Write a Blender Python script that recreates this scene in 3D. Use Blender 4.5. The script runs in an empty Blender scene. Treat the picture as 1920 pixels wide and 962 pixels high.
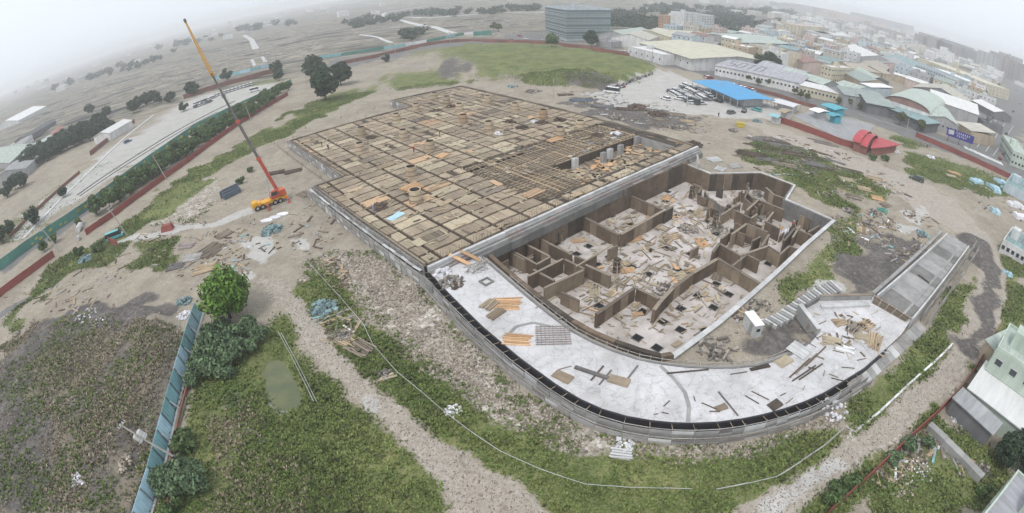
import bpy, bmesh, math, random
import numpy as np
from mathutils import Vector, Matrix

S = bpy.context.scene
COL = S.collection
R = random.Random(7)
NR = np.random.RandomState(11)

# ------------------------------------------------------------------ camera
PITCH, ROLL, FPX, HC = 0.53755, -0.03618, 958.15, 44.0
cam = bpy.data.cameras.new('camera')
cam.type = 'PANO'
cam.panorama_type = 'FISHEYE_LENS_POLYNOMIAL'
cam.fisheye_fov = math.pi
cam.sensor_width = 36.0
cam.sensor_fit = 'HORIZONTAL'
cam.fisheye_polynomial_k0 = 0.0
cam.fisheye_polynomial_k1 = -(1920 / 36.0) / FPX
cam.fisheye_polynomial_k2 = cam.fisheye_polynomial_k3 = cam.fisheye_polynomial_k4 = 0.0
cam.clip_start, cam.clip_end = 0.1, 20000.0
camo = bpy.data.objects.new('camera', cam)
COL.objects.link(camo)
camo.matrix_world = Matrix.Translation((0, 0, HC)) @ Matrix.Rotation(math.pi / 2 - PITCH, 4, 'X') @ Matrix.Rotation(ROLL, 4, 'Z')
S.camera = camo

# ------------------------------------------------------------------ sky, sun, exposure
SUN_EL, SUN_ROT = math.radians(58), math.radians(215)
world = bpy.data.worlds.new('World')
S.world = world
world.use_nodes = True
wn = world.node_tree
sky = wn.nodes.new('ShaderNodeTexSky')
sky.sky_type = 'NISHITA'
sky.sun_disc = False
sky.sun_elevation, sky.sun_rotation = SUN_EL, SUN_ROT
sky.dust_density = 4.0
hs = wn.nodes.new('ShaderNodeHueSaturation')
hs.inputs['Saturation'].default_value = 0.22
wmix = wn.nodes.new('ShaderNodeMix')
wmix.data_type = 'RGBA'
wmix.inputs[0].default_value = 0.75
wmix.inputs[7].default_value = (9.0, 9.6, 10.4, 1)      # an even overcast layer under the blue
wn.links.new(sky.outputs[0], hs.inputs['Color'])
wn.links.new(hs.outputs[0], wmix.inputs[6])
bg = wn.nodes['Background']
wn.links.new(wmix.outputs[2], bg.inputs['Color'])
bg.inputs['Strength'].default_value = 0.108
sun = bpy.data.lights.new('sun', 'SUN')
sun.energy = 1.5
sun.angle = math.radians(12)
sun.color = (1.0, 0.97, 0.92)
suno = bpy.data.objects.new('sun', sun)
COL.objects.link(suno)
suno.rotation_euler = (math.pi / 2 - SUN_EL, 0, math.pi - SUN_ROT)
S.view_settings.view_transform = 'Standard'
S.view_settings.look = 'None'
S.view_settings.exposure = 0.2
S.view_settings.gamma = 1.0
S.render.engine = 'CYCLES'
S.cycles.max_bounces = 6
S.cycles.diffuse_bounces = 2
S.cycles.glossy_bounces = 2
S.cycles.transmission_bounces = 4
S.cycles.volume_bounces = 3
S.cycles.use_adaptive_sampling = True
S.cycles.adaptive_threshold = 0.02
S.cycles.use_denoising = True
HAZE_DENSITY = 0.00044

# ------------------------------------------------------------------ photo point -> place on a level z
cp, sp, cr, sr = math.cos(PITCH), math.sin(PITCH), math.cos(ROLL), math.sin(ROLL)
def G(px, py, z=0.0):
    x, y = px - 960.0, 481.0 - py
    x, y = cr * x - sr * y, sr * x + cr * y
    th = math.hypot(x, y) / FPX
    ps = math.atan2(x, y)
    a, b, c = math.sin(th) * math.sin(ps), math.sin(th) * math.cos(ps), math.cos(th)
    d = (a, c * cp + b * sp, -c * sp + b * cp)
    t = (HC - z) / max(1e-4, -d[2])
    t = min(t, 9000.0)
    return Vector((d[0] * t, d[1] * t, z))
def GP(pts, z=0.0):
    return [G(p[0], p[1], z) for p in pts]
def lerp(a, b, t): return a + (b - a) * t

# ------------------------------------------------------------------ value noise for terrain
def vnoise(x, y, s, seed=0):
    x, y = np.asarray(x) / s, np.asarray(y) / s
    xi, yi = np.floor(x).astype(np.int64), np.floor(y).astype(np.int64)
    fx, fy = x - xi, y - yi
    fx, fy = fx * fx * (3 - 2 * fx), fy * fy * (3 - 2 * fy)
    def h(a, b):
        n = (a * 374761393 + b * 668265263 + seed * 2147483647) & 0xffffffff
        n = ((n ^ (n >> 13)) * 1274126177) & 0xffffffff
        return ((n ^ (n >> 16)) & 0xffff) / 65535.0
    return (h(xi, yi) * (1 - fx) + h(xi + 1, yi) * fx) * (1 - fy) + (h(xi, yi + 1) * (1 - fx) + h(xi + 1, yi + 1) * fx) * fy
def inpoly(x, y, poly):
    r = np.zeros(x.shape, bool)
    n = len(poly)
    for i in range(n):
        x1, y1 = poly[i][0], poly[i][1]
        x2, y2 = poly[(i + 1) % n][0], poly[(i + 1) % n][1]
        c = ((y1 > y) != (y2 > y)) & (x < (x2 - x1) * (y - y1) / (y2 - y1 + 1e-12) + x1)
        r ^= c
    return r

# ------------------------------------------------------------------ materials
MATS = {}
def nd(nt, t, **k):
    n = nt.nodes.new(t)
    for a, b in k.items(): setattr(n, a, b)
    return n
def mat(name, c1, c2=None, scale=3.0, rough=0.85, vary=0.12, bump=0.0, metal=0.0, island=False, detail=5.0, spec=0.3, c3=None, stretch=None, space='Object'):
    """two-tone noisy surface; brightness also varies a little from one object (or loose piece) to the next"""
    if name in MATS: return MATS[name]
    m = bpy.data.materials.new(name)
    m.use_nodes = True
    nt = m.node_tree
    b = nt.nodes['Principled BSDF']
    b.inputs['Roughness'].default_value = rough
    b.inputs['Metallic'].default_value = metal
    b.inputs['Specular IOR Level'].default_value = spec
    c2 = c2 or tuple(v * 0.75 for v in c1)
    tc = nd(nt, 'ShaderNodeTexCoord')
    if space == 'World':
        tc = nd(nt, 'ShaderNodeNewGeometry'); src = tc.outputs['Position']
    else:
        src = tc.outputs[space]
    if stretch:
        mp = nd(nt, 'ShaderNodeMapping'); mp.inputs['Scale'].default_value = stretch
        nt.links.new(src, mp.inputs[0]); src = mp.outputs[0]
    no = nd(nt, 'ShaderNodeTexNoise')
    no.inputs['Scale'].default_value = scale
    no.inputs['Detail'].default_value = detail
    no.inputs['Roughness'].default_value = 0.65
    nt.links.new(src, no.inputs['Vector'])
    rp = nd(nt, 'ShaderNodeValToRGB')
    e = rp.color_ramp.elements
    e[0].position, e[1].position = 0.34, 0.66
    e[0].color, e[1].color = (*c2, 1), (*c1, 1)
    if c3:
        k = e.new(0.78); k.color = (*c3, 1)
    nt.links.new(no.outputs['Fac'], rp.inputs[0])
    if island:
        g = nd(nt, 'ShaderNodeNewGeometry'); rnd = g.outputs['Random Per Island']
    else:
        g = nd(nt, 'ShaderNodeObjectInfo'); rnd = g.outputs['Random']
    mr = nd(nt, 'ShaderNodeMapRange')
    mr.inputs['To Min'].default_value, mr.inputs['To Max'].default_value = 1 - vary, 1 + vary
    nt.links.new(rnd, mr.inputs['Value'])
    mu = nd(nt, 'ShaderNodeVectorMath', operation='SCALE')
    nt.links.new(rp.outputs[0], mu.inputs[0]); nt.links.new(mr.outputs[0], mu.inputs['Scale'])
    nt.links.new(mu.outputs[0], b.inputs['Base Color'])
    if bump:
        bp = nd(nt, 'ShaderNodeBump'); bp.inputs['Strength'].default_value = bump; bp.inputs['Distance'].default_value = 0.05
        nt.links.new(no.outputs['Fac'], bp.inputs['Height']); nt.links.new(bp.outputs[0], b.inputs['Normal'])
    MATS[name] = m
    return m

M = lambda n: MATS[n]
mat('plywood', (.345, .28, .203), (.235, .188, .137), .9, vary=.22, stretch=(1, .25, 1))
mat('plywood_pale', (.42, .355, .255), (.33, .28, .20), 1.5, vary=.2)
mat('plywood_orange', (.47, .325, .205), (.38, .26, .165), 2, vary=.2)
mat('timber', (.42, .33, .22), (.29, .22, .15), 3, vary=.35, stretch=(.3, 2, 2))
mat('timber_old', (.24, .20, .155), (.15, .125, .10), 3, vary=.35, stretch=(.3, 2, 2))
mat('timber_orange', (.56, .36, .20), (.45, .27, .15), 3, vary=.25)
mat('form_dark', (.085, .068, .052), (.05, .04, .032), .6, vary=.2)
mat('form_brown', (.17, .125, .088), (.105, .078, .056), .5, vary=.3, bump=.2)
mat('form_tan', (.27, .212, .152), (.19, .148, .108), .6, vary=.25)
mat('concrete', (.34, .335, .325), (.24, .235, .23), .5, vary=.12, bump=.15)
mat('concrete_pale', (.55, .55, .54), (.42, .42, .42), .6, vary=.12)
mat('concrete_slab', (.60, .59, .60), (.47, .46, .465), .22, vary=.0, detail=12, c3=(.68, .67, .68), bump=.3)
mat('concrete_floor', (.56, .52, .50), (.31, .27, .24), .22, vary=.0, detail=9, bump=.25)
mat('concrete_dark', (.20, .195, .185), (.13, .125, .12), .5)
mat('bitumen', (.030, .029, .034), (.018, .018, .022), .8, rough=.55)
mat('scaffold_steel', (.42, .41, .40), (.25, .23, .21), 4, rough=.6, vary=.2)
mat('scaffold_board', (.33, .315, .30), (.215, .20, .19), 1.2, vary=.3, stretch=(.3, 1, 1))
mat('steel_pink', (.34, .29, .28), (.24, .20, .19), 1.2, vary=.2)
mat('rebar', (.12, .085, .065), (.07, .05, .04), 5, vary=.25)
mat('hole', (.012, .011, .010), (.008, .008, .008), 1)  # near-black, paints in the shade inside the footing holes
mat('cyl_form', (.50, .41, .29), (.41, .33, .235), 1.2, vary=.22)
mat('red_wall', (.27, .075, .06), (.19, .06, .05), .4, vary=.1)
mat('red_wall_dim', (.25, .11, .085), (.17, .08, .065), .3, vary=.1)
mat('hoard_green', (.10, .27, .215), (.07, .20, .17), .3, vary=.12)
mat('hoard_teal', (.25, .46, .49), (.18, .37, .41), .5, vary=.16, spec=.5, rough=.5)
mat('hoard_yellow', (.55, .44, .07), (.45, .35, .06), 2)
mat('white_paint', (.76, .76, .76), (.64, .64, .64), .5, rough=.6)
mat('white_tarp', (.74, .73, .75), (.55, .55, .58), 1.2)
mat('blue_tarp', (.42, .60, .68), (.30, .46, .54), .9, c3=(.62, .74, .78))
mat('blue_roof', (.055, .32, .60), (.07, .24, .44), .6, rough=.55, vary=.05, stretch=(3, .3, 1), c3=(.12, .38, .62))
mat('cyan_metal', (.07, .38, .46), (.06, .28, .35), .6, rough=.5)
mat('red_roof', (.46, .075, .085), (.33, .06, .065), .5, rough=.6, vary=.05, stretch=(2, .4, 1))
mat('crane_orange', (.58, .13, .045), (.44, .10, .04), 1, rough=.45)
mat('crane_yellow', (.68, .36, .03), (.55, .28, .025), 1, rough=.45)
mat('crane_red', (.48, .09, .055), (.36, .075, .05), .8, rough=.5)
mat('crane_grey', (.17, .155, .15), (.11, .10, .10), .8, rough=.5)
mat('rubber', (.025, .025, .026), (.018, .018, .018), 3)
mat('rim', (.42, .42, .43), (.3, .3, .3), 3, rough=.4)
mat('glass_dark', (.035, .045, .05), (.025, .03, .035), 1, rough=.15, spec=.6, vary=.3)
mat('glass_teal', (.12, .165, .18), (.085, .125, .135), .2, rough=.15, spec=.6, vary=.18)
mat('spandrel_teal', (.235, .275, .285), (.19, .23, .24), .3, rough=.4, vary=.06)
mat('bark', (.10, .08, .06), (.06, .05, .04), 6)
mat('pole_concrete', (.40, .38, .35), (.30, .285, .265), 2)
mat('soil_dark', (.075, .068, .064), (.05, .045, .043), .6)
mat('grass_path', (.20, .20, .15), (.15, .15, .11), 1)
mat('asphalt_patch', (.10, .10, .11), (.075, .075, .082), .4)
mat('bag_teal', (.20, .29, .30), (.12, .17, .18), 1.5, island=True, vary=.45)
mat('bag_white', (.66, .65, .68), (.5, .5, .53), 1.5, island=True, vary=.25)
mat('junk_mix', (.26, .23, .20), (.12, .11, .10), 1.2, island=True, vary=.6)
mat('blue_grey_sheet', (.13, .16, .20), (.09, .115, .15), 1.0, vary=.2)
mat('cloth_red', (.55, .05, .05), (.4, .04, .04), 5)
mat('cloth_dark', (.04, .045, .06), (.03, .03, .04), 5)
mat('cloth_blue', (.30, .34, .48), (.2, .24, .36), 5)
mat('skin', (.40, .26, .19), (.34, .22, .16), 5)
mat('hat_white', (.75, .75, .72), (.6, .6, .6), 5)
mat('hat_yellow', (.70, .50, .05), (.6, .4, .05), 5)
mat('pond_water', (.13, .145, .06), (.085, .105, .05), .4, c3=(.19, .20, .14), rough=.12, spec=.5)
mat('billboard_blue', (.035, .03, .22), (.03, .025, .18), .5, rough=.5)
mat('road_paint', (.70, .70, .68), (.5, .5, .5), 3)
mat('stone', (.37, .32, .265), (.25, .215, .175), 2, island=True, vary=.5)
WALLC = {'white': (.66, .66, .65), 'cream': (.60, .55, .42), 'grey': (.38, .38, .38), 'pink': (.56, .45, .41), 'tan': (.46, .37, .27), 'beige': (.54, .51, .45),
         'pale green': (.50, .58, .50), 'brown': (.33, .29, .285), 'orange brown': (.46, .30, .19), 'pale blue': (.48, .56, .60), 'dark grey': (.17, .17, .175)}
ROOFC = {'white': (.70, .70, .68), 'pale yellow': (.62, .58, .40), 'pale green': (.44, .54, .46), 'green': (.20, .38, .32), 'grey': (.34, .35, .36), 'lilac grey': (.42, .42, .47),
         'teal': (.22, .40, .41), 'tan': (.46, .39, .29), 'rust red': (.36, .17, .13), 'dark grey': (.13, .135, .14), 'grey green': (.33, .41, .38), 'cream': (.58, .54, .43), 'red': (.42, .12, .10), 'pink': (.55, .42, .40)}
for k, c in WALLC.items(): mat('wall ' + k, c, tuple(v * .68 for v in c), .45, vary=.08, stretch=(1, 1, .3), detail=8)
for k, c in ROOFC.items():
    c = tuple(.62 * v + .38 * (sum(c) / 3) for v in c); mat('roof ' + k, c, tuple(v * (.82 if k == 'white' else .62) for v in c), .5, vary=.10, rough=.75, stretch=(2.2, .35, 1), detail=8)
def leafmat(name, a, b):
    return mat(name, a, b, .55, vary=.45, island=True, rough=.7, detail=3, spec=.25, space='World')
leafmat('leaf_bright', (.12, .215, .03), (.055, .115, .018))
leafmat('leaf_mid', (.095, .145, .05), (.05, .082, .028))
leafmat('leaf_dark', (.042, .072, .036), (.024, .042, .024))
leafmat('leaf_bluish', (.12, .175, .085), (.07, .112, .06))
leafmat('leaf_olive', (.125, .135, .055), (.07, .082, .035))
mat('grass_blade', (.195, .232, .078), (.095, .145, .036), .10, vary=.4, island=True, rough=.7, detail=7, spec=.25, space='World')
leafmat('reed_blade', (.33, .275, .205), (.23, .195, .14))

def slab_wrinkles():
    nt = MATS['concrete_slab'].node_tree; b = nt.nodes['Principled BSDF']; src = b.inputs['Base Color'].links[0].from_socket
    g = nd(nt, 'ShaderNodeNewGeometry'); n = nd(nt, 'ShaderNodeTexNoise'); n.inputs['Scale'].default_value = .9; n.inputs['Detail'].default_value = 4
    nt.links.new(g.outputs['Position'], n.inputs['Vector'])
    ad = nd(nt, 'ShaderNodeVectorMath', operation='MULTIPLY_ADD'); ad.inputs[1].default_value = (2.4, 2.4, 2.4); nt.links.new(n.outputs['Color'], ad.inputs[0]); nt.links.new(g.outputs['Position'], ad.inputs[2])
    v = nd(nt, 'ShaderNodeTexVoronoi', feature='DISTANCE_TO_EDGE'); v.inputs['Scale'].default_value = .55; nt.links.new(ad.outputs[0], v.inputs['Vector'])
    r = nd(nt, 'ShaderNodeValToRGB'); r.color_ramp.elements[0].color = (.72, .715, .72, 1); r.color_ramp.elements[1].position = .045; nt.links.new(v.outputs['Distance'], r.inputs[0])
    n2 = nd(nt, 'ShaderNodeTexNoise'); n2.inputs['Scale'].default_value = .16; n2.inputs['Detail'].default_value = 8; n2.inputs['Roughness'].default_value = .7; nt.links.new(g.outputs['Position'], n2.inputs['Vector'])
    r2 = nd(nt, 'ShaderNodeValToRGB'); r2.color_ramp.elements[0].position = .36; r2.color_ramp.elements[0].color = (.78, .77, .75, 1); r2.color_ramp.elements[1].position = .56; nt.links.new(n2.outputs['Fac'], r2.inputs[0])
    prev = src
    for k in (r, r2):
        m = nd(nt, 'ShaderNodeMix', data_type='RGBA', blend_type='MULTIPLY'); m.inputs[0].default_value = 1.0; nt.links.new(prev, m.inputs[6]); nt.links.new(k.outputs[0], m.inputs[7]); prev = m.outputs[2]
    nt.links.new(prev, b.inputs['Base Color'])
slab_wrinkles()
# ------------------------------------------------------------------ mesh collector and object helpers
class MB:
    def __init__(s): s.v = []; s.f = []; s.m = []
    def quad(s, a, b, c, d, mi=0):
        n = len(s.v); s.v += [tuple(a), tuple(b), tuple(c), tuple(d)]; s.f.append((n, n + 1, n + 2, n + 3)); s.m.append(mi)
    def face(s, pts, mi=0):
        n = len(s.v); s.v += [tuple(p) for p in pts]; s.f.append(tuple(range(n, n + len(pts)))); s.m.append(mi)
    def hexa(s, p, mi=0):                       # p: four bottom points (ccw), four top points
        n = len(s.v); s.v += [tuple(q) for q in p]
        for f in ((3, 2, 1, 0), (4, 5, 6, 7), (0, 1, 5, 4), (1, 2, 6, 5), (2, 3, 7, 6), (3, 0, 4, 7)):
            s.f.append(tuple(n + i for i in f)); s.m.append(mi)
    def box(s, c, d, rz=0.0, mi=0, tilt=None):  # centre, full size, turn about z
        hx, hy, hz = d[0] / 2, d[1] / 2, d[2] / 2
        Mx = Matrix.Rotation(rz, 3, 'Z')
        if tilt: Mx = Mx @ Matrix.Rotation(tilt[0], 3, 'X') @ Matrix.Rotation(tilt[1], 3, 'Y')
        c = Vector(c)
        s.hexa([c + Mx @ Vector(q) for q in ((-hx, -hy, -hz), (hx, -hy, -hz), (hx, hy, -hz), (-hx, hy, -hz), (-hx, -hy, hz), (hx, -hy, hz), (hx, hy, hz), (-hx, hy, hz))], mi)
    def bar(s, a, b, w, h, mi=0, up=(0, 0, 1)):  # beam from a to b, w sideways, h along up
        a, b = Vector(a), Vector(b); t = b - a
        if t.length < 1e-6: return
        t.normalize(); u = Vector(up)
        sd = t.cross(u)
        if sd.length < 1e-4: sd = t.cross(Vector((1, 0, 0)))
        sd.normalize(); u = sd.cross(t)
        sd *= w / 2; u = u * (h / 2)
        s.hexa([a - sd - u, a + sd - u, b + sd - u, b - sd - u, a - sd + u, a + sd + u, b + sd + u, b - sd + u], mi)
    def tube(s, a, b, r, n=6, mi=0, r2=None, cap=True):
        a, b = Vector(a), Vector(b); t = (b - a); r2 = r if r2 is None else r2
        if t.length < 1e-6: return
        t.normalize(); x = t.orthogonal().normalized(); y = t.cross(x)
        k = len(s.v)
        for q, rr in ((a, r), (b, r2)):
            for i in range(n):
                an = 2 * math.pi * i / n
                s.v.append(tuple(q + (x * math.cos(an) + y * math.sin(an)) * rr))
        for i in range(n):
            j = (i + 1) % n
            s.f.append((k + i, k + j, k + n + j, k + n + i)); s.m.append(mi)
        if cap:
            s.f.append(tuple(k + n + i for i in range(n))); s.m.append(mi)
            s.f.append(tuple(k + n - 1 - i for i in range(n))); s.m.append(mi)
    def prism(s, pts, z0, z1, mi=0, side=None, bottom=False):  # polygon pulled up from z0 to z1
        P_ = [Vector((p[0], p[1], 0)) for p in pts]
        if sum(P_[i].x * P_[(i + 1) % len(P_)].y - P_[(i + 1) % len(P_)].x * P_[i].y for i in range(len(P_))) < 0: P_.reverse()
        side = mi if side is None else side
        s.face([(p.x, p.y, z1) for p in P_], mi)
        if bottom: s.face([(p.x, p.y, z0) for p in reversed(P_)], mi)
        for i in range(len(P_)):
            a, b = P_[i], P_[(i + 1) % len(P_)]
            s.quad((a.x, a.y, z0), (b.x, b.y, z0), (b.x, b.y, z1), (a.x, a.y, z1), side)
    def data(s, name, mats, loc=None):
        me = bpy.data.meshes.new(name)
        v = s.v if loc is None else [(a - loc[0], b - loc[1], c - loc[2]) for a, b, c in s.v]
        me.from_pydata(v, [], s.f)
        for m in (mats if isinstance(mats, (list, tuple)) else [mats]): me.materials.append(MATS[m] if isinstance(m, str) else m)
        if any(s.m): me.polygons.foreach_set('material_index', s.m)
        me.update()
        return me
    def build(s, name, mats, parent=None, loc=None):
        if loc is None and parent is not None: loc = parent.location
        o = bpy.data.objects.new(name, s.data(name, mats, loc))
        COL.objects.link(o)
        if parent is not None: o.parent = parent
        elif loc is not None: o.location = loc
        return o
def put(name, me, parent=None, loc=(0, 0, 0), rz=0.0, sc=None, rot=None):
    o = bpy.data.objects.new(name, me); COL.objects.link(o)
    o.parent = parent; o.location = loc; o.rotation_euler = rot or (0, 0, rz)
    if sc is not None: o.scale = sc if not isinstance(sc, (int, float)) else (sc, sc, sc)
    return o
def tag(o, label, cat, group=None):
    o['label'] = label; o['category'] = cat; o['kind'] = 'thing'
    if group: o['group'] = group
    return o
def thing(name, label, cat, loc=(0, 0, 0), rz=0.0, group=None):
    o = bpy.data.objects.new(name, None); COL.objects.link(o)
    o.empty_display_size = .2
    o.location = loc; o.rotation_euler = (0, 0, rz)
    return tag(o, label, cat, group)
def kind(o, k): o['kind'] = k; return o
def clone(root, loc, rz=0.0, label=None, sc=None, group=None):
    r = root.copy(); COL.objects.link(r); r.location = loc; r.rotation_euler = (0, 0, rz)
    if label: r['label'] = label
    if group: r['group'] = group
    if sc is not None: r.scale = sc if not isinstance(sc, (int, float)) else (sc, sc, sc)
    for ch in list(root.children):
        c = ch.copy(); COL.objects.link(c); c.parent = r
        for g in list(ch.children):
            d = g.copy(); COL.objects.link(d); d.parent = c
    return r
def npmesh(name, verts, faces_tri_or_quad, mats, mi=None):
    """fast mesh from numpy arrays; faces all with the same number of corners"""
    me = bpy.data.meshes.new(name)
    nv, nf, k = len(verts), len(faces_tri_or_quad), faces_tri_or_quad.shape[1]
    me.vertices.add(nv); me.loops.add(nf * k); me.polygons.add(nf)
    me.vertices.foreach_set('co', np.asarray(verts, np.float32).ravel())
    me.loops.foreach_set('vertex_index', np.asarray(faces_tri_or_quad, np.int32).ravel())
    me.polygons.foreach_set('loop_start', np.arange(0, nf * k, k, dtype=np.int32))
    for m in mats: me.materials.append(MATS[m])
    if mi is not None: me.polygons.foreach_set('material_index', np.asarray(mi, np.int32))
    me.update(calc_edges=True)
    return me

# ------------------------------------------------------------------ plan of the site (photo points, turned into places on the ground)
DZ, SZ, PZ = 2.5, 1.5, -4.0                    # heights of the formwork deck, the white slab and the pit floor
A0 = G(800, 500, DZ); B0 = G(1306.4, 274.6, DZ)
U = (B0 - A0).normalized(); V = Vector((-U.y, U.x, 0))
UANG = math.atan2(U.y, U.x)
def D(u, v, z=DZ):
    u = u + (0.00026 * v * v if v > 0 else 0)
    q = A0 + U * u + V * v
    return Vector((q.x, q.y, z))
DECK = [(0, 0), (0, 48), (7.6, 48), (7.6, 93), (52.5, 93), (53.5, 109), (84.2, 106), (84, 0)]
SLAB_OUT = [(805, 510), (845, 553), (905, 612), (975, 671), (1045, 722), (1088, 748), (1130, 767), (1175, 780), (1220, 788), (1260, 792), (1300, 793), (1345, 791), (1390, 785),
            (1430, 777), (1470, 766), (1510, 752), (1545, 736), (1585, 712), (1620, 690), (1660, 655), (1690, 627), (1708, 600)]
SLAB_IN = [(900, 482), (945, 521), (990, 560), (1030, 592), (1070, 622), (1110, 643), (1150, 660), (1195, 675), (1240, 684), (1290, 690), (1340, 692), (1380, 691), (1420, 687), (1460, 676), (1490, 663), (1520, 643), (1535, 625), (1510, 578), (1535, 562), (1637, 557)]
slab_out = GP(SLAB_OUT, SZ); slab_in = GP(SLAB_IN, SZ)
PIT = [(905, 478)] + [(945, 515), (990, 553), (1030, 585), (1070, 613), (1110, 635), (1150, 652), (1195, 668), (1238, 680)] + [(1262, 676), (1355, 606), (1460, 513), (1511, 464), (1565, 417), (1474, 377), (1490, 350), (1426, 326), (1332, 328), (1287, 310)]
pit_w = GP(PIT, 0.0)

# ------------------------------------------------------------------ ground sheet with soft-edged covers
def axis(lo, hi, step, far):
    a = list(np.arange(lo, hi + 1e-6, step))
    s, x = step, hi
    while x < far: s = min(s * 1.13, 250); x += s; a.append(x)
    s, x = step, lo
    while x > -far: s = min(s * 1.13, 250); x -= s; a.insert(0, x)
    return np.array(a)
XS, YS = axis(-112, 135, .62, 6500), axis(14, 200, .62, 6500)
GX, GY = np.meshgrid(XS, YS)
def blur(a, n):
    for _ in range(n):
        p = np.pad(a, 1, mode='edge')
        a = (p[:-2, 1:-1] + p[2:, 1:-1] + p[1:-1, :-2] + p[1:-1, 2:] + 2 * a) / 6
    return a
def cover(polys, wob=1.2, n=2):
    r = np.zeros(GX.shape)
    for p in polys:
        w = GP(p)
        ds = np.sqrt(GX ** 2 + GY ** 2); k = wob * np.clip(ds / 60, .6, 6)
        wx = GX + (vnoise(GX, GY, 5, 3) - .5) * 2 * k + (vnoise(GX, GY, 1.7, 5) - .5) * k
        wy = GY + (vnoise(GX, GY, 5, 4) - .5) * 2 * k + (vnoise(GX, GY, 1.7, 6) - .5) * k
        r = np.maximum(r, inpoly(wx, wy, w).astype(float))
    return blur(r, n)
GRASS = [
 [(385, 700), (480, 640), (535, 605), (562, 650), (650, 742), (783, 865), (870, 980), (250, 1000), (330, 860), (345, 780)],
 [(600, 650), (680, 700), (720, 745), (800, 810), (880, 868), (990, 928), (1080, 975), (1330, 975), (1420, 935), (1500, 905), (1590, 845), (1590, 800), (1500, 820), (1400, 850), (1250, 875), (1080, 842), (960, 792), (880, 748), (800, 700), (740, 650), (690, 615), (640, 600)],
 [(1600, 745), (1660, 690), (1740, 610), (1800, 530), (1815, 500), (1822, 520), (1795, 620), (1750, 690), (1680, 755), (1630, 800), (1590, 790)],
 [(1560, 975), (1450, 975), (1640, 860), (1780, 730), (1850, 640), (1860, 650), (1745, 785), (1650, 870)],
 [(1580, 405), (1610, 400), (1630, 430), (1610, 470), (1560, 530), (1500, 570), (1420, 590), (1480, 530), (1540, 470)],
 [(1490, 335), (1540, 345), (1600, 385), (1575, 402), (1500, 372)],
 [(690, 100), (860, 80), (1000, 84), (1100, 94), (1245, 122), (1235, 138), (1190, 155), (1140, 167), (1050, 161), (960, 150), (900, 142), (880, 125), (830, 113)],
 [(1690, 290), (1750, 290), (1890, 340), (1905, 372), (1800, 345), (1700, 332)],
 [(1395, 262), (1520, 283), (1620, 328), (1670, 355), (1640, 375), (1550, 345), (1440, 320), (1400, 300)],
 [(0, 610), (60, 540), (110, 490), (200, 445), (330, 335), (420, 285), (520, 232), (590, 190), (640, 200), (560, 240), (440, 300), (340, 380), (255, 440), (215, 480), (120, 525), (40, 590)],
 [(250, 462), (330, 450), (350, 485), (300, 502), (258, 500)],
 [(575, 488), (620, 500), (640, 560), (680, 600), (600, 622), (565, 560)],
 [(1610, 975), (1660, 870), (1750, 780), (1850, 850), (1900, 900), (1840, 975)],
 [(1880, 470), (1930, 460), (1930, 620), (1870, 650), (1850, 600)],
 [(490, 600), (520, 590), (535, 640), (500, 650)],
 [(30, 620), (55, 575), (40, 560), (10, 610)],
 [(735, 170), (900, 150), (780, 130), (700, 140)],
 [(590, 180), (700, 165), (680, 180), (610, 215)],
 [(870, 640), (940, 700), (985, 740), (960, 700), (900, 640)],
 [(1660, 240), (1730, 262), (1740, 280), (1690, 275)],
 [(0, 480), (80, 420), (200, 330), (330, 250), (520, 160), (540, 140), (440, 165), (300, 240), (150, 330), (0, 430)],
]
REED = [[(0, 640), (120, 590), (300, 610), (355, 640), (335, 740), (262, 975), (-60, 1000)], [(385, 760), (470, 740), (560, 900), (600, 975), (390, 975)]]
DARK = [[(40, 640), (75, 590), (150, 575), (280, 560), (330, 590), (300, 620), (220, 625), (120, 665), (60, 690), (0, 690)], [(-20, 690), (60, 690), (100, 800), (130, 975), (-40, 975)],
 [(797, 140), (832, 110), (880, 122), (895, 150), (830, 148)], [(1585, 500), (1640, 440), (1722, 436), (1742, 470), (1660, 535), (1600, 545)], [(435, 760), (455, 740), (520, 880), (500, 900)],
 [(1050, 190), (1130, 180), (1230, 205), (1310, 230), (1230, 245), (1150, 225)], [(1390, 262), (1500, 260), (1600, 300), (1560, 320), (1440, 300)], [(1600, 540), (1560, 560), (1500, 560), (1560, 590), (1640, 560)],
 [(1390, 610), (1500, 600), (1530, 630), (1480, 660), (1400, 660)], [(1080, 145), (1180, 165), (1150, 175), (1060, 160)]]
RUBBLE = [[(590, 480), (640, 462), (710, 470), (790, 540), (880, 630), (960, 715), (1060, 785), (1200, 825), (1350, 833), (1450, 812), (1570, 770), (1570, 800), (1400, 848), (1250, 872), (1080, 842), (960, 792), (880, 748), (800, 700), (740, 650), (690, 600), (630, 530)],
 [(495, 520), (520, 570), (575, 645), (655, 735), (790, 860), (875, 975), (1060, 975), (985, 925), (875, 864), (795, 805), (715, 738), (645, 668), (590, 605), (555, 560), (540, 515)],
 [(1065, 990), (1200, 990), (1340, 975), (1420, 932), (1540, 868), (1640, 788), (1740, 708), (1790, 650), (1838, 640), (1790, 715), (1700, 800), (1600, 872), (1480, 975)],
 [(1150, 800), (1300, 830), (1350, 860), (1150, 850)], [(265, 400), (330, 340), (410, 330), (380, 420), (280, 430)], [(1590, 790), (1740, 800), (1850, 870), (1760, 900), (1640, 900)]]
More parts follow.
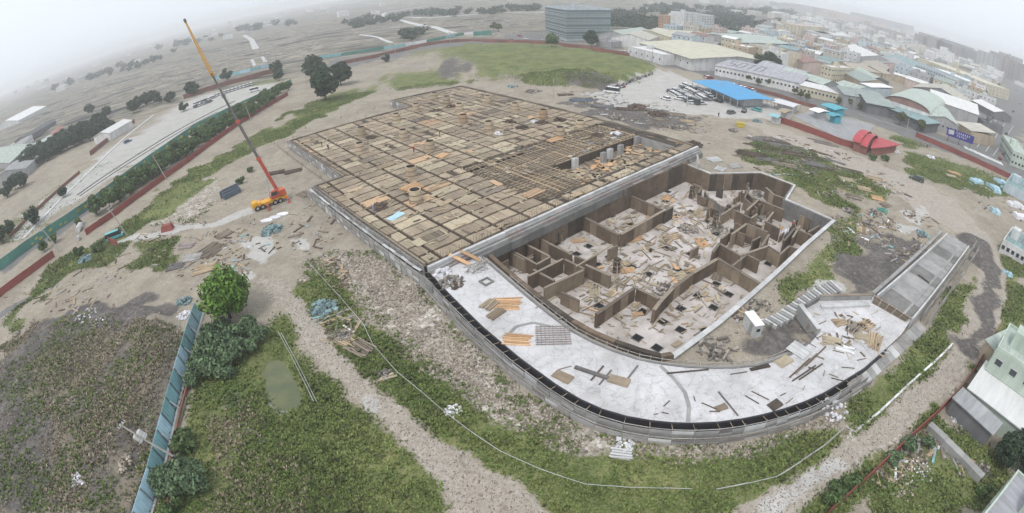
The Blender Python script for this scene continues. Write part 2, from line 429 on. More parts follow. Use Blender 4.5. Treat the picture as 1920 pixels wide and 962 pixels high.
ROAD = [[(1040, 72), (1160, 96), (1290, 118), (1420, 158), (1500, 178), (1600, 200), (1690, 226), (1780, 258), (1960, 320), (1960, 352), (1780, 288), (1690, 254), (1600, 220), (1500, 196), (1420, 174), (1290, 133), (1160, 109), (1040, 82)],
 [(1775, 262), (1850, 200), (1895, 140), (1915, 120), (1980, 120), (1960, 190), (1915, 260), (1905, 310)],
 [(600, 120), (800, 85), (1000, 66), (1060, 76), (1000, 82), (800, 100), (640, 128)], [(0, 500), (110, 420), (180, 378), (190, 385), (110, 440), (0, 520)], [(-20, 600), (60, 550), (60, 556), (-20, 610)],
 [(1730, 805), (1752, 800), (1842, 895), (1830, 905)]]
PALE = [[(222, 450), (320, 430), (420, 405), (470, 385), (480, 395), (420, 420), (320, 442), (225, 462)], [(1100, 178), (1180, 150), (1240, 128), (1290, 148), (1430, 190), (1500, 215), (1450, 226), (1330, 218), (1230, 206), (1130, 196)], [(20, 460), (150, 372), (245, 315), (300, 278), (370, 233), (470, 188), (535, 160), (500, 158), (440, 168), (360, 185), (290, 235), (200, 290), (120, 345), (40, 410)],
 [(460, 450), (500, 440), (520, 470), (500, 495), (460, 480)], [(540, 440), (570, 445), (575, 470), (545, 465)], [(1690, 390), (1730, 385), (1750, 410), (1710, 420)], [(1680, 420), (1710, 418), (1720, 435), (1690, 438)],
 [(684, 735), (700, 742), (714, 775), (690, 785), (680, 755)], [(840, 768), (860, 770), (865, 780), (845, 782)], [(790, 880), (820, 880), (830, 900), (800, 895)], [(1420, 940), (1500, 900), (1560, 860), (1600, 870), (1500, 930), (1440, 975)], [(494, 742), (520, 768), (560, 756), (566, 764), (522, 778), (488, 748)],
 [(1530, 520), (1570, 525), (1580, 545), (1540, 560), (1520, 545)], [(440, 515), (470, 505), (500, 512), (470, 530)]]
TRACK = RUBBLE[1:3] + [[(1785, 655), (1820, 570), (1832, 500), (1800, 440), (1735, 402), (1660, 352), (1600, 320), (1520, 284), (1440, 252), (1400, 232), (1430, 228), (1540, 268), (1640, 302), (1720, 334), (1790, 380), (1860, 450), (1892, 520), (1878, 600), (1834, 680)]]
g_grass, g_reed, g_dark, g_rub, g_road, g_pale, g_track = cover(GRASS, 2.0, 12), cover(REED, 2.5, 10), cover(DARK, 2.2, 8), cover(RUBBLE, 1.8, 6), cover(ROAD, .35, 1), cover(PALE, 1.0, 2), cover(TRACK, .7, 1)
g_grass = g_grass * (1 - g_track) * np.clip(.45 + 1.6 * (vnoise(GX, GY, 8, 61) * .6 + vnoise(GX, GY, 2.6, 62) * .4), .5, 1); g_mud = cover([[(1790, 655), (1826, 562), (1837, 500), (1812, 446), (1845, 446), (1880, 520), (1868, 592), (1832, 672)]], 2.0, 9); g_track = g_track * (1 - .9 * g_mud); g_dark = np.maximum(g_dark * (1 - g_track), g_mud)
dist = np.sqrt(GX ** 2 + GY ** 2)
pond = blur(inpoly(GX, GY, GP([(487, 690), (500, 668), (530, 670), (548, 700), (568, 745), (555, 762), (522, 768), (500, 745)])).astype(float), 2)
mound = blur(inpoly(GX, GY, GP([(700, 104), (860, 84), (1000, 88), (1100, 98), (1235, 124), (1180, 150), (1140, 163), (1050, 158), (960, 146), (890, 146), (815, 142), (838, 113)])).astype(float), 5)
heap = blur(inpoly(GX, GY, GP([(-60, 760), (60, 640), (140, 600), (280, 580), (330, 610), (300, 720), (240, 830), (200, 1000), (-80, 1000)])).astype(float), 6)
hard = np.clip(g_road + g_pale * .7, 0, 1)
GZ = (vnoise(GX, GY, 3, 1) - .5) * .25 + (vnoise(GX, GY, 1.3, 2) - .5) * .14
GZ *= np.clip(1 - dist / 500, 0, 1)
GZ = GZ * (1 - hard) + mound * (1.6 + 2.2 * vnoise(GX, GY, 16, 8) + 1.0 * vnoise(GX, GY, 6, 18)) + heap * (1.0 + 1.2 * vnoise(GX, GY, 6, 9)) - pond * .9
GZ += np.clip(g_dark - .3, 0, 1) * (vnoise(GX, GY, 2.2, 21) - .3) * .5 * (dist < 160)
far_left = np.clip((dist - 260) / 200, 0, 1) * (GX < GY * .25)
GZ += far_left * (vnoise(GX * .25 + GY * .1, GY * 1.4 - GX * .5, 26, 31) * 5 - 2.5)          # low terraces running across the empty land
foot = [D(u, v, 0) for u, v in DECK]
def inset(poly, d):
    n = len(poly); out = []
    ar = sum(poly[i][0] * poly[(i + 1) % n][1] - poly[(i + 1) % n][0] * poly[i][1] for i in range(n))
    sg = 1 if ar > 0 else -1
    for i in range(n):
        a, b, c = Vector(poly[i - 1][:2]), Vector(poly[i][:2]), Vector(poly[(i + 1) % n][:2])
        t1, t2 = (b - a).normalized(), (c - b).normalized()
        n1, n2 = Vector((-t1.y, t1.x)) * sg, Vector((-t2.y, t2.x)) * sg
        m = (n1 + n2)
        m = n1 if m.length < 1e-3 else m / max(.35, m.length_squared / 2)
        out.append((b.x + m.x * d, b.y + m.y * d))
    return out
near0 = dist < 240
inside = np.zeros(GX.shape, bool)
inside[near0] = inpoly(GX[near0], GY[near0], inset([tuple(p) for p in pit_w], .72))
ind = np.zeros(GX.shape, bool)
ind[near0] = inpoly(GX[near0], GY[near0], inset([tuple(p) for p in foot], 1.2))
GZ = np.where(ind & ~inside, np.minimum(GZ, -.2), GZ)
ny, nx = GX.shape
def ht(x, y):
    i = min(max(int(np.searchsorted(YS, y)), 1), ny - 1); j = min(max(int(np.searchsorted(XS, x)), 1), nx - 1)
    fy, fx = (y - YS[i - 1]) / (YS[i] - YS[i - 1]), (x - XS[j - 1]) / (XS[j] - XS[j - 1])
    return float((GZ[i - 1, j - 1] * (1 - fx) + GZ[i - 1, j] * fx) * (1 - fy) + (GZ[i, j - 1] * (1 - fx) + GZ[i, j] * fx) * fy)
def gp(px, py, dz=0.0):
    q = G(px, py); return Vector((q.x, q.y, ht(q.x, q.y) + dz))
idx = np.arange(ny * nx).reshape(ny, nx)
quads = np.stack([idx[:-1, :-1], idx[:-1, 1:], idx[1:, 1:], idx[1:, :-1]], -1).reshape(-1, 4)
drop = (inside[:-1, :-1] | inside[:-1, 1:] | inside[1:, 1:] | inside[1:, :-1]).ravel()
cell = lambda a: ((a[:-1, :-1] + a[1:, 1:] + a[:-1, 1:] + a[1:, :-1]) / 4).ravel()
cls = np.zeros(len(quads), int)
cls[cell(np.maximum(g_rub, 0)) > .5] = 1
cls[cell(g_road) > .5] = 2

def ground_material():
    m = bpy.data.materials.new('site_ground'); m.use_nodes = True
    nt = m.node_tree; b = nt.nodes['Principled BSDF']; b.inputs['Roughness'].default_value = .95; b.inputs['Specular IOR Level'].default_value = .15
    geo = nd(nt, 'ShaderNodeNewGeometry'); P_ = geo.outputs['Position']
    def noise(s, det=6, rough=.65, vec=None):
        n = nd(nt, 'ShaderNodeTexNoise'); n.inputs['Scale'].default_value = s; n.inputs['Detail'].default_value = det; n.inputs['Roughness'].default_value = rough
        nt.links.new(vec or P_, n.inputs['Vector']); return n.outputs['Fac']
    def ramp(f, stops):
        r = nd(nt, 'ShaderNodeValToRGB'); e = r.color_ramp.elements
        for i, (p, c) in enumerate(stops):
            k = e[i] if i < 2 else e.new(p)
            k.position = p; k.color = (*c, 1)
        nt.links.new(f, r.inputs[0]); return r.outputs[0]
    def mth(op, a, b_=None, c=None, clamp=False):
        n = nd(nt, 'ShaderNodeMath', operation=op); n.use_clamp = clamp
        for i, q in enumerate((a, b_, c)):
            if q is None: continue
            if isinstance(q, (int, float)): n.inputs[i].default_value = q
            else: nt.links.new(q, n.inputs[i])
        return n.outputs[0]
    def mix(f, a, b_, mode='MIX'):
        n = nd(nt, 'ShaderNodeMix', data_type='RGBA', blend_type=mode)
        for s, q in ((0, f), (6, a), (7, b_)):
            if isinstance(q, (int, float)): n.inputs[s].default_value = q
            elif isinstance(q, tuple): n.inputs[s].default_value = (*q, 1)
            else: nt.links.new(q, n.inputs[s])
        return n.outputs[2]
    def attr(nm):
        a = nd(nt, 'ShaderNodeAttribute', attribute_name=nm); return a.outputs['Fac']
    n_big, n_mid, n_fine, n_tiny = noise(.035), noise(.22), noise(1.1), noise(5.0, 3)
    def edge(a, n, w=.9, sharp=4.5):      # cover amount broken up by noise
        x = mth('ADD', a, mth('MULTIPLY', mth('SUBTRACT', n, .5), w))
        return mth('MULTIPLY_ADD', mth('SUBTRACT', x, .5), sharp, .5, clamp=True)
    dirt = ramp(mth('ADD', mth('MULTIPLY', n_mid, .6), mth('MULTIPLY', n_fine, .4)), [(.3, (.19, .16, .12)), (.48, (.315, .272, .212)), (.62, (.37, .327, .262)), (.76, (.47, .425, .35))])
    dirt = mix(mth('MULTIPLY', ramp(n_big, [(.35, (0, 0, 0)), (.65, (1, 1, 1))]), .35), dirt, (.26, .245, .215))
    wet = noise(.07, 4, .7)
    dirt = mix(mth('MULTIPLY', ramp(wet, [(.46, (0, 0, 0)), (.62, (1, 1, 1))]), .55), dirt, (.215, .18, .14))
    mpr = nd(nt, 'ShaderNodeMapping'); mpr.inputs['Rotation'].default_value = (0, 0, .45); mpr.inputs['Scale'].default_value = (.9, .05, 1); nt.links.new(P_, mpr.inputs[0])
    rut = noise(1.0, 3, .6, mpr.outputs[0])
    dirt = mix(mth('MULTIPLY', ramp(rut, [(.55, (0, 0, 0)), (.66, (1, 1, 1))]), .4), dirt, (.23, .20, .165))
    track = ramp(noise(.5, 4, .5, None), [(.42, (0, 0, 0)), (.6, (1, 1, 1))])
    dirt = mix(mth('MULTIPLY', track, .18), dirt, (.44, .41, .37))
    speck = ramp(n_tiny, [(.40, (.55, .55, .55)), (.6, (1.3, 1.3, 1.3))])
    dirt = mix(.55, dirt, mix(1.0, dirt, speck, 'MULTIPLY'))
    vor = nd(nt, 'ShaderNodeTexVoronoi'); vor.inputs['Scale'].default_value = 2.6; nt.links.new(P_, vor.inputs['Vector'])
    vor2 = nd(nt, 'ShaderNodeTexVoronoi'); vor2.inputs['Scale'].default_value = 1.1; nt.links.new(P_, vor2.inputs['Vector'])
    sep = nd(nt, 'ShaderNodeSeparateColor'); nt.links.new(vor.outputs['Color'], sep.inputs[0])
    sep2 = nd(nt, 'ShaderNodeSeparateColor'); nt.links.new(vor2.outputs['Color'], sep2.inputs[0])
    peb = ramp(mth('ADD', mth('MULTIPLY', sep.outputs[0], .6), mth('MULTIPLY', sep2.outputs[0], .4)), [(.1, (.15, .13, .11)), (.4, (.30, .265, .22)), (.65, (.40, .36, .31)), (.92, (.58, .55, .51))])
    peb = mix(mth('MULTIPLY', ramp(n_mid, [(.4, (0, 0, 0)), (.62, (1, 1, 1))]), .5), peb, (.27, .235, .19))
    tk = mix(.45, mix(.5, peb, (.36, .32, .275)), ramp(mth('ADD', mth('MULTIPLY', n_mid, .5), mth('MULTIPLY', n_fine, .5)), [(.3, (.25, .22, .185)), (.55, (.38, .34, .295)), (.75, (.48, .45, .41))]))
    gr = ramp(mth('ADD', mth('MULTIPLY', n_mid, .45), mth('MULTIPLY', n_fine, .55)), [(.3, (.08, .102, .038)), (.46, (.128, .155, .055)), (.6, (.17, .18, .08)), (.76, (.235, .215, .14))])
    gr = mix(.55, gr, mix(1.0, gr, ramp(noise(.11, 5, .7), [(.34, (.45, .5, .45)), (.5, (1, 1, 1)), (.66, (1.5, 1.3, 1.25))]), 'MULTIPLY'))
    gr = mix(.6, gr, mix(1.0, gr, ramp(n_tiny, [(.36, (.4, .4, .4)), (.64, (1.5, 1.5, 1.5))]), 'MULTIPLY'))
    re = ramp(mth('ADD', mth('MULTIPLY', n_mid, .5), mth('MULTIPLY', n_fine, .5)), [(.30, (.11, .10, .095)), (.44, (.18, .16, .125)), (.56, (.25, .21, .165)), (.74, (.33, .29, .235))])
    mps = nd(nt, 'ShaderNodeMapping'); mps.inputs['Rotation'].default_value = (0, 0, -.9); mps.inputs['Scale'].default_value = (.5, .06, 1); nt.links.new(P_, mps.inputs[0])
    stk = noise(1.0, 5, .65, mps.outputs[0])
    re = mix(mth('MULTIPLY', ramp(stk, [(.47, (0, 0, 0)), (.56, (1, 1, 1))]), .75), re, (.105, .095, .10))
    re = mix(mth('MULTIPLY', ramp(noise(.12, 4, .6), [(.52, (0, 0, 0)), (.66, (1, 1, 1))]), .5), re, (.15, .155, .085))
    dk = ramp(mth('ADD', mth('MULTIPLY', n_mid, .4), mth('MULTIPLY', n_fine, .6)), [(.32, (.06, .054, .05)), (.5, (.115, .105, .098)), (.62, (.19, .172, .155)), (.75, (.28, .25, .22))])
    rd = ramp(mth('ADD', mth('MULTIPLY', n_mid, .6), mth('MULTIPLY', n_tiny, .4)), [(.3, (.12, .118, .118)), (.6, (.19, .185, .18)), (.8, (.25, .24, .23))])
    pl = ramp(mth('ADD', mth('MULTIPLY', n_mid, .6), mth('MULTIPLY', n_fine, .4)), [(.3, (.34, .325, .31)), (.55, (.46, .45, .435)), (.75, (.56, .55, .54))])
    # land far outside the site: long strips of fallow field, scrub and bare earth
    mp = nd(nt, 'ShaderNodeMapping'); mp.inputs['Rotation'].default_value = (0, 0, math.radians(-24)); mp.inputs['Scale'].default_value = (.0034, .040, 1); nt.links.new(P_, mp.inputs[0])
    n_st = noise(1.0, 4, .5, mp.outputs[0])
    field = ramp(n_st, [(.37, (.05, .05, .048)), (.42, (.25, .225, .185)), (.455, (.07, .075, .055)), (.495, (.31, .27, .215)), (.535, (.085, .085, .08)), (.575, (.35, .31, .25)), (.62, (.10, .10, .09))])
    fieldm = edge(attr('far'), n_big, .5, 3)
    col = mix(fieldm, dirt, field)
    col = mix(edge(attr('reed'), n_mid, 1.2), col, re)
    col = mix(edge(attr('rubble'), n_fine, 1.1), col, peb)
    col = mix(edge(attr('grass'), mth('ADD', mth('MULTIPLY', n_mid, .5), mth('MULTIPLY', n_fine, .5)), 2.2, 5), col, gr)
    col = mix(edge(attr('dark'), mth('ADD', mth('MULTIPLY', n_mid, .6), mth('MULTIPLY', n_fine, .4)), 2.0), col, dk)
    col = mix(edge(attr('track'), n_fine, .9), col, tk)
    col = mix(mth('MULTIPLY', edge(attr('pale'), n_fine, 1.2, 3), .85), col, pl)
    col = mix(edge(attr('road'), n_fine, .5), col, rd)
    nt.links.new(col, b.inputs['Base Color'])
    bp = nd(nt, 'ShaderNodeBump'); bp.inputs['Strength'].default_value = .6; bp.inputs['Distance'].default_value = .25
    nt.links.new(mth('ADD', mth('MULTIPLY', n_fine, .6), mth('MULTIPLY', n_tiny, .3)), bp.inputs['Height']); nt.links.new(bp.outputs[0], b.inputs['Normal'])
    MATS['site_ground'] = m
ground_material()
g_far = np.clip((dist - 240) / 160, 0, 1) * ((GX < GY * .36 - 40) | (dist > 520))
allv = np.stack([GX, GY, GZ], -1).reshape(-1, 3)
for nm, c in (('ground', 0), ('gravel_track', 1), ('asphalt_road', 2)):
    q = quads[(cls == c) & ~drop]
    used = np.unique(q); remap = np.zeros(ny * nx, int); remap[used] = np.arange(len(used))
    me = npmesh(nm, allv[used], remap[q], ['site_ground'])
    for an, arr in (('grass', g_grass), ('reed', g_reed), ('dark', g_dark), ('rubble', g_rub), ('road', g_road), ('pale', g_pale), ('far', g_far), ('track', g_track)):
        at = me.attributes.new(an, 'FLOAT', 'POINT'); at.data.foreach_set('value', arr.ravel()[used].astype(np.float32))
    me.polygons.foreach_set('use_smooth', np.ones(len(q), bool))
    o = bpy.data.objects.new(nm, me); COL.objects.link(o); kind(o, 'structure')

# grass, reeds and stones as real geometry (nobody could count them)
def scatter(weight, n, rmax):
    w = cell(weight) * (np.hypot(cell(GX), cell(GY)) < rmax) * ~drop
    ar = ((GX[:-1, 1:] - GX[:-1, :-1]) * (GY[1:, :-1] - GY[:-1, :-1])).ravel()
    d = np.hypot(cell(GX), cell(GY)) + 10
    w = w * ar / d ** .8
    pick = NR.choice(len(w), n, p=w / w.sum())
    i, j = pick // (nx - 1), pick % (nx - 1)
    fx, fy = NR.rand(n), NR.rand(n)
    x = XS[j] + fx * (XS[j + 1] - XS[j]); y = YS[i] + fy * (YS[i + 1] - YS[i])
    z = (GZ[i, j] * (1 - fx) + GZ[i, j + 1] * fx) * (1 - fy) + (GZ[i + 1, j] * (1 - fx) + GZ[i + 1, j + 1] * fx) * fy
    return x, y, z
def tufts(name, weight, n, h, sp, mname, nb=5, rmax=130, wd=.024):
    x, y, z = scatter(weight, n, rmax)
    sc = .5 + NR.rand(n) ** 2 * 1.4
    base = np.stack([x, y, z], -1)
    V_, F_ = [], []
    for k in range(nb):
        a = NR.rand(n) * 2 * np.pi; hh = h * sc * (.5 + NR.rand(n) * .8); r = sp * sc * (.4 + NR.rand(n))
        w = wd * sc * (1 + NR.rand(n)) + .015
        dx, dy = np.cos(a), np.sin(a)
        p0 = base + np.stack([-dy * w, dx * w, np.full(n, -.02)], -1); p1 = base + np.stack([dy * w, -dx * w, np.full(n, -.02)], -1)
        m0 = base + np.stack([dx * r * .5 + dy * w, dy * r * .5 - dx * w, hh * .8], -1); m1 = base + np.stack([dx * r * .5 - dy * w, dy * r * .5 + dx * w, hh * .8], -1)
        V_ += [p0, p1, m0, m1]
    vv = np.stack(V_, 1).reshape(-1, 3)
    b0 = np.arange(n)[:, None] * (4 * nb) + np.arange(nb)[None] * 4
    ff = np.stack([b0, b0 + 1, b0 + 2, b0 + 3], -1).reshape(-1, 4)
    o = bpy.data.objects.new(name, npmesh(name, vv, ff, [mname])); COL.objects.link(o); return kind(o, 'stuff')
notroad = (1 - np.clip(g_road * 2, 0, 1)) * (1 - np.clip(g_rub * .9, 0, 1)) * (1 - np.clip(pond * 2, 0, 1)) * (1 - np.clip(g_pale, 0, 1))
clump = np.clip((vnoise(GX, GY, 4, 41) * .6 + vnoise(GX, GY, 1.6, 42) * .4 - .28) * 3, 0.03, 1)
thick = np.clip((vnoise(GX, GY, 7, 43) * .6 + vnoise(GX, GY, 2.2, 44) * .4 - .36) * 4, 0.0, 1)
tufts('grass', np.where(g_grass > .4, 1, 0) * notroad * (clump * .5 + thick), 120000, .20, .28, 'grass_blade', 4, 230)
tufts('weeds', np.where(g_grass > .5, 1, 0) * notroad * thick * clump, 5000, .30, .36, 'leaf_olive', 5, 160, .04)
tufts('dry_reeds', np.where(g_reed > .4, 1, 0) * clump * np.clip(1.2 - g_dark, 0, 1), 15000, .26, .30, 'reed_blade', 4)
tufts('green_weeds', np.where(g_reed > .4, .22, 0) * thick + np.where((g_rub > .5) & (g_rub < .98) & (g_track < .1), .2, 0) * clump, 12000, .26, .32, 'grass_blade', 5)
def stones(name, weight, n, smin, smax, mname, rmax=120):
    x, y, z = scatter(weight, n, rmax)
    ico = np.array([(0, 0, 1), (.9, 0, .2), (-.3, .85, .25), (-.5, -.75, .2), (.3, -.2, -.6), (.2, .9, -.1), (.5, -.8, .0), (-.9, .1, 0)], float)
    fc = np.array([(0, 1, 2), (0, 2, 3), (0, 3, 6), (0, 6, 1), (1, 5, 2), (2, 7, 3), (1, 6, 4), (1, 4, 5), (3, 4, 6), (2, 5, 7), (3, 7, 4), (4, 7, 5)])
    s = smin + (smax - smin) * NR.rand(n) ** 4
    a = NR.rand(n) * 6.28; c, t = np.cos(a), np.sin(a)
    j = ico[None] * (0.7 + .6 * NR.rand(n, 8, 1)) * s[:, None, None] * np.stack([1 + NR.rand(n) * .5, .8 + NR.rand(n) * .3, .55 + NR.rand(n) * .4], -1)[:, None]
    vx = j[..., 0] * c[:, None] - j[..., 1] * t[:, None] + x[:, None]; vy = j[..., 0] * t[:, None] + j[..., 1] * c[:, None] + y[:, None]; vz = j[..., 2] + z[:, None] + .1 * s[:, None]
    vv = np.stack([vx, vy, vz], -1).reshape(-1, 3)
    ff = (fc[None] + (np.arange(n) * 8)[:, None, None]).reshape(-1, 3)
    o = bpy.data.objects.new(name, npmesh(name, vv, ff, [mname])); COL.objects.link(o); return kind(o, 'stuff')
rub_near = np.where(cover(RUBBLE[:1] + RUBBLE[3:5]) > .4, 1, 0) * clump
stones('rubble_stones', rub_near, 15000, .05, .26, 'stone')
stones('track_gravel', np.where(g_track > .5, 1, 0), 9000, .04, .12, 'stone')
stones('site_stones', (1 - np.clip(g_grass + g_reed + g_road + g_track, 0, 1)) * clump, 9000, .06, .30, 'stone', 170)
pw = MB(); pc = GP([(497, 690), (506, 676), (518, 672), (529, 676), (536, 690), (545, 708), (553, 722), (559, 742), (550, 754), (534, 756), (520, 760), (511, 748), (508, 730), (500, 712)])
pw.prism(inset([tuple(p) for p in pc], -.9), -.8, -.5); kind(pw.build('pond_water', ['pond_water']), 'structure')

# ------------------------------------------------------------------ formwork deck
deck = thing('formwork_deck', 'wide timber formwork deck split into a grid of plywood panels beside the open pit', 'building deck', D(20, 20, 0))
b = MB()
b.prism([D(u, v) for u, v in [(.2, .2), (.2, 47.8), (7.8, 47.8), (7.8, 92.8), (52.4, 92.8), (53.6, 108.8), (84, 105.8), (83.8, 60), (83.8, 30.2), (30, 30.2), (30, .2)]], -.3, 2.08, 0)
b.build('beam_base', ['form_dark'], deck)
b = MB()
b.prism([D(u, v) for u, v in [(30, .2), (83.8, .2), (83.8, 4.6), (30, 4.6)]], -.3, 2.08); b.prism([D(u, v) for u, v in [(80.4, 4.6), (83.8, 4.6), (83.8, 30.2), (80.4, 30.2)]], -.3, 2.08)
b.build('beam_base', ['form_dark'], deck)
b = MB(); b.prism([D(u, v) for u, v in [(30, 4.6), (80.4, 4.6), (80.4, 30.2), (30, 30.2)]], -1.2, -.06); b.build('lower_floor', ['form_tan'], deck)
def rail(pts, w, h, z, mname, name, parent, step=4.0):
    for i in range(len(pts) - 1):
        a, c = Vector(pts[i]), Vector(pts[i + 1]); n = max(1, round((c - a).length / step))
        for k in range(n):
            q = MB(); p0, p1 = a.lerp(c, k / n), a.lerp(c, (k + 1) / n); t = (p1 - p0).normalized() * .03
            dz = R.uniform(-.04, .04)
            q.bar((p0.x + t.x, p0.y + t.y, z + dz), (p1.x - t.x, p1.y - t.y, z + dz), w, h); q.build(name, [mname], parent)
rim = [D(u, v) for u, v in [(.1, .6), (.1, 48.1), (7.7, 48.1), (7.7, 70), (7.7, 93), (30, 93), (52.6, 93), (53.6, 109), (84.1, 106), (84.1, 60), (84, 30), (84, 1)]]
rail(rim, .35, .55, 2.55, 'timber_old', 'edge_board', deck, 4.2)
PV = []
def plank_panel(L, W, n, seed, along=True):
    r = random.Random(seed); q = MB(); x = -L / 2
    for k in range(n):
        wdt = L / n
        gap = .03 if r.random() < .7 else .08
        zz = r.uniform(-.05, .06)
        if r.random() < .02: x += wdt; continue
        q.box((x + wdt / 2, r.uniform(-.06, .06), .2 + zz), (wdt - gap, W - r.uniform(0, .25), .4)); x += wdt
    return q
def in_void(u, v): return 29.6 < u < 80.6 and 4.4 < v < 30.4
PAN, pan_extra = [], MB()
pm = {}
def pan_mesh(L, W, s, mname):
    k = (round(L, 1), round(W, 1), s, mname)
    if k not in pm: pm[k] = plank_panel(L, W, 3 + s % 3, s * 7 + int(L * 10)).data('plywood_panel', [mname])
    return pm[k]
ul = [.5, 3.3, 9.9, 16.6, 23.2, 29.9, 36.6, 43.3, 50, 56.7, 63.4, 70.1, 76.8, 83.5]
vl = [.5, 3.4, 6.9, 10.3, 13.8, 17.2, 20.7, 24.2, 27.6, 31.1, 34.6, 38.1, 41.6, 45, 48.2, 52.6, 56.1, 59.6, 63, 66.6, 70.2, 73.7, 77.2, 80.8, 84.4, 88, 92.6, 96.5, 100, 103.4, 106]
cells = []
for i in range(len(ul) - 1):
    for j in range(len(vl) - 1):
        u0, u1, v0, v1 = ul[i], ul[i + 1], vl[j], vl[j + 1]; uc, vc = (u0 + u1) / 2, (v0 + v1) / 2
        if in_void(uc, vc): continue
        if vc > 48 and u0 < 7.5: 
            if u1 < 9: continue
            u0 = 8.2
        if vc > 92.6:
            if u0 < 53: 
                if u1 < 55: continue
                u0 = 54.2
            if uc > 60 and v1 > 105.5 - (uc - 54) * .05: v1 = min(v1, 105.4)
        cells.append((u0, u1, v0, v1))
cells.sort(key=lambda c: c[0] + c[2] * 1.1)
for n_, (u0, u1, v0, v1) in enumerate(cells):
    gv0 = .34 if abs((v0 - 3.4) % 6.93) < .6 else .16
    L, W = u1 - u0 - .74, v1 - v0 - gv0 - .2
    c = D((u0 + u1) / 2, (v0 + v1) / 2, 2.1)
    s = R.randrange(6); rr = R.random()
    mname = 'plywood_pale' if rr < .12 else 'plywood_orange' if rr < .16 else 'timber_old' if rr < .20 else 'plywood'
    me = pan_mesh(L, W, s, mname)
    if n_ < 296:
        put('plywood_panel', me, deck, c - deck.location, UANG, rot=(R.uniform(-.006, .006), R.uniform(-.006, .006), UANG + R.uniform(-.012, .012)))
    else:
        pan_extra.box((c.x, c.y, c.z + .2), (L, W, .4), UANG)
if pan_extra.v: kind(pan_extra.build('panel_field', ['plywood'], deck), 'stuff')
rb = MB()                                         # reinforcement lying in the beam troughs and starter bars at the crossings
for u_ in ul[1:-1]:
    for v_ in np.arange(1, 92, 2.6):
        if in_void(u_, v_): continue
        for o_ in (-.12, .12):
            p, q = D(u_ + o_, v_, 2.42), D(u_ + o_, min(v_ + 2.6, 93), 2.42); rb.bar(p, q, .05, .05)
for u_ in np.arange(1, 84, .62):
    for v_ in (.35, 1.0):
        if R.random() < .75: p = D(u_, v_, 2.2); rb.bar(p, p + Vector((R.uniform(-.08, .08), R.uniform(-.08, .08), R.uniform(.8, 1.5))), .035, .035, up=(1, 0, 0))
for u_ in ul[1:-1]:
    for v_ in vl[1::2]:
        if in_void(u_, v_) or R.random() < .45: continue
        for k in range(4): p = D(u_ + R.uniform(-.3, .3), v_ + R.uniform(-.3, .3), 2.2); rb.bar(p, p + Vector((0, 0, R.uniform(.5, 1.3))), .035, .035, up=(1, 0, 0))
kind(rb.build('rebar', ['rebar'], deck), 'stuff')
# open grillage of joists over the lower floor
jn = 0
for v_ in np.arange(16.6, 30.2, .92):
    for k, (ua, ub) in enumerate(((30.2, 47), (47, 64), (64, 80.2))):
        if R.random() < .12: continue
        q = MB(); q.bar(D(ua, v_, 2.2 + R.uniform(-.1, .1)), D(ub, v_ + R.uniform(-.15, .15), 2.2 + R.uniform(-.1, .1)), .28, .22); q.build('joist', ['timber' if R.random() < .5 else 'plywood'], deck); jn += 1
for u_ in np.arange(31, 80, 1.65):
    if R.random() < .1: continue
    q = MB(); q.bar(D(u_, 16.5 if u_ > 46 else 5, 2.42), D(u_ + R.uniform(-.2, .2), 30, 2.42), .2, .16); q.build('joist', ['timber_old' if R.random() < .6 else 'timber'], deck)
for v_ in np.arange(5.5, 16.2, 1.1):
    q = MB(); q.bar(D(30.2, v_, 2.2), D(45.5 + R.uniform(-2, 1), v_ + R.uniform(-.3, .3), 2.1), .25, .2); q.build('joist', ['timber'], deck)
for k in range(46):
    u_, v_ = R.uniform(31, 79), R.uniform(17, 29.5)
    q = MB(); q.box(D(u_, v_, 2.55), (R.uniform(.8, 2.6), R.uniform(.5, 1.3), .06), UANG + R.choice((0, 1.57)) + R.uniform(-.1, .1)); q.build('loose_sheet', [R.choice(('plywood', 'plywood_pale', 'timber_old'))], deck)
for k, px in enumerate([(1078, 318), (1098, 303), (1131, 307), (1143, 300), (1163, 292), (1193, 275), (1150, 277), (1108, 288)]):
    p = G(px[0], px[1] - 2, -.06)
    t = thing('concrete_column', 'grey square concrete columns standing in the opening of the formwork deck', 'column', (p.x, p.y, -.06), UANG, 'columns in the deck opening')
    q = MB(); q.box((0, 0, 1.35), (1.5, 1.0, 2.7)); q.build('shaft', ['concrete' if k % 3 else 'concrete_pale'], t, (0, 0, 0))
    q = MB()
    for a_ in (-.4, -.15, .15, .4):
        for c_ in (-.3, .3): q.bar((a_, c_, 2.7), (a_, c_, 3.5), .04, .04, up=(1, 0, 0))
    kind(q.build('starter_bars', ['rebar'], t, (0, 0, 0)), 'stuff')
for k in range(170):
    u_, v_ = R.uniform(44, 79.8), R.uniform(4.8, 16.2)
    p = D(u_, v_, .02 + .05 * (k % 4)); q = MB(); q.box((0, 0, 0), (R.uniform(1.4, 3.6), R.uniform(.4, 1.6), .08)); o = q.build('loose_board', [R.choice(('plywood', 'timber', 'plywood_pale', 'timber_orange', 'timber_old'))], None, (0, 0, 0)); o.location = p; o.rotation_euler = (0, 0, UANG + R.uniform(-.5, .5) + R.choice((0, 1.57)))
    tag(o, 'loose board on the lower floor inside the opening of the deck', 'board', 'boards inside the deck opening')

q = MB(); q.bar(D(80.2, 4.8, .9), D(80.2, 16.4, .9), .3, 2.2); q.build('end_wall', ['concrete'], deck)
q = MB(); q.bar(D(46, 16.7, 1.0), D(80, 16.7, 1.0), .25, 2.2); q.build('back_wall', ['form_dark'], deck)
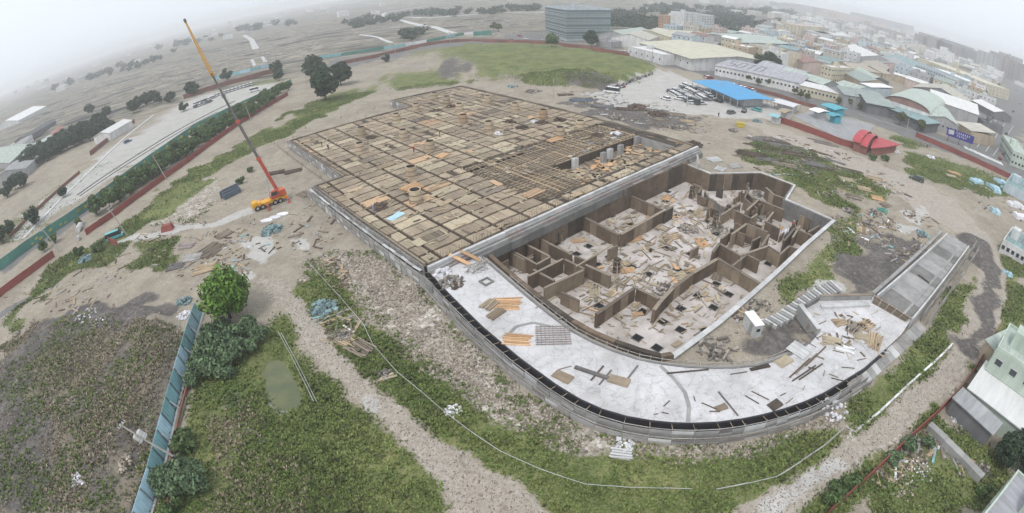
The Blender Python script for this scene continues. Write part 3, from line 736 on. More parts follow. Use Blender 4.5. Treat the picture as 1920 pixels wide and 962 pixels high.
# round plywood column forms on the deck
def ring(q, r0, r1, z0, z1, n=14, mi=0, mi_in=0):
    for i in range(n):
        a0, a1 = 2 * math.pi * i / n, 2 * math.pi * (i + 1) / n
        c0, s0, c1, s1 = math.cos(a0), math.sin(a0), math.cos(a1), math.sin(a1)
        q.quad((r1 * c0, r1 * s0, z0), (r1 * c1, r1 * s1, z0), (r1 * c1, r1 * s1, z1), (r1 * c0, r1 * s0, z1), mi)
        q.quad((r0 * c1, r0 * s1, z0), (r0 * c0, r0 * s0, z0), (r0 * c0, r0 * s0, z1), (r0 * c1, r0 * s1, z1), mi_in)
        q.quad((r0 * c0, r0 * s0, z1), (r1 * c0, r1 * s0, z1), (r1 * c1, r1 * s1, z1), (r0 * c1, r0 * s1, z1), mi)
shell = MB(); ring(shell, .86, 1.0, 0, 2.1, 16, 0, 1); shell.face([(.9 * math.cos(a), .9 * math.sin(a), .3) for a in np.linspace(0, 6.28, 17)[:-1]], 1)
band = MB(); ring(band, .99, 1.045, 0, .14, 16)
foot_ = MB()
for a in (0, 1.57, 3.14, 4.71): foot_.bar((1.05 * math.cos(a) - .9 * math.sin(a), 1.05 * math.sin(a) + .9 * math.cos(a), .06), (1.05 * math.cos(a) + .9 * math.sin(a), 1.05 * math.sin(a) - .9 * math.cos(a), .06), .14, .14)
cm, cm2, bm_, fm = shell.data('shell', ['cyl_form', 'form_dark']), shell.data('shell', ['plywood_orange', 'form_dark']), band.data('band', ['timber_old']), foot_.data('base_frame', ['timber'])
CF = [(679, 254), (757, 259), (676, 284), (807, 281), (772, 331), (780, 377), (781, 207), (744, 226), (815, 186), (915, 192), (966, 207), (1019, 222), (869, 230), (917, 244), (1088, 241), (1050, 255), (862, 207), (838, 195)]
for k, px in enumerate(CF):
    p = G(px[0], px[1], 2.5)
    t = thing('column_form', 'tan round plywood column form standing on the formwork deck' if k not in (11, 12) else 'reddish round plywood column form on the far half of the formwork deck', 'column form', p, R.random() * 6, 'round column forms on the deck' if k not in (11, 12) else 'reddish column forms on the deck')
    sc = (1, 1, R.uniform(.9, 1.1)); t.scale = (1.25,) * 3
    put('shell', cm2 if k in (11, 12) else cm, t, sc=sc); put('band', bm_, t, (0, 0, .3)); put('band', bm_, t, (0, 0, 1.2)); put('base_frame', fm, t)

# loose boards, timber bundles and dark clutter lying on the deck
def bundle(name, label, cat, loc, rz, n, L, w, h, mname, group=None, fan=.0, rows=1, gap=1.25):
    t = thing(name, label, cat, loc, rz, group)
    me = {}
    for r_ in range(rows):
        for k in range(n):
            q = MB(); q.box((0, 0, 0), (L * R.uniform(.85, 1.05), w, h)); put('plank', q.data('plank', [mname]), t, (R.uniform(-.15, .15) * L * .3, (k - (n - 1) / 2) * w * gap, h / 2 + r_ * h * 1.05), rot=(0, 0, R.uniform(-fan, fan)))
    return t
def onto(px, py, z): return G(px, py, z)
for px, lab in [((815, 448), 'row of thin battens laid like a rack on the near corner of the formwork deck')]:
    c = onto(806, 446, 2.55)
    t = thing('batten_rack', lab, 'battens', c, UANG)
    q = MB(); q.box((0, 0, .03), (6.4, 2.4, .06)); q.build('sheet', ['plywood_pale'], t, (0, 0, 0))
    for k in range(17): q = MB(); q.box((0, 0, 0), (.09, 2.2, .12)); put('batten', q.data('batten', ['timber_old']), t, (-1.2 + k * .24, .1, .13))
for k in range(150):
    for tr in range(20):
        u_, v_ = R.uniform(1, 83), R.uniform(1, 104) ** 1.0
        if in_void(u_, v_) or (v_ > 47 and u_ < 9) or (v_ > 92 and u_ < 55): continue
        break
    q = MB(); big = R.random() < .35
    q.box((0, 0, 0), (R.uniform(1.8, 3.6), R.uniform(.9, 1.5) if big else R.uniform(.16, .4), .07))
    o = q.build('loose_board', [R.choice(('plywood_pale', 'plywood_pale', 'timber', 'plywood', 'timber_old', 'plywood_orange' if k % 3 == 0 else 'timber'))], None, (0, 0, 0))
    o.location = D(u_, v_, 2.62); o.rotation_euler = (0, 0, UANG + R.choice((0, 0, 1.57)) + R.gauss(0, .12))
    tag(o, 'loose board lying on the plywood panels of the formwork deck', 'board', 'loose boards on the formwork deck')
for px, ang, n, L, mname, lab in [((772, 352), .1, 9, 4.6, 'timber_orange', 'bundle of orange boards near the left edge of the deck, below a column form'), ((735, 345), .05, 7, 4.5, 'plywood_pale', 'bundle of pale boards by the notch on the left edge of the deck'),
        ((876, 375), .2, 8, 3.4, 'plywood_pale', 'small stack of yellowish boards in the middle of the near deck'), ((935, 262), 0, 7, 5.5, 'plywood_pale', 'long pale boards stacked along the opening of the deck'),
        ((1040, 262), 0, 6, 5, 'timber_orange', 'warm boards stacked at the upper edge of the joist grid'), ((725, 310), .1, 6, 5, 'timber', 'grey timber laid in a fan on the left half of the deck'),
        ((830, 292), .3, 6, 3.6, 'timber_orange', 'short salmon boards beside two column forms on the deck'), ((1000, 362), .05, 6, 5, 'plywood_orange', 'reddish sheets stacked near the stepped edge of the deck'), ((690, 300), .1, 8, 4, 'timber_old', 'dark planks stacked on the left half of the deck')]:
    bundle('board_stack', lab, 'board stack', onto(px[0], px[1], 2.55), UANG + ang, n, L, .32, .09, mname, fan=.05, rows=2)
def heap(name, label, cat, loc, rad, hgt, n, mname, smin, smax, group=None, elong=1.0, rz=0.0, long=1.0):
    """a loose heap of irregular pieces as one thing"""
    q = MB()
    for k in range(n):
        a, r_ = R.random() * 6.283, math.sqrt(R.random())
        x, y = math.cos(a) * r_ * rad * elong, math.sin(a) * r_ * rad
        s = R.uniform(smin, smax)
        q.box((x, y, max(.05, hgt * (1 - r_ ** 1.5) * R.uniform(.5, 1))), (s * R.uniform(.8, 1.5) * long, s * R.uniform(.6, 1.2), s * R.uniform(.4, .9)), R.random() * 3.14, 0, (R.uniform(-.5, .5), R.uniform(-.5, .5)))
    o = q.build(name, [mname], None, (0, 0, 0)); o.location = loc; o.rotation_euler = (0, 0, rz)
    if hgt <= .3 and smax < .65 and long == 1: o.name = 'litter'; return kind(o, 'stuff')
    return tag(o, label, cat, group)
for px, lab in [((1049, 226), 'largest dark heap of rebar on the far right of the deck'), ((955, 229), 'dark heap of rebar left of the white sacks on the deck'), ((818, 208), 'dark rebar heap near the top left of the deck'), ((845, 200), 'dark rebar heap right of a pale column form at the top of the deck'), ((1016, 230), 'dark heap beside the reddish column form on the deck'),
        ((696, 258), 'small dark heap between two column forms on the left deck'), ((1120, 254), 'dark heap on the right end of the joist grid'), ((980, 240), 'low dark heap in the centre of the far deck'), ((712, 388), 'brown heap of fittings on the near left deck')]:
    heap('rebar_heap', lab, 'rebar heap', onto(px[0], px[1], 2.5), 1.7, .7, 46, 'rebar', .15, .5, long=2.4)
for px, lab in [((1000, 228), 'white sacks lying together on the far half of the deck'), ((1155, 251), 'white sacks at the right end of the joist grid'), ((935, 251), 'pale sacks by the upper edge of the deck opening')]:
    heap('sack_heap', lab, 'sacks', onto(px[0], px[1], 2.5), 1.3, .4, 14, 'bag_white', .4, .8)
for k, (px, m_) in enumerate([((742, 406), 'blue_grey_sheet'), ((792, 262), 'timber_old')]):
    q = MB(); q.box((0, 0, .04), (3.6, 1.8, .05)); q.box((.3, .1, .1), (3.0, 1.5, .05), .1); o = q.build('tarp_sheet' if k == 0 else 'dark_sheet', ['blue_tarp' if k == 0 else m_], None, (0, 0, 0)); o.location = onto(px[0], px[1], 2.55); o.rotation_euler = (0, 0, UANG + .25)
    tag(o, ['pale blue sheet spread on the near left part of the deck', 'dark sheet laid near the right column form of the left deck'][k], 'sheet')
for px in [(846, 254), (790, 300)]:
    pass

# stepped concrete beam along the edge of the deck above the pit
steps = thing('stepped_beam', 'long stepped beam of grey concrete strips between the formwork deck and the pit', 'edge beam', D(40, -1, 0))
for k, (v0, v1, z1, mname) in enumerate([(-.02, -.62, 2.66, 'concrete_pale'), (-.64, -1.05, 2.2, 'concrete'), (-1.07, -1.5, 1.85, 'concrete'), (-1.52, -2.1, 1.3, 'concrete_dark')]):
    n = 21
    for i in range(n):
        ua, ub = i * 84 / n + .03, (i + 1) * 84 / n - .03
        if k == 3 and i < 2: continue
        q = MB(); dz = R.uniform(-.05, .05); dv = R.uniform(-.05, .05)
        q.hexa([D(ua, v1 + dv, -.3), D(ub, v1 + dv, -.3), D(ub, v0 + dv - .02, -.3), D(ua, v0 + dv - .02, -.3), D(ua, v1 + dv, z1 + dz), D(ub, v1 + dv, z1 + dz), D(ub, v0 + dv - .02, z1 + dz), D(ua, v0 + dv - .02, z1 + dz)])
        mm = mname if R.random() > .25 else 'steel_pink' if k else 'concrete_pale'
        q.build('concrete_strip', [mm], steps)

def pit_ok_(p): return bool(inpoly(np.array([p.x]), np.array([p.y]), pin)[0])
# ------------------------------------------------------------------ pit: floor, retaining wall, inner walls, footing holes
pit = thing('excavation_pit', 'deep sunken basement pit with a pale concrete floor littered with timber', 'pit', (pit_w[0].x, pit_w[0].y, PZ))
q = MB(); q.prism([(p.x, p.y) for p in pit_w], PZ - .4, PZ); q.build('floor', ['concrete_floor'], pit)
rw = thing('retaining_wall', 'brown formwork retaining wall around the basement pit with a pale coping', 'retaining wall', (pit_w[10].x, pit_w[10].y, 0))
pin = inset([tuple(p) for p in pit_w], .75)
npit = len(pit_w)
for i in range(npit):
    a, c = Vector((pit_w[i].x, pit_w[i].y, 0)), Vector((pit_w[(i + 1) % npit].x, pit_w[(i + 1) % npit].y, 0))
    ai, ci = Vector((*pin[i], 0)), Vector((*pin[(i + 1) % npit], 0))
    L = (c - a).length; n = max(1, round(L / 2.2))
    west = i < 9; north = i == npit - 1
    top = .95 if west else 1.25 if north else .32
    for k in range(n):
        p0, p1, q0, q1 = a.lerp(c, k / n), a.lerp(c, (k + 1) / n), ai.lerp(ci, k / n), ai.lerp(ci, (k + 1) / n)
        g = (p1 - p0).normalized() * .015; jit = R.uniform(-.04, .04); nrm = (q0 - p0).normalized() * jit
        q = MB()
        q.hexa([(p0 + g).to_tuple()[:2] + (PZ,), (p1 - g).to_tuple()[:2] + (PZ,), (q1 - g + nrm).to_tuple()[:2] + (PZ,), (q0 + g + nrm).to_tuple()[:2] + (PZ,), (p0 + g).to_tuple()[:2] + (top,), (p1 - g).to_tuple()[:2] + (top,), (q1 - g + nrm).to_tuple()[:2] + (top,), (q0 + g + nrm).to_tuple()[:2] + (top,)])
        q.build('wall_panel', [R.choice(('form_brown', 'form_brown', 'form_dark')) if not (12 <= i <= 14) else 'concrete_dark'], rw)
    if not west and not north and i >= 9:
        n = max(1, round(L / 2.4)); big = 9 <= i < 13
        for k in range(n):
            p0, p1, q0, q1 = a.lerp(c, k / n), a.lerp(c, (k + 1) / n), ai.lerp(ci, k / n), ai.lerp(ci, (k + 1) / n)
            g = (p1 - p0).normalized() * .02; w = (p0 - q0); e = 1.06 if big else .25
            q = MB(); o0, o1 = q0 + w * (.12 if big else .62), q1 + (p1 - q1) * (.12 if big else .62)
            x0, x1 = p0 + w * .22, p1 + (p1 - q1) * .22
            q.hexa([tuple((o0 + g).xy) + (.30,), tuple((o1 - g).xy) + (.30,), tuple((x1 - g).xy) + (.30,), tuple((x0 + g).xy) + (.30,), tuple((o0 + g).xy) + (.52,), tuple((o1 - g).xy) + (.52,), tuple((x1 - g).xy) + (.52,), tuple((x0 + g).xy) + (.52,)])
            q.build('coping_block', ['concrete_pale'], rw)
pitz = lambda px, py, z=PZ: G(px, py, z)
def thin_wall(pts, top, th, label, mname='form_brown', name='basement_wall', piece=2.0, base=PZ, group=None):
    w = [G(p[0], p[1], top) for p in pts]
    t = thing(name, label, 'basement wall', (w[0].x, w[0].y, base), 0, group)
    for i in range(len(w) - 1):
        a, c = w[i], w[i + 1]; n = max(1, round((c - a).length / piece))
        for k in range(n):
            p0, p1 = a.lerp(c, k / n), a.lerp(c, (k + 1) / n); d_ = (p1 - p0).normalized(); s_ = Vector((-d_.y, d_.x, 0)) * (th / 2); g = d_ * .015
            if i and k == 0: g = d_ * .015
            tz = top + R.uniform(-.06, .06); j = s_ * R.uniform(-.2, .2)
            q = MB(); q.hexa([tuple((p0 + g - s_ + j).xy) + (base,), tuple((p1 - g - s_ + j).xy) + (base,), tuple((p1 - g + s_ + j).xy) + (base,), tuple((p0 + g + s_ + j).xy) + (base,), tuple((p0 + g - s_ + j).xy) + (tz,), tuple((p1 - g - s_ + j).xy) + (tz,), tuple((p1 - g + s_ + j).xy) + (tz,), tuple((p0 + g + s_ + j).xy) + (tz,)])
            q.build('wall_panel', [mname if R.random() < .75 else 'form_tan'], t)
    for i in range(len(w) - 1):
        d_ = (w[i + 1] - w[i]).normalized() * .02
        q = MB(); q.bar(w[i] + d_ + Vector((0, 0, .08)), w[i + 1] - d_ + Vector((0, 0, .08)), th * 1.25, .1); q.build('top_rail', ['timber_old'], t)
    return t
thin_wall([(1072, 396), (1160, 441)], -1.3, .5, 'left dark wall of the square basement room under the stepped beam')
thin_wall([(1164, 440), (1243, 396)], -1.3, .5, 'front dark wall of the square basement room under the stepped beam')
thin_wall([(1242, 394), (1168, 361)], -1.3, .5, 'right dark wall of the square basement room under the stepped beam')
thin_wall([(984, 432), (1030, 457), (1072, 478)], -1.4, .4, 'tall tan wall at the left of the second basement room')
thin_wall([(962, 446), (1030, 481)], -1.3, .35, 'narrow wall left of the tan wall in the near left corner of the pit')
thin_wall([(938, 458), (1008, 497)], -1.3, .3, 'leftmost narrow wall in the near left corner of the pit')
thin_wall([(1032, 482), (1005, 497)], -1.4, .3, 'short cross wall joining two narrow walls in the left corner of the pit')
thin_wall([(990, 519), (1056, 486)], -1.3, .35, 'back wall of the small basement chamber near the white slab')
thin_wall([(1059, 487), (1096, 505)], -1.3, .35, 'right wall of the small basement chamber near the white slab')
thin_wall([(1094, 507), (1020, 541)], -1.3, .35, 'front wall of the small basement chamber near the white slab', 'form_tan')
thin_wall([(1098, 497), (1145, 518)], -1.6, .4, 'stub wall right of the small basement chamber')
thin_wall([(1118, 590), (1190, 540)], -1.5, .45, 'straight wall running towards the curved slab in the middle of the pit')
thin_wall([(1194, 541), (1236, 561)], -1.7, .4, 'short wall turning right from the straight middle wall')
thin_wall([(1226, 582), (1238, 566), (1262, 540), (1300, 512), (1345, 486)], -1.5, .5, 'long curved wall across the right half of the pit')
thin_wall([(1348, 487), (1390, 511), (1430, 535)], -1.5, .5, 'broad wall from the curved wall to the right side of the pit', 'form_tan')
thin_wall([(1336, 474), (1349, 457), (1388, 480)], -1.4, .4, 'angled dark wall of a chamber on the right of the pit')
thin_wall([(1392, 478), (1440, 462), (1462, 476)], -1.2, .4, 'wall with vertical tan boards in the right corner of the pit', 'form_tan')
thin_wall([(1372, 440), (1400, 420), (1440, 436)], -1.2, .4, 'upper dark wall among the chambers at the right of the pit')
thin_wall([(1442, 440), (1428, 462)], -1.2, .4, 'short dark wall in the chambers at the right of the pit')
thin_wall([(1470, 452), (1490, 428), (1530, 446)], -1.0, .4, 'wall under the right corner of the pit beside the worker')
thin_wall([(1400, 395), (1422, 375), (1470, 394)], -1.0, .4, 'back wall of the chambers below the upper right rim of the pit')
thin_wall([(1322, 358), (1330, 372), (1350, 386), (1385, 397)], -1.9, .35, 'curved low wall around the pale quarter circle at the top of the pit', 'concrete_dark')
thin_wall([(1398, 358), (1412, 372), (1440, 380)], -1.2, .4, 'curved brown wall in the top right corner of the pit')
thin_wall([(1436, 352), (1452, 366), (1470, 372)], -1.2, .4, 'small curved wall in the extreme top right corner of the pit')
HOLES = [(775, 195), (715, 250), (405, 365), (320, 450), (550, 468), (465, 525), (705, 545), (610, 597), (865, 620), (600, 765), (990, 495), (1105, 480), (1035, 330), (800, 455), (1165, 390), (1180, 250), (1290, 220), (1105, 145), (1000, 80), (1120, 75), (1140, 30), (1385, 175), (1445, 145), (1285, 525), (1190, 635), (985, 670), (1470, 380), (1645, 455), (1675, 570), (1880, 548), (1845, 595), (1470, 740), (1640, 735), (1560, 815), (1340, 825), (1450, 910), (1215, 918), (945, 940), (625, 900), (855, 312), (1405, 290)]
HP = [(960 + x / 3.84, 340 + y / 3.84) for x, y in HOLES] + [(1325 - 2, 620), (1276, 619), (1232, 653), (1195, 634), (1243, 604)]
hfr = MB(); hin = MB()
for s in (-1, 1): hfr.box((0, s * .72, .04), (1.5, .1, .1)); hfr.box((s * .70, 0, .04), (.1, 1.34, .1))
hin.box((0, 0, .012), (1.3, 1.34, .02)); 
fr, hi = hfr.data('rim', ['concrete_dark']), hin.data('water', ['hole'])  # thin dark plate on the flat floor, painted as the shade of a recess
for px in HP:
    p = pitz(*px); t = thing('footing_hole', 'dark square footing hole with a low rim in the pit floor', 'footing hole', p, UANG + R.uniform(-.05, .05), 'footing holes in the pit floor')
    put('rim', fr, t); put('water', hi, t)
EXTRA = [([(1000, 506), (1040, 527)], -1.6, 'wall between the two chambers beside the white slab'), ([(950, 470), (985, 489), (1000, 482)], -1.5, 'angled wall piece in the near left corner of the pit'), ([(1052, 548), (1086, 565)], -1.8, 'low wall below the slab edge left of the straight wall'), ([(1078, 480), (1100, 490), (1118, 480)], -1.7, 'bent low wall in front of the second basement room'),
 ([(1246, 397), (1262, 388)], -1.2, 'short wall piece at the right corner of the square room'), ([(1405, 352), (1396, 372), (1420, 392)], -1.3, 'bent wall below the upper rim of the pit'), ([(1352, 404), (1380, 386)], -1.6, 'slanting wall between the timber and the right chambers'), ([(1380, 396), (1408, 410), (1420, 402)], -1.3, 'dark corner wall in the upper chambers'), ([(1450, 398), (1436, 416), (1462, 430)], -1.2, 'wall of the chamber left of the worker'),
 ([(1352, 448), (1368, 436)], -1.4, 'short wall above the angled dark chamber wall'), ([(1500, 424), (1486, 446)], -1.1, 'cross wall just right of the worker'), ([(1412, 452), (1426, 444)], -1.3, 'small wall piece in the middle of the right chambers'), ([(1372, 500), (1400, 478), (1424, 490)], -1.4, 'wall enclosing two footing holes at the right'), ([(1462, 478), (1480, 462), (1502, 470)], -1.1, 'wall close to the right rim of the pit'),
 ([(1516, 436), (1536, 424)], -1.0, 'short wall in the extreme right corner of the pit'), ([(1300, 345), (1316, 352), (1310, 362)], -1.7, 'low dark wall at the far end of the pit'), ([(1140, 470), (1158, 461)], -1.7, 'low wall at the lower corner of the square room'), ([(1296, 470), (1310, 462)], -2.2, 'low stub wall in the middle of the pit')]
for pts_, tz_, lab in EXTRA: thin_wall(pts_, tz_, .34, lab, R.choice(('form_brown', 'form_brown', 'form_tan', 'form_dark')))
for (x0, y0, x1, y1, n, lab, g_) in ((1385, 352, 1535, 478, 22, 'short brown stub wall in the crowded right part of the pit', 'stub walls in the right part of the pit'), (930, 455, 1060, 520, 7, 'short brown stub wall in the near left corner of the pit', 'stub walls in the near left corner of the pit'), (1290, 335, 1390, 420, 8, 'low dark stub wall at the far side of the pit', 'stub walls at the far side of the pit')):
    k = 0
    while k < n:
        a = G(R.uniform(x0, x1), R.uniform(y0, y1), PZ); d_ = (U if R.random() < .5 else V) * R.uniform(1.3, 3.6); c = a + d_
        if not (pit_ok_(a) and pit_ok_(c)): continue
        k += 1; t = thing('basement_wall', lab, 'basement wall', a, math.atan2(d_.y, d_.x), g_); L = d_.length; hh = R.uniform(1.4, 2.9); m_ = max(1, round(L / 1.7))
        for i in range(m_): q = MB(); q.box(((i + .5) * L / m_, R.uniform(-.03, .03), hh / 2), (L / m_ - .03, .3, hh + R.uniform(-.06, .06))); q.build('wall_panel', [R.choice(('form_brown', 'form_brown', 'form_dark', 'form_tan'))], t, (0, 0, 0))
        q = MB(); q.bar((.2, -.9, .02), (L * .4, -.16, hh * .8), .1, .1); q.build('strut', ['timber'], t, (0, 0, 0))
lit = MB()                                     # splinters and offcuts too small to count
for k in range(1500):
    p = pitz(R.uniform(960, 1540), R.uniform(340, 650), PZ + .02)
    if not pit_ok_(p) or R.random() > vnoise(p.x, p.y, 9, 77) * 1.5: continue
    lit.box((p.x, p.y, PZ + .05 + .02 * (k % 5)), (R.uniform(.3, 1.6), R.uniform(.06, .35), .06), UANG + R.choice((0, 1.57)) + R.gauss(0, .5), k % 4)
kind(lit.build('timber_litter', ['timber', 'timber_old', 'plywood_pale', 'form_tan']), 'stuff')
dl = MB()
for k in range(900):
    u_, v_ = R.uniform(1, 83), R.uniform(1, 104)
    if in_void(u_, v_) or (v_ > 47 and u_ < 9) or (v_ > 92 and u_ < 55): continue
    c = D(u_, v_, 2.58); dl.box(c, (R.uniform(.3, 2.2), R.uniform(.06, .4), .06), UANG + R.choice((0, 0, 1.57)) + R.gauss(0, .25), k % 4)
kind(dl.build('deck_litter', ['timber', 'timber_old', 'plywood_pale', 'form_dark']), 'stuff')
# timber lying about in the pit
def pit_ok(p):
    return inpoly(np.array([p.x]), np.array([p.y]), inset([tuple(a) for a in pit_w], 1.6))[0]
BXS = [(1200, 420, 75, 60), (1290, 400, 70, 50), (1260, 480, 90, 50), (1180, 520, 60, 40), (1150, 560, 60, 30), (1330, 560, 50, 40), (1400, 420, 60, 50), (1240, 600, 60, 40), (1320, 360, 60, 30), (1100, 440, 40, 20)]
PLK = {}
for k in range(340):
    bx = BXS[min(int(abs(R.gauss(0, 3.2))), 9)]
    p = pitz(bx[0] + R.gauss(0, bx[2] * .6), bx[1] + R.gauss(0, bx[3] * .6), PZ + .06 + .02 * (k % 9))
    if not pit_ok(p) or k > 316: continue
    L, w = R.choice(((3.6, .2), (2.6, .22), (2.4, .5), (1.8, .9), (4.2, .16), (1.2, .6))); mn = R.choice(('timber', 'timber', 'timber_old', 'plywood_pale', 'plywood', 'timber_old', 'timber_orange' if k % 2 else 'timber'))
    key = (L, w, mn)
    if key not in PLK: q = MB(); q.box((0, 0, 0), (L, w, .08)); PLK[key] = q.data('loose_plank', [mn])
    o = put('loose_plank', PLK[key], None, p, rot=(R.gauss(0, .03), R.gauss(0, .03), UANG + R.choice((0, 0, .8, 1.57)) + R.gauss(0, .22)))
    tag(o, 'loose plank scattered on the pale floor of the basement pit', 'plank', 'loose planks on the pit floor')
for (px, n, L, mname, ang, lab) in [((1190, 448), 9, 3.4, 'timber_orange', -.3, 'stack of warm boards just outside the square basement room'), ((1315, 455), 9, 3.2, 'timber_orange', .9, 'fresh orange boards stacked near the middle right of the pit'), ((1280, 518), 11, 4, 'plywood_pale', -.5, 'large fan of pale battens in front of the curved wall'),
        ((1115, 548), 7, 3.4, 'plywood_pale', .65, 'pale boards on the floor between the chamber and the straight wall'), ((1175, 508), 6, 2.6, 'timber_orange', -.5, 'orange boards beside the shored dark column'), ((1250, 372), 8, 3, 'timber_orange', .3, 'orange boards at the far end of the pit below the retaining wall'), ((1085, 452), 6, 2.8, 'plywood_orange', -.6, 'reddish sheets in the second basement room'),
        ((1295, 560 - 52), 6, 3, 'plywood_orange', -.4, 'reddish sheets against the curved wall'), ((1345, 520), 8, 2.6, 'timber_old', .2, 'grey battens on the clear floor right of the curved wall'), ((1225, 350), 6, 3, 'plywood_pale', .5, 'pale sheets by the foot of the far retaining wall'), ((1205, 512), 1, 2.6, 'plywood', -.5, 'single thick sheet by a footing hole in the middle of the pit'),
        ((1340, 345), 7, 3, 'timber', .2, 'timber stacked at the foot of the upper rim of the pit'), ((1260, 445), 9, 4.4, 'timber', -.35, 'long planks laid side by side across the middle of the pit'), ((1310, 400), 8, 4, 'timber', .4, 'planks stacked right of the square basement room')]:
    bundle('plank_stack', lab, 'plank stack', pitz(px[0], px[1], PZ), UANG + ang, n, L, .2, .1, mname, fan=.12, rows=2)
for px, lab, mn in [((1120, 405), 'white crumpled sheets on the floor of the square basement room', 'bag_white'), ((1040, 438), 'pale bags on the floor of the second basement room', 'bag_white'), ((1480, 440), 'pale rubbish below the right corner of the pit', 'bag_white'), ((1425, 365), 'brown broken timber in the top right corner of the pit', 'junk_mix'), ((1430, 410), 'brown timber waste between the right chambers', 'junk_mix'), ((1240, 545), 'scattered offcuts below the straight middle wall', 'junk_mix'), ((1345, 430), 'mixed timber waste near the leaning column forms', 'junk_mix'), ((1290, 430), 'timber offcuts in the centre of the pit', 'junk_mix')]:
    heap('waste_heap', lab, 'waste heap', pitz(px[0], px[1], PZ), 2.2, .35, 46, mn, .15, .55, long=1.8)
# shored columns in the pit
for px, lab in [((1155, 512), 'dark column form braced by pale struts in the middle of the pit'), ((1296, 372), 'tall dark column form with struts at the far end of the pit'), ((1363, 408), 'dark column form with leaning struts in front of the right chambers'), ((1340, 425), 'dark column form left of the right chambers')]:
    p = pitz(*px); t = thing('column_formwork', lab, 'column formwork', p, UANG)
    q = MB(); q.box((0, 0, 1.5), (.9, .9, 3.0)); q.build('form_box', ['form_dark'], t, (0, 0, 0))
    for z in (.6, 1.5, 2.5):
        q = MB()
        for s in (-1, 1): q.box((0, s * .5, z), (1.2, .1, .12)); q.box((s * .5, 0, z), (.1, .9, .12))
        q.build('clamp', ['timber_old'], t, (0, 0, 0))
    for a in (0, .8, 1.6, 2.4, 3.9, 5.2):
        q = MB(); q.bar((1.9 * math.cos(a), 1.9 * math.sin(a), .05), (.5 * math.cos(a), .5 * math.sin(a), 2.2), .1, .1); q.build('strut', ['timber'], t, (0, 0, 0))
# struts spanning from the slab to the pit walls
for k, (a, za, c, zc) in enumerate([((1005, 577), 1.6, (1042, 556), -1.2), ((1080, 500), -1.1, (1148, 459), -1.2), ((1045, 600), 1.6, (1072, 586), -.8)]):
    q = MB(); q.bar(G(*a, za), G(*c, zc), .22, .18); o = q.build('timber_beam', ['plywood_pale'], None, tuple(G(*a, za))); tag(o, ['pale timber beam laid from the slab edge into the pit', 'long pale beam lying along the front of the second basement room', 'short pale beam reaching from the curved slab to the pit'][k], 'beam')

# ------------------------------------------------------------------ white curved slab with its black outer wall
slab_poly = slab_out + list(reversed(slab_in))
ramp = thing('curved_slab', 'broad curved slab of fresh white concrete sweeping round the pit', 'concrete slab', (slab_out[8].x, slab_out[8].y, 0))
bmx = bmesh.new()
vs = [bmx.verts.new((p.x - ramp.location.x, p.y - ramp.location.y, SZ)) for p in slab_poly]
f = bmx.faces.new(vs)
if f.normal.z < 0: f.normal_flip()
f.normal_update()
if f.normal.z < 0: f.normal_flip()
bmesh.ops.triangulate(bmx, faces=[f])
me = bpy.data.meshes.new('slab_top'); bmx.to_mesh(me); bmx.free(); me.materials.append(M('concrete_slab'))
put('slab_top', me, ramp)
def off(pts, d):
    out = []
    for i, p in enumerate(pts):
        a, c = pts[max(0, i - 1)], pts[min(len(pts) - 1, i + 1)]; t = (c - a).normalized(); out.append(Vector((p.x - t.y * d, p.y + t.x * d, p.z)))
    return out
def sweep(q, pts, d0, d1, z0, z1, mi=0):
    A_, B_ = off(pts, d0), off(pts, d1)
    for i in range(len(pts) - 1):
        q.hexa([tuple(A_[i].xy) + (z0,), tuple(A_[i + 1].xy) + (z0,), tuple(B_[i + 1].xy) + (z0,), tuple(B_[i].xy) + (z0,), tuple(A_[i].xy) + (z1,), tuple(A_[i + 1].xy) + (z1,), tuple(B_[i + 1].xy) + (z1,), tuple(B_[i].xy) + (z1,)], mi)
def dens(pts, step):
    out = [pts[0]]
    for i in range(len(pts) - 1):
        n = max(1, round((pts[i + 1] - pts[i]).length / step))
        out += [pts[i].lerp(pts[i + 1], (k + 1) / n) for k in range(n)]
    return out
ob = slab_out[:20]
q = MB(); sweep(q, ob, 0, -.24, -.2, SZ + .06); q.build('bitumen_wall', ['bitumen'], ramp)
q = MB(); sweep(q, ob, -.26, -.5, -.2, .35); q.build('footing', ['bitumen'], ramp)
q = MB(); sweep(q, slab_in[:16], .02, .26, -.4, SZ + .10); q.build('inner_kerb', ['concrete_dark'], ramp)
q = MB(); sweep(q, slab_in[:16], .5, .62, -.4, SZ - .1); q.build('inner_form', ['concrete'], ramp)
q = MB(); sweep(q, slab_in[:16], .64, 1.15, .9, 1.0); q.build('inner_walkway', ['scaffold_board'], ramp)
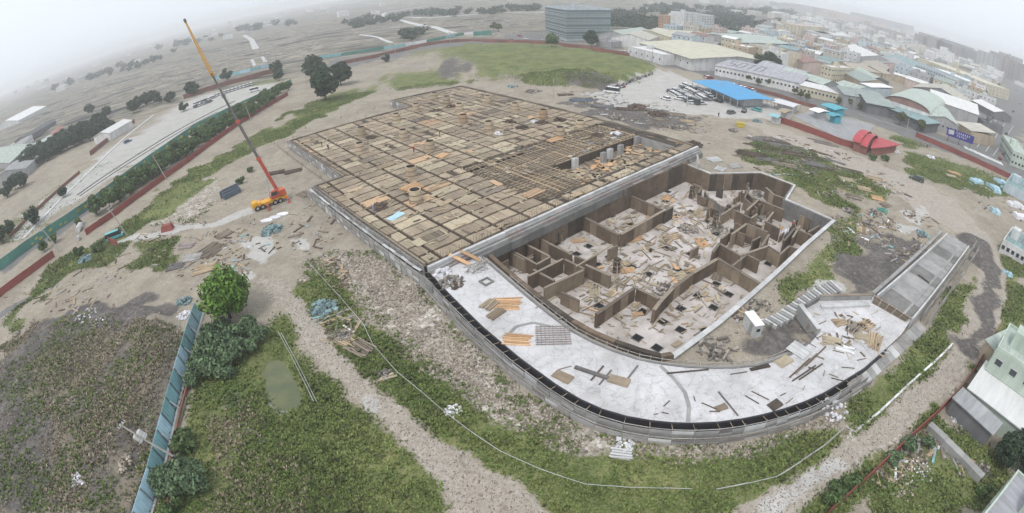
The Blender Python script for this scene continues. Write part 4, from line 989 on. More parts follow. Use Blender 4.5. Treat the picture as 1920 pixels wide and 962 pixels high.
# formwork screens and scaffold
post = MB(); post.tube((0, 0, 0), (0, 0, 2.3), .045, 6); post_me = post.data('post', ['scaffold_steel'])
def scaffold(pts, d, ztop, label, z0=-.1, brace_to=None, boards=True, step=1.9, rails=3, mats=('scaffold_board', 'concrete', 'concrete_pale'), group=None, name='scaffold'):
    P_ = off(dens(pts, step), d); t = thing(name, label, 'scaffold', (P_[0].x, P_[0].y, 0), 0, group)
    for i, p in enumerate(P_):
        put('post', post_me, t, Vector((p.x, p.y, z0)) - t.location, sc=(1, 1, (ztop + .35 - z0) / 2.3), rot=(R.gauss(0, .025), R.gauss(0, .025), 0))
    for i in range(len(P_) - 1):
        a, c = P_[i], P_[i + 1]
        if boards:
            nrm = Vector((-(c - a).y, (c - a).x, 0)).normalized()
            for k in range(rails):
                za, zb = lerp(z0 + .1, ztop, k / rails), lerp(z0 + .1, ztop, (k + 1) / rails) - .04
                o_ = nrm * (-.10 + R.uniform(-.05, .05))
                q = MB(); q.bar(Vector((a.x, a.y, (za + zb) / 2)) + o_ + (c - a) * .012, Vector((c.x, c.y, (za + zb) / 2 + R.uniform(-.05, .05))) + o_ - (c - a) * .012, .05, zb - za); q.build('board', [R.choices(mats, (6, 3, 1.4))[0]], t)
        q = MB(); q.bar(Vector((a.x, a.y, ztop + .12)), Vector((c.x, c.y, ztop + .12)), .07, .07); q.build('ledger', ['scaffold_steel'], t)
        if brace_to and i % 1 == 0:
            s_ = Vector((-(c - a).y, (c - a).x, 0)).normalized() * brace_to
            q = MB(); q.bar(Vector((a.x, a.y, ztop + .18)), Vector((a.x + s_.x, a.y + s_.y, ztop + .02)), .045, .045); q.build('tie', ['timber'], t)
    return t
scaffold(slab_out[:19], -1.15, 1.45, 'grey scaffold screen following the outer curve of the white slab', brace_to=1.0, mats=('concrete', 'concrete_pale', 'scaffold_board'))
scaffold(off(slab_out[:19], -1.9), 0, .9, 'low outer row of scaffold boards at the foot of the curved slab', rails=2, step=2.4)
scaffold(slab_in[1:16], 1.2, 1.3, 'pale scaffold rails along the inner curve of the white slab above the pit', z0=.2, boards=False, brace_to=-1.0)
scaffold([D(-.6, 0, 0), D(-.6, 24, 0), D(-.6, 48.6, 0)], .0, 2.75, 'tall grey scaffold on the long left side of the formwork deck', rails=4, brace_to=-.55)
scaffold([D(-1.9, -4, 0), D(-1.9, 24, 0), D(-1.9, 49.6, 0)], .0, 2.2, 'outer leaning scaffold row along the left side of the formwork deck', rails=4, mats=('concrete', 'concrete_pale', 'scaffold_board'))
scaffold([D(-.6, 48.6, 0), D(7.0, 48.6, 0)], .0, 2.6, 'short scaffold closing the notch on the left side of the deck', rails=3)
scaffold([D(7.0, 49.4, 0), D(7.0, 94, 0)], .0, 2.75, 'scaffold on the upper left side of the formwork deck', rails=4)
scaffold([D(52, 94, 0), D(53, 110, 0)], .0, 2.7, 'small scaffold at the notch on the far side of the deck', rails=3)
scaffold([D(84.8, 106, 0), D(84.8, 60, 0), D(84.8, 10, 0)], .0, 2.4, 'scaffold along the far right side of the formwork deck', rails=3)
# walkway boards on the left scaffold
ww = thing('scaffold_walkway', 'walkway planks on top of the scaffold beside the deck', 'walkway', D(-1.2, 0, 0))
for k in range(24):
    q = MB(); q.bar(D(-1.2 + R.uniform(-.1, .1), k * 2, 2.3), D(-1.2 + R.uniform(-.1, .1), k * 2 + 1.96, 2.3), .5, .05); q.build('plank', [R.choice(('scaffold_board', 'concrete_pale', 'concrete'))], ww)
for k, (u0, v0) in enumerate(((4.6, .2), (6.6, -.2))):
    q = MB(); q.bar(D(u0, v0, 2.75), D(u0 + 1.5, v0 - 3.4, 1.62), .75, .07); o = q.build('gangplank', ['timber_orange'], None, tuple(D(u0, v0, 2.0))); tag(o, ['left orange gangplank leaning from the slab to the deck', 'right orange gangplank leaning from the slab to the deck'][k], 'gangplank')

for lab_, pl_ in (('curved', [(1238, 686), (1262, 708), (1284, 735), (1292, 762), (1290, 791)]), ('upper', [(1032, 612), (1000, 605), (968, 612), (945, 636)])):
    jl = [G(*a, SZ + .012) for a in pl_]; q = MB()
    for a, c in zip(jl, jl[1:]): q.bar(a, c, .5, .02)
    q.build('pour_joint', ['concrete'], ramp)
# things lying on the white slab
def on_slab(px, py, dz=0.0): return G(px, py, SZ + .01 + dz)
q_ = bundle('board_stack', 'fan of orange boards on the upper part of the white slab', 'board stack', on_slab(950, 570), UANG - .75, 8, 4.2, .24, .1, 'timber_orange', fan=.04, rows=1, gap=1.6)
bundle('board_stack', 'fan of orange boards by the black outer wall of the slab', 'board stack', on_slab(970, 637), UANG - .9, 7, 3.6, .22, .1, 'timber_orange', fan=.05, rows=1, gap=1.5)
bundle('board_stack', 'tan boards stacked left of the orange boards on the slab', 'board stack', on_slab(918, 572), UANG + .2, 5, 2.4, .3, .12, 'plywood', fan=.1, rows=2)
bundle('board_stack', 'flat tan stack below the orange boards on the slab', 'board stack', on_slab(930, 589), UANG + .1, 4, 2.8, .3, .1, 'form_tan', rows=2)
t = thing('rebar_mesh', 'pinkish grid of rods lying flat on the white slab', 'rebar mesh', on_slab(1037, 629), UANG - .75)
for k in range(9):
    q = MB(); q.box((0, (k - 4) * .45, .06), (4.6, .08, .08)); q.build('rod', ['steel_pink'], t, (0, 0, 0)); q = MB(); q.box(((k - 4) * .52, 0, .13), (.08, 4.0, .08)); q.build('rod', ['steel_pink'], t, (0, 0, 0))
for px, lab, d_, mn, ang in [((1055, 707), 'lone tan plywood sheet near the black outer wall of the slab', (2.4, 1.4, .12), 'form_tan', -.7), ((1160, 715), 'tan sheets with a yellow edge in the middle of the slab', (2.6, 1.3, .2), 'plywood', -.5), ((1352, 765), 'small brown sheet on the outer part of the slab', (1.5, .8, .1), 'form_tan', .2), ((1453, 760), 'dark slatted pallet on the lower right of the slab', (1.8, 1.2, .14), 'form_dark', .4),
        ((1470, 678), 'tan sheet at the inner rim of the slab near the corrugated panel', (2.6, 1.5, .1), 'plywood_pale', .4), ((1615, 632), 'ochre sheet on the littered right end of the slab', (2.6, 1.6, .12), 'plywood_pale', -.5), ((1425, 690), 'dark flat bar along the inner rim of the slab', (3, .5, .12), 'form_dark', .1)]:
    q = MB(); q.box((0, 0, d_[2] / 2), d_); q.box((.1, .05, d_[2] + .03), (d_[0] * .9, d_[1] * .9, .05), .05); o = q.build('sheet_stack', [mn], None, (0, 0, 0)); o.location = on_slab(*px); o.rotation_euler = (0, 0, ang); tag(o, lab, 'sheets')
q = MB(); q.box((0, 0, .12), (4.4, .5, .24)); q.box((0, 0, .27), (4.2, .4, .06)); o = q.build('steel_beam', ['crane_grey'], None, (0, 0, 0)); o.location = on_slab(1109, 700); o.rotation_euler = (0, 0, -.55); tag(o, 'dark grey steel beam lying on the slab above the plywood sheets', 'beam')
q = MB(); 
for s in (-1, 1): q.box((0, s * .7, .12), (1.7, .25, .25)); q.box((s * .72, 0, .12), (.25, 1.2, .25))
q.box((0, 0, .012), (1.2, 1.15, .02), 0, 1)
o = q.build('manhole', ['concrete_dark', 'concrete_pale'], None, (0, 0, 0)); o.location = on_slab(912, 529); o.rotation_euler = (0, 0, UANG); tag(o, 'square manhole opening with a dark rim at the upper end of the slab', 'manhole')
heap('sack_heap', 'pile of white sacks in the top corner of the slab', 'sacks', on_slab(830, 512), 1.6, .5, 34, 'bag_white', .3, .7)
heap('waste_heap', 'loose grey and pink boards behind the white sacks on the slab', 'waste heap', on_slab(848, 530), 1.8, .3, 30, 'junk_mix', .2, .6, long=2)
heap('rebar_heap', 'brown coil of wire beside the waste on the slab', 'rebar heap', on_slab(856, 536), .9, .4, 30, 'rebar', .1, .35, long=2)
heap('rebar_heap', 'grey steel rods bundled at the pit side of the upper slab', 'rebar heap', on_slab(893, 500), 2.0, .3, 40, 'scaffold_steel', .08, .16, long=14, rz=UANG)
LS = [(1365, 757, -1.3, 4.2), (1250, 757, .7, 1.2), (1247, 775, -.4, .8), (1500, 690, .55, 5.5), (1512, 682, .55, 6), (1530, 668, .55, 6), (1508, 700, .42, 5.2), (1521, 697, .42, 5.4), (1330, 762, -.7, 2), (1302, 748, 1.5, .8), (1468, 740, .3, 1.0), (1545, 700, .9, 1.2), (1563, 705, -.7, 1.4), (1580, 655, -.5, 2.6), (1425, 742, -.8, 2.4), (1410, 750, -.9, 2), (1120, 700, .9, 3), (1135, 708, .9, 3), (1185, 700, .9, 3.2), (1290, 697, 0, 5.5), (1060, 690, .3, 1.6), (1570, 712, -.5, 1.8), (1507, 728, .8, .9), (1590, 690, -.3, 2), (1385, 700, .05, 2.4), (1230, 777, .1, .5), (1480, 752, .5, 1.5), (1340, 772, -.2, 1.3)]
for k, (px, py, a, L) in enumerate(LS):
    q = MB(); q.box((0, 0, .06), (L, .09 if L < 3 else .2, .09)); o = q.build('loose_bar', [R.choice(('form_dark', 'timber_old', 'rebar', 'crane_grey'))], None, (0, 0, 0)); o.location = on_slab(px, py); o.rotation_euler = (0, 0, a)
    tag(o, 'dark bar or offcut lying loose on the white slab', 'bar', 'bars lying on the white slab')
t = thing('corrugated_panel', 'pale corrugated steel panel on the inner rim of the slab', 'panel', on_slab(1498, 657), .55)
for k in range(6): q = MB(); q.box(((k - 2.5) * .42, 0, .08 + .04 * (k % 2)), (.4, 3.0, .06)); q.build('rib', ['concrete_pale'], t, (0, 0, 0))

# littered platform at the right end of the slab
for k, (px, n, L, ang, mn, lab) in enumerate([((1600, 615), 9, 3.4, .7, 'timber_old', 'dark planks in a heap at the centre of the octagonal platform'), ((1625, 610), 8, 3.0, .3, 'timber', 'tan planks right of the dark heap on the octagonal platform'), ((1640, 640), 9, 4.2, .75, 'timber', 'long boards near the front of the octagonal platform'), ((1560, 640), 7, 3.0, -.4, 'plywood_pale', 'pale boards on the left side of the octagonal platform'), ((1575, 605), 6, 2.6, .1, 'timber', 'thin battens below the back wall of the octagonal platform'), ((1585, 655), 5, 3.2, -.6, 'white_paint', 'white strips lying on the front of the octagonal platform')]):
    bundle('plank_stack', lab, 'plank stack', on_slab(*px), ang, n, L, .2, .1, mn, fan=.25, rows=2)
for k in range(70):
    p = on_slab(1590 + R.gauss(0, 38), 632 + R.gauss(0, 22), .03); L, w = R.choice(((1.8, .12), (1.1, .3), (2.4, .1), (.8, .5))); mn = R.choice(('timber', 'timber_old', 'plywood_pale', 'concrete_pale', 'form_brown')); key = (L, w, mn)
    if key not in PLK: q = MB(); q.box((0, 0, 0), (L, w, .06)); PLK[key] = q.data('offcut', [mn])
    o = put('offcut', PLK[key], None, p, rz=R.random() * 3.14); tag(o, 'timber offcut littering the octagonal platform at the end of the slab', 'offcut', 'offcuts on the octagonal platform')
def parapet(pts, z0, z1, th, label, mn='concrete', name='parapet_wall', piece=2.4, cap=None):
    w = [G(p[0], p[1], z1) for p in pts]; t = thing(name, label, 'parapet', (w[0].x, w[0].y, 0))
    for i in range(len(w) - 1):
        n = max(1, round((w[i + 1] - w[i]).length / piece))
        for k in range(n):
            a, c = w[i].lerp(w[i + 1], k / n), w[i].lerp(w[i + 1], (k + 1) / n); e = (c - a) * .006
            q = MB(); q.bar(Vector((a.x, a.y, (z0 + z1) / 2)) + e, Vector((c.x, c.y, (z0 + z1) / 2)) - e, th, z1 - z0 + R.uniform(-.04, .04)); q.build('panel', [mn], t)
            if cap: q = MB(); q.bar(Vector((a.x, a.y, z1 + .1)) + e, Vector((c.x, c.y, z1 + .1)) - e, th * 1.15, .12); q.build('cap', [cap], t)
    return t
parapet([(1500, 571), (1536, 618)], .2, 2.3, .7, 'thick grey wall on the left side of the octagonal platform', 'concrete', cap='concrete_pale')
parapet([(1512, 570), (1536, 556)], .2, 2.3, .4, 'short grey wall at the back left of the octagonal platform', 'concrete_dark')
parapet([(1538, 555), (1636, 553)], .2, 2.3, .4, 'grey back wall of the octagonal platform', 'concrete', cap='timber_old')
parapet([(1540, 573), (1630, 569)], 1.4, 1.9, .8, 'low pale ledge below the back wall of the octagonal platform', 'concrete_pale')
t = thing('formwork_screen', 'sloping slatted formwork panel closing the ramp behind the platform', 'formwork', G(1672, 580, 1.2))
A_, B_ = G(1640, 553, 2.3), G(1709, 596, 2.3); A2, B2 = G(1632, 573, 1.2), G(1694, 606, 1.2)
for k in range(9):
    q = MB(); q.bar(A_.lerp(A2, (k + .5) / 9), B_.lerp(B2, (k + .5) / 9), .34, .06, up=(0, .3, 1)); q.build('slat', ['timber_old' if k % 2 else 'form_tan'], t)
for k in range(6): q = MB(); q.bar(A_.lerp(B_, k / 5) + Vector((0, 0, .08)), A2.lerp(B2, k / 5) + Vector((0, 0, .08)), .08, .08); q.build('batten', ['concrete_pale'], t)
# straight ramp going up to the right
rp0 = [G(1648, 556, 1.2), G(1776, 438, .1), G(1814, 460, .1), G(1706, 598, 1.2)]
rt = thing('access_ramp', 'long straight grey concrete ramp between two pale parapets right of the pit', 'ramp', (rp0[0].x, rp0[0].y, 0))
for k in range(9):
    a, c = rp0[0].lerp(rp0[1], k / 9), rp0[0].lerp(rp0[1], (k + .985) / 9); d2, e2 = rp0[3].lerp(rp0[2], (k + .985) / 9), rp0[3].lerp(rp0[2], k / 9)
    q = MB(); q.hexa([tuple(a.xy) + (-.3,), tuple(e2.xy) + (-.3,), tuple(d2.xy) + (-.3,), tuple(c.xy) + (-.3,), (a.x, a.y, a.z), (e2.x, e2.y, e2.z), (d2.x, d2.y, d2.z), (c.x, c.y, c.z)]); q.build('ramp_slab', ['concrete' if k % 3 else 'concrete_dark'], rt)
def ramp_side(p0, p1, zt0, zt1, th, mn, n, name):
    for k in range(n):
        a, c = p0.lerp(p1, (k + .01) / n), p0.lerp(p1, (k + .99) / n); za, zc = lerp(zt0, zt1, k / n), lerp(zt0, zt1, (k + 1) / n)
        d_ = (c - a).normalized(); s_ = Vector((-d_.y, d_.x, 0)) * th / 2
        q = MB(); q.hexa([tuple((a - s_).xy) + (-.3,), tuple((c - s_).xy) + (-.3,), tuple((c + s_).xy) + (-.3,), tuple((a + s_).xy) + (-.3,), tuple((a - s_).xy) + (za,), tuple((c - s_).xy) + (zc,), tuple((c + s_).xy) + (zc,), tuple((a + s_).xy) + (za,)]); q.build(name, [mn], rt)
ramp_side(G(1646, 553, 2.2), G(1777, 436, .9), 2.2, .8, .35, 'concrete_pale', 12, 'parapet')
ramp_side(G(1638, 548, 1.6), G(1766, 432, .6), 1.5, .5, .7, 'concrete', 10, 'outer_form')
ramp_side(G(1711, 597, 2.2), G(1817, 460, .9), 2.2, .8, .35, 'concrete_pale', 12, 'parapet')
ramp_side(G(1694, 588, 1.6), G(1800, 462, .6), 1.35, .3, .5, 'concrete', 11, 'inner_kerb')
q = MB(); q.bar(G(1722, 515, .95), G(1742, 530, .95), .2, .15); q.build('cross_bar', ['form_dark'], rt)
scaffold([G(1724, 602, 0), G(1826, 463, 0)], -.2, 1.7, 'pale scaffold rows on the right side of the access ramp', rails=3)
scaffold([G(1735, 610, 0), G(1832, 470, 0)], -.2, 1.0, 'low outer scaffold beside the access ramp', rails=2)
# board apron below the ramp corner
t = thing('board_apron', 'sloping apron of grey boards at the outer foot of the slab by the grass', 'boards', G(1660, 670, 0))
for k in range(16):
    pa = [(G(lerp(1588, 1722, f), lerp(720, 602, f), .95), G(lerp(1602, 1740, f), lerp(742, 618, f), .12)) for f in ((k + .02) / 16, (k + .98) / 16)]
    q = MB(); P4 = [pa[0][0], pa[0][1], pa[1][1], pa[1][0]]; dz = Vector((0, 0, -.1 + R.uniform(-.03, .03))); q.hexa([v + dz for v in P4] + P4); q.build('board', [R.choice(('concrete', 'scaffold_board', 'concrete_pale'))], t)
# plank stair curving down beside the grassy bank
t = thing('plank_stair', 'curved flight of pale plank steps between the pit and the ramp', 'stair', G(1490, 580, 0))
sa = [(1428, 603), (1455, 590), (1480, 572), (1505, 556), (1530, 541), (1556, 528)]; sb = [(1450, 617), (1478, 603), (1503, 585), (1525, 571), (1552, 558), (1578, 548)]
for k in range(26):
    f_ = k / 25 * 4.99; i = int(f_); w = f_ - i
    a = G(lerp(sa[i][0], sa[i + 1][0], w), lerp(sa[i][1], sa[i + 1][1], w), .25 + k * .03); c = G(lerp(sb[i][0], sb[i + 1][0], w), lerp(sb[i][1], sb[i + 1][1], w), .25 + k * .03)
    q = MB(); q.bar(a, c, .42, .2 + .5); q.build('step', ['concrete_pale' if k % 2 else 'concrete'], t)
t = thing('white_cabin', 'small white flat roofed site cabin on the earth between the pit and the plank stair', 'cabin', G(1408, 620, 0), math.radians(6))
q = MB(); q.box((0, 0, 1.05), (1.35, 3.2, 2.1)); q.build('wall', ['concrete_pale'], t, (0, 0, 0))
q = MB(); q.box((0, 0, 2.17), (1.55, 3.4, .14)); q.build('roof', ['white_paint'], t, (0, 0, 0))
q = MB(); q.box((-.7, -.6, .95), (.05, .75, 1.8)); q.build('door', ['concrete'], t, (0, 0, 0))
q = MB(); q.box((0, -1.62, 1.3), (.6, .05, .5)); q.build('window', ['glass_dark'], t, (0, 0, 0))
heap('waste_heap', 'timber waste on the bare earth beside the white cabin', 'waste heap', gp(1345, 655), 2.6, .3, 40, 'junk_mix', .15, .5, long=3)
heap('waste_heap', 'grey boards and blocks at the foot of the coping behind the cabin', 'waste heap', gp(1425, 575), 2.0, .4, 40, 'junk_mix', .2, .6)
heap('waste_heap', 'pale rubble at the outer foot of the scaffold near the grass', 'waste heap', gp(1560, 765), 2.4, .6, 60, 'bag_white', .15, .5)

# ------------------------------------------------------------------ trees and bushes
def crown_mesh(seed, h, r, z0, n, ls, mname, lobes=14, flat=.8, core=.45):
    """leaf-sized quads gathered in clumps through an uneven crown"""
    r_ = np.random.RandomState(seed)
    cz = z0 + (h - z0) * .5
    cen, rad = [], []
    for k in range(lobes):
        d = r_.normal(size=3); d /= np.linalg.norm(d); rr = core + (1 - core) * r_.rand()
        cen.append([d[0] * r * rr * .72, d[1] * r * rr * .72, cz + d[2] * (h - z0) * .5 * rr * flat]); rad.append(r * (.28 + .22 * r_.rand()))
    cen, rad = np.array(cen), np.array(rad)
    w = rad ** 2; pick = r_.choice(lobes, n, p=w / w.sum())
    d = r_.normal(size=(n, 3)); d /= np.linalg.norm(d, axis=1)[:, None]
    rr = (.45 + .55 * r_.rand(n) ** .5)
    pos = cen[pick] + d * (rad[pick] * rr)[:, None] * np.array([1, 1, .75])
    nrm = d + r_.normal(size=(n, 3)) * .55 + np.array([0, 0, .35]); nrm /= np.linalg.norm(nrm, axis=1)[:, None]
    t = np.cross(nrm, r_.normal(size=(n, 3))); t /= np.linalg.norm(t, axis=1)[:, None]; b_ = np.cross(nrm, t)
    s = ls * (.55 + .9 * r_.rand(n))[:, None]
    v = np.stack([pos - t * s * .5, pos + b_ * s * .32, pos + t * s * .5, pos - b_ * s * .32], 1).reshape(-1, 3)
    f = np.arange(n * 4).reshape(n, 4)
    return npmesh('crown', v, f, [mname]), cen
def trunk_mesh(h, r0, tips, seed):
    r_ = random.Random(seed); q = MB(); x = y = 0; pz = 0
    pts = [Vector((0, 0, -.2))]
    for k in range(3): pts.append(Vector((r_.uniform(-.08, .08) * h, r_.uniform(-.08, .08) * h, h * (k + 1) / 3)))
    for i in range(3): q.tube(pts[i], pts[i + 1], r0 * (1 - i * .22), 7, 0, r0 * (1 - (i + 1) * .22))
    for c in tips[:7]: q.tube(pts[2].lerp(pts[3], r_.random()), Vector(c), r0 * .4, 5, 0, r0 * .1)
    return q.data('trunk', ['bark'])
TREEKIND = {}
def tree_kind(k, h, r, z0, n, ls, mname, lobes=14, r0=.2, **kw):
    out = []
    for s in range(3 if k != 'bright' else 1):
        cm_, cen = crown_mesh(hash(k) % 1000 * 0 + len(TREEKIND) * 17 + s, h, r, z0, n, ls, mname, lobes, **kw)
        out.append((cm_, trunk_mesh(max(z0 * 1.3, h * .3), r0, cen.tolist(), s + 5)))
    TREEKIND[k] = out
tree_kind('bright', 6.4, 4.3, .9, 5200, .5, 'leaf_bright', 30, .3)
tree_kind('mid', 6, 3.2, .8, 2600, .6, 'leaf_mid', 18)
tree_kind('dark', 7, 3.4, .5, 3600, .6, 'leaf_dark', 26, core=.6)
tree_kind('shrub', 2.4, 1.7, .1, 1300, .36, 'leaf_bluish', 12, .08)
tree_kind('bush', 2.2, 1.6, .1, 900, .4, 'leaf_mid', 10, .08)
tree_kind('olive', 6, 3.0, 1.6, 1800, .6, 'leaf_olive', 16, .18)
tree_kind('far', 7, 4.2, .6, 900, 1.1, 'leaf_dark', 16)
TN = [0]
def tree(k, px, label, sc=1.0, group=None, name='tree', cat='tree', at=None, zs=None):
    TN[0] += 1
    p = at if at is not None else gp(px[0], px[1])
    t = thing(name, label, cat, p, R.random() * 6.28, group)
    c, tr = TREEKIND[k][TN[0] % len(TREEKIND[k])]
    s = (sc * R.uniform(.92, 1.08), sc * R.uniform(.92, 1.08), (zs or sc) * R.uniform(.92, 1.08))
    put('trunk', tr, t, sc=s); put('crown', c, t, sc=s)
    return t
tree('bright', (432, 596), 'large round bright green tree at the end of the turquoise fence', 1.22)
tree('dark', (612, 188), 'biggest dark green tree beside the dirt lot at the upper left', 2.2)
tree('dark', (590, 150), 'bluish dark tree just behind the biggest dark tree', 1.9)
tree('dark', (640, 160), 'dark spreading tree right of the biggest dark tree', 1.7)
tree('far', (725, 118), 'thin grey leafless tree by the far red wall', .8)
for k, (px, py, s) in enumerate([(398, 640, 1.3), (420, 625, 1.2), (445, 640, 1.5), (470, 625, 1.3), (490, 640, 1.1), (385, 665, 1.3), (410, 665, 1.6), (440, 675, 1.5), (465, 660, 1.3), (375, 695, 1.2), (400, 700, 1.4), (425, 702, 1.2), (362, 720, 1.0)]):
    tree('shrub', (px, py), 'bluish green shrub in the thicket below the bright green tree', s, 'shrubs in the thicket below the bright tree', 'shrub', 'shrub')
for k, (px, py, s) in enumerate([(305, 905, 1.0), (325, 895, 1.2), (350, 900, 1.4), (372, 915, 1.2), (340, 920, 1.3), (318, 925, 1.1), (365, 890, 1.0)]):
    tree('shrub', (px, py), 'dark bluish shrub beside the lower end of the turquoise fence', s, 'shrubs beside the lower turquoise fence', 'shrub', 'shrub')
for (px, py, s, kd, lab) in [((350), 845, 1.3, 'bush', 'green bush right of the utility pole at the lower left'), (352, 828, 1.0, 'bush', 'small green bush above the utility pole at the lower left'), (330, 962, 1.0, 'bush', 'bush at the bottom edge right of the turquoise fence'), (185, 470, 1.5, 'bush', 'yellowish green bush beside the gate in the red wall'), (150, 478, 1.1, 'bush', 'lower bush left of the yellowish bush by the gate'), (452, 345, .9, 'bush', 'green bush behind the crane boom'), (470, 322, .8, 'bush', 'dark bush behind the red boom section')]:
    tree(kd, (px, py), lab, s, None, 'bush', 'bush')
hedge = [(85, 470), (100, 455), (150, 425), (180, 405), (205, 388), (222, 374), (238, 362), (252, 351), (266, 341), (280, 332), (293, 323), (306, 314), (318, 306), (330, 297), (342, 290), (354, 282), (366, 273), (378, 266), (390, 258), (402, 250), (414, 243), (426, 236), (438, 228), (450, 221), (462, 214), (474, 206), (487, 198), (500, 190), (513, 183), (526, 176), (540, 168)]
for k, (px, py) in enumerate(hedge):
    tree('mid', (px + R.uniform(-4, 4), py + R.uniform(-3, 3)), 'mid green tree in the hedge between the red wall and the green hoarding', R.uniform(.7, 1.05) if k > 2 else .5, 'hedge trees along the red wall')
    if 4 < k < 28: tree('mid', (px + 7 + R.uniform(-4, 4), py + 4), 'mid green tree in the hedge between the red wall and the green hoarding', R.uniform(.6, .95), 'hedge trees along the red wall')
for k in range(60):
    f = k / 59; px, py = lerp(48, 205, f) + R.uniform(-6, 6), lerp(312, 240, f) + R.uniform(-9, 9)
    tree('far' if k % 2 else 'dark', (px, py), 'dark green tree in the dense belt behind the pale river land at the left edge', R.uniform(.9, 1.4), 'dark tree belt at the left edge')
for k, (px, py, s) in enumerate([(200, 222, 1.2), (252, 214, 1.2), (262, 205, 1.3), (275, 200, 1.3), (290, 195, 1.3), (300, 196, 1), (320, 194, 1.0), (362, 182, 1.3), (427, 152, 1.3), (520, 140, 1.4), (524, 152, 1.0), (345, 208, .8), (170, 210, 1.3), (30, 355, 1.0), (15, 370, 1.0), (45, 350, 1.1), (5, 455, .8), (20, 440, .8), (66, 420, .9), (120, 370, .6)]):
    tree('far', (px, py), 'tree scattered around the plots beyond the green hoarding', s, 'trees beyond the green hoarding')
street = [(1358, 140), (1372, 145), (1388, 150), (1405, 154), (1422, 160), (1440, 162), (1490, 178), (1500, 185), (1512, 190), (1560, 190), (1572, 196), (1590, 200), (1612, 206)]
for k, (px, py) in enumerate(street):
    tree('olive', (px, py), 'olive green street tree along the main road in front of the long lilac roof', R.uniform(.55, .8), 'street trees along the main road')
for (px, py, s, kd, lab) in [(1420, 135, 1.5, 'dark', 'tall green tree behind the long sign roof, left one'), (1440, 134, 1.6, 'dark', 'tall green tree behind the long sign roof, middle one'), (1403, 132, 1.1, 'dark', 'short green tree behind the long sign roof'), (1455, 138, 1.2, 'dark', 'green tree behind the long sign roof next to the cream block'), (1686, 235, 1.1, 'olive', 'olive tree on the pavement right of the red pavilion'), (1725, 248, .9, 'olive', 'small olive tree before the shop with the arched roof'), (1108, 88, 1.6, 'dark', 'green tree at the foot of the glass office block'),
                         (1035, 97, 1.5, 'mid', 'green tree on the edge of the grassy mound'), (935, 62, 1.2, 'olive', 'brownish tree beyond the far red wall, right of the green sign'), (925, 58, 1.3, 'olive', 'taller brownish tree beyond the far red wall'), (1880, 640, 1.2, 'bush', 'green bush at the right edge above the pale house'), (1635, 300, 1.0, 'bush', 'bush in front of the red pavilion'), (1660, 302, 1.0, 'bush', 'bush right of the red pavilion by the track'),
                         (1876, 872, .7, 'dark', 'dark tree between the two houses at the lower right, left one'), (1900, 866, .75, 'dark', 'dark tree between the two houses at the lower right, right one'), (1912, 885, .6, 'dark', 'dark tree at the right edge behind the lower house'), (1700, 842, .8, 'shrub', 'bluish shrub in the allotments by the grey wall'), (1672, 866, .8, 'shrub', 'bluish shrub in the middle of the allotments'), (1735, 838, .7, 'shrub', 'bluish shrub next to the grey allotment wall'), (1840, 930, .8, 'bush', 'bush at the foot of the lower right house'), (1590, 915, .9, 'bush', 'bush by the red fence at the lower right'), (1560, 935, 1.0, 'bush', 'lower bush by the red fence at the bottom right')]:
    tree(kd, (px, py), lab, s, None, 'bush' if kd in ('bush', 'shrub') else 'tree', 'bush' if kd in ('bush', 'shrub') else 'tree')

# ------------------------------------------------------------------ walls, hoardings and fences
def fence(pts, h, th, label, mname, name='boundary_wall', cat='wall', piece=3.0, post=None, lean=(0, 0), z=None, pw=.18, hv=.04, capm=None):
    w = dens([gp(p[0], p[1]) if z is None else G(p[0], p[1], z) for p in pts], piece)
    t = thing(name, label, cat, w[0])
    for i in range(len(w) - 1):
        a, c = w[i], w[i + 1]; e = (c - a) * .004; up = Vector((lean[0], lean[1], 1)); hh = h + R.uniform(-hv, hv)
        q = MB(); q.bar(a + e + up * (hh / 2 - .1), c - e + up * (hh / 2 - .1), th, hh + .2, up=up); q.build('panel', [mname if not isinstance(mname, (list, tuple)) else R.choice(mname)], t)
        if post: q = MB(); s_ = Vector((-(c - a).y, (c - a).x, 0)).normalized() * -.14; q.bar(a + s_, a + s_ + up * (h + .1), pw, pw, up=(1, 0, 0)); q.build('post', [post], t)
        if capm: q = MB(); q.bar(a + e + up * (hh + .05), c - e + up * (hh + .05), th * 1.5, .1); q.build('cap', [capm], t)
    return t
fence([(-30, 580), (0, 557), (52, 519), (103, 481)], 1.9, .2, 'red site wall left of the gate, running off the left edge', 'red_wall', piece=4)
fence([(162, 441), (215, 405), (262, 370), (312, 334), (352, 305), (396, 272), (440, 240), (480, 214), (540, 179)], 1.8, .2, 'long red site wall behind the hedge from the gate to the big dark trees', 'red_wall', piece=6)
fence([(205, 455), (222, 462)], 1.6, .2, 'short piece of red wall beside the gate bush', 'red_wall', piece=2)
fence([(640, 122), (700, 110), (760, 99), (800, 93), (860, 84), (930, 83), (1010, 84), (1060, 92), (1110, 101), (1180, 112)], 2.4, .25, 'far red wall behind the grassy mound', 'red_wall_dim', piece=8)
fence([(345, 188), (400, 170), (460, 152), (515, 137)], 3, .25, 'far red wall behind the lot of parked white cars', 'red_wall_dim', piece=8)
fence([(600, 112), (640, 107), (700, 97), (740, 90), (800, 80), (870, 68), (920, 62)], 2.2, .2, 'far teal hoarding beyond the far red wall', ['hoard_teal', 'hoard_green', 'white_paint'], piece=10)
fence([(400, 150), (450, 140), (510, 126)], 2.4, .2, 'far blue hoarding behind the lot of parked white cars', ['hoard_teal', 'blue_tarp'], piece=9)
gh = fence([(0, 508), (60, 463), (130, 417), (187, 377), (247, 330), (290, 298), (330, 270), (367, 244), (420, 217), (477, 190), (547, 158)], 2.7, .12, 'long green hoarding painted with yellow leaves along the outer road', 'hoard_green', 'hoarding', 'hoarding', 5)
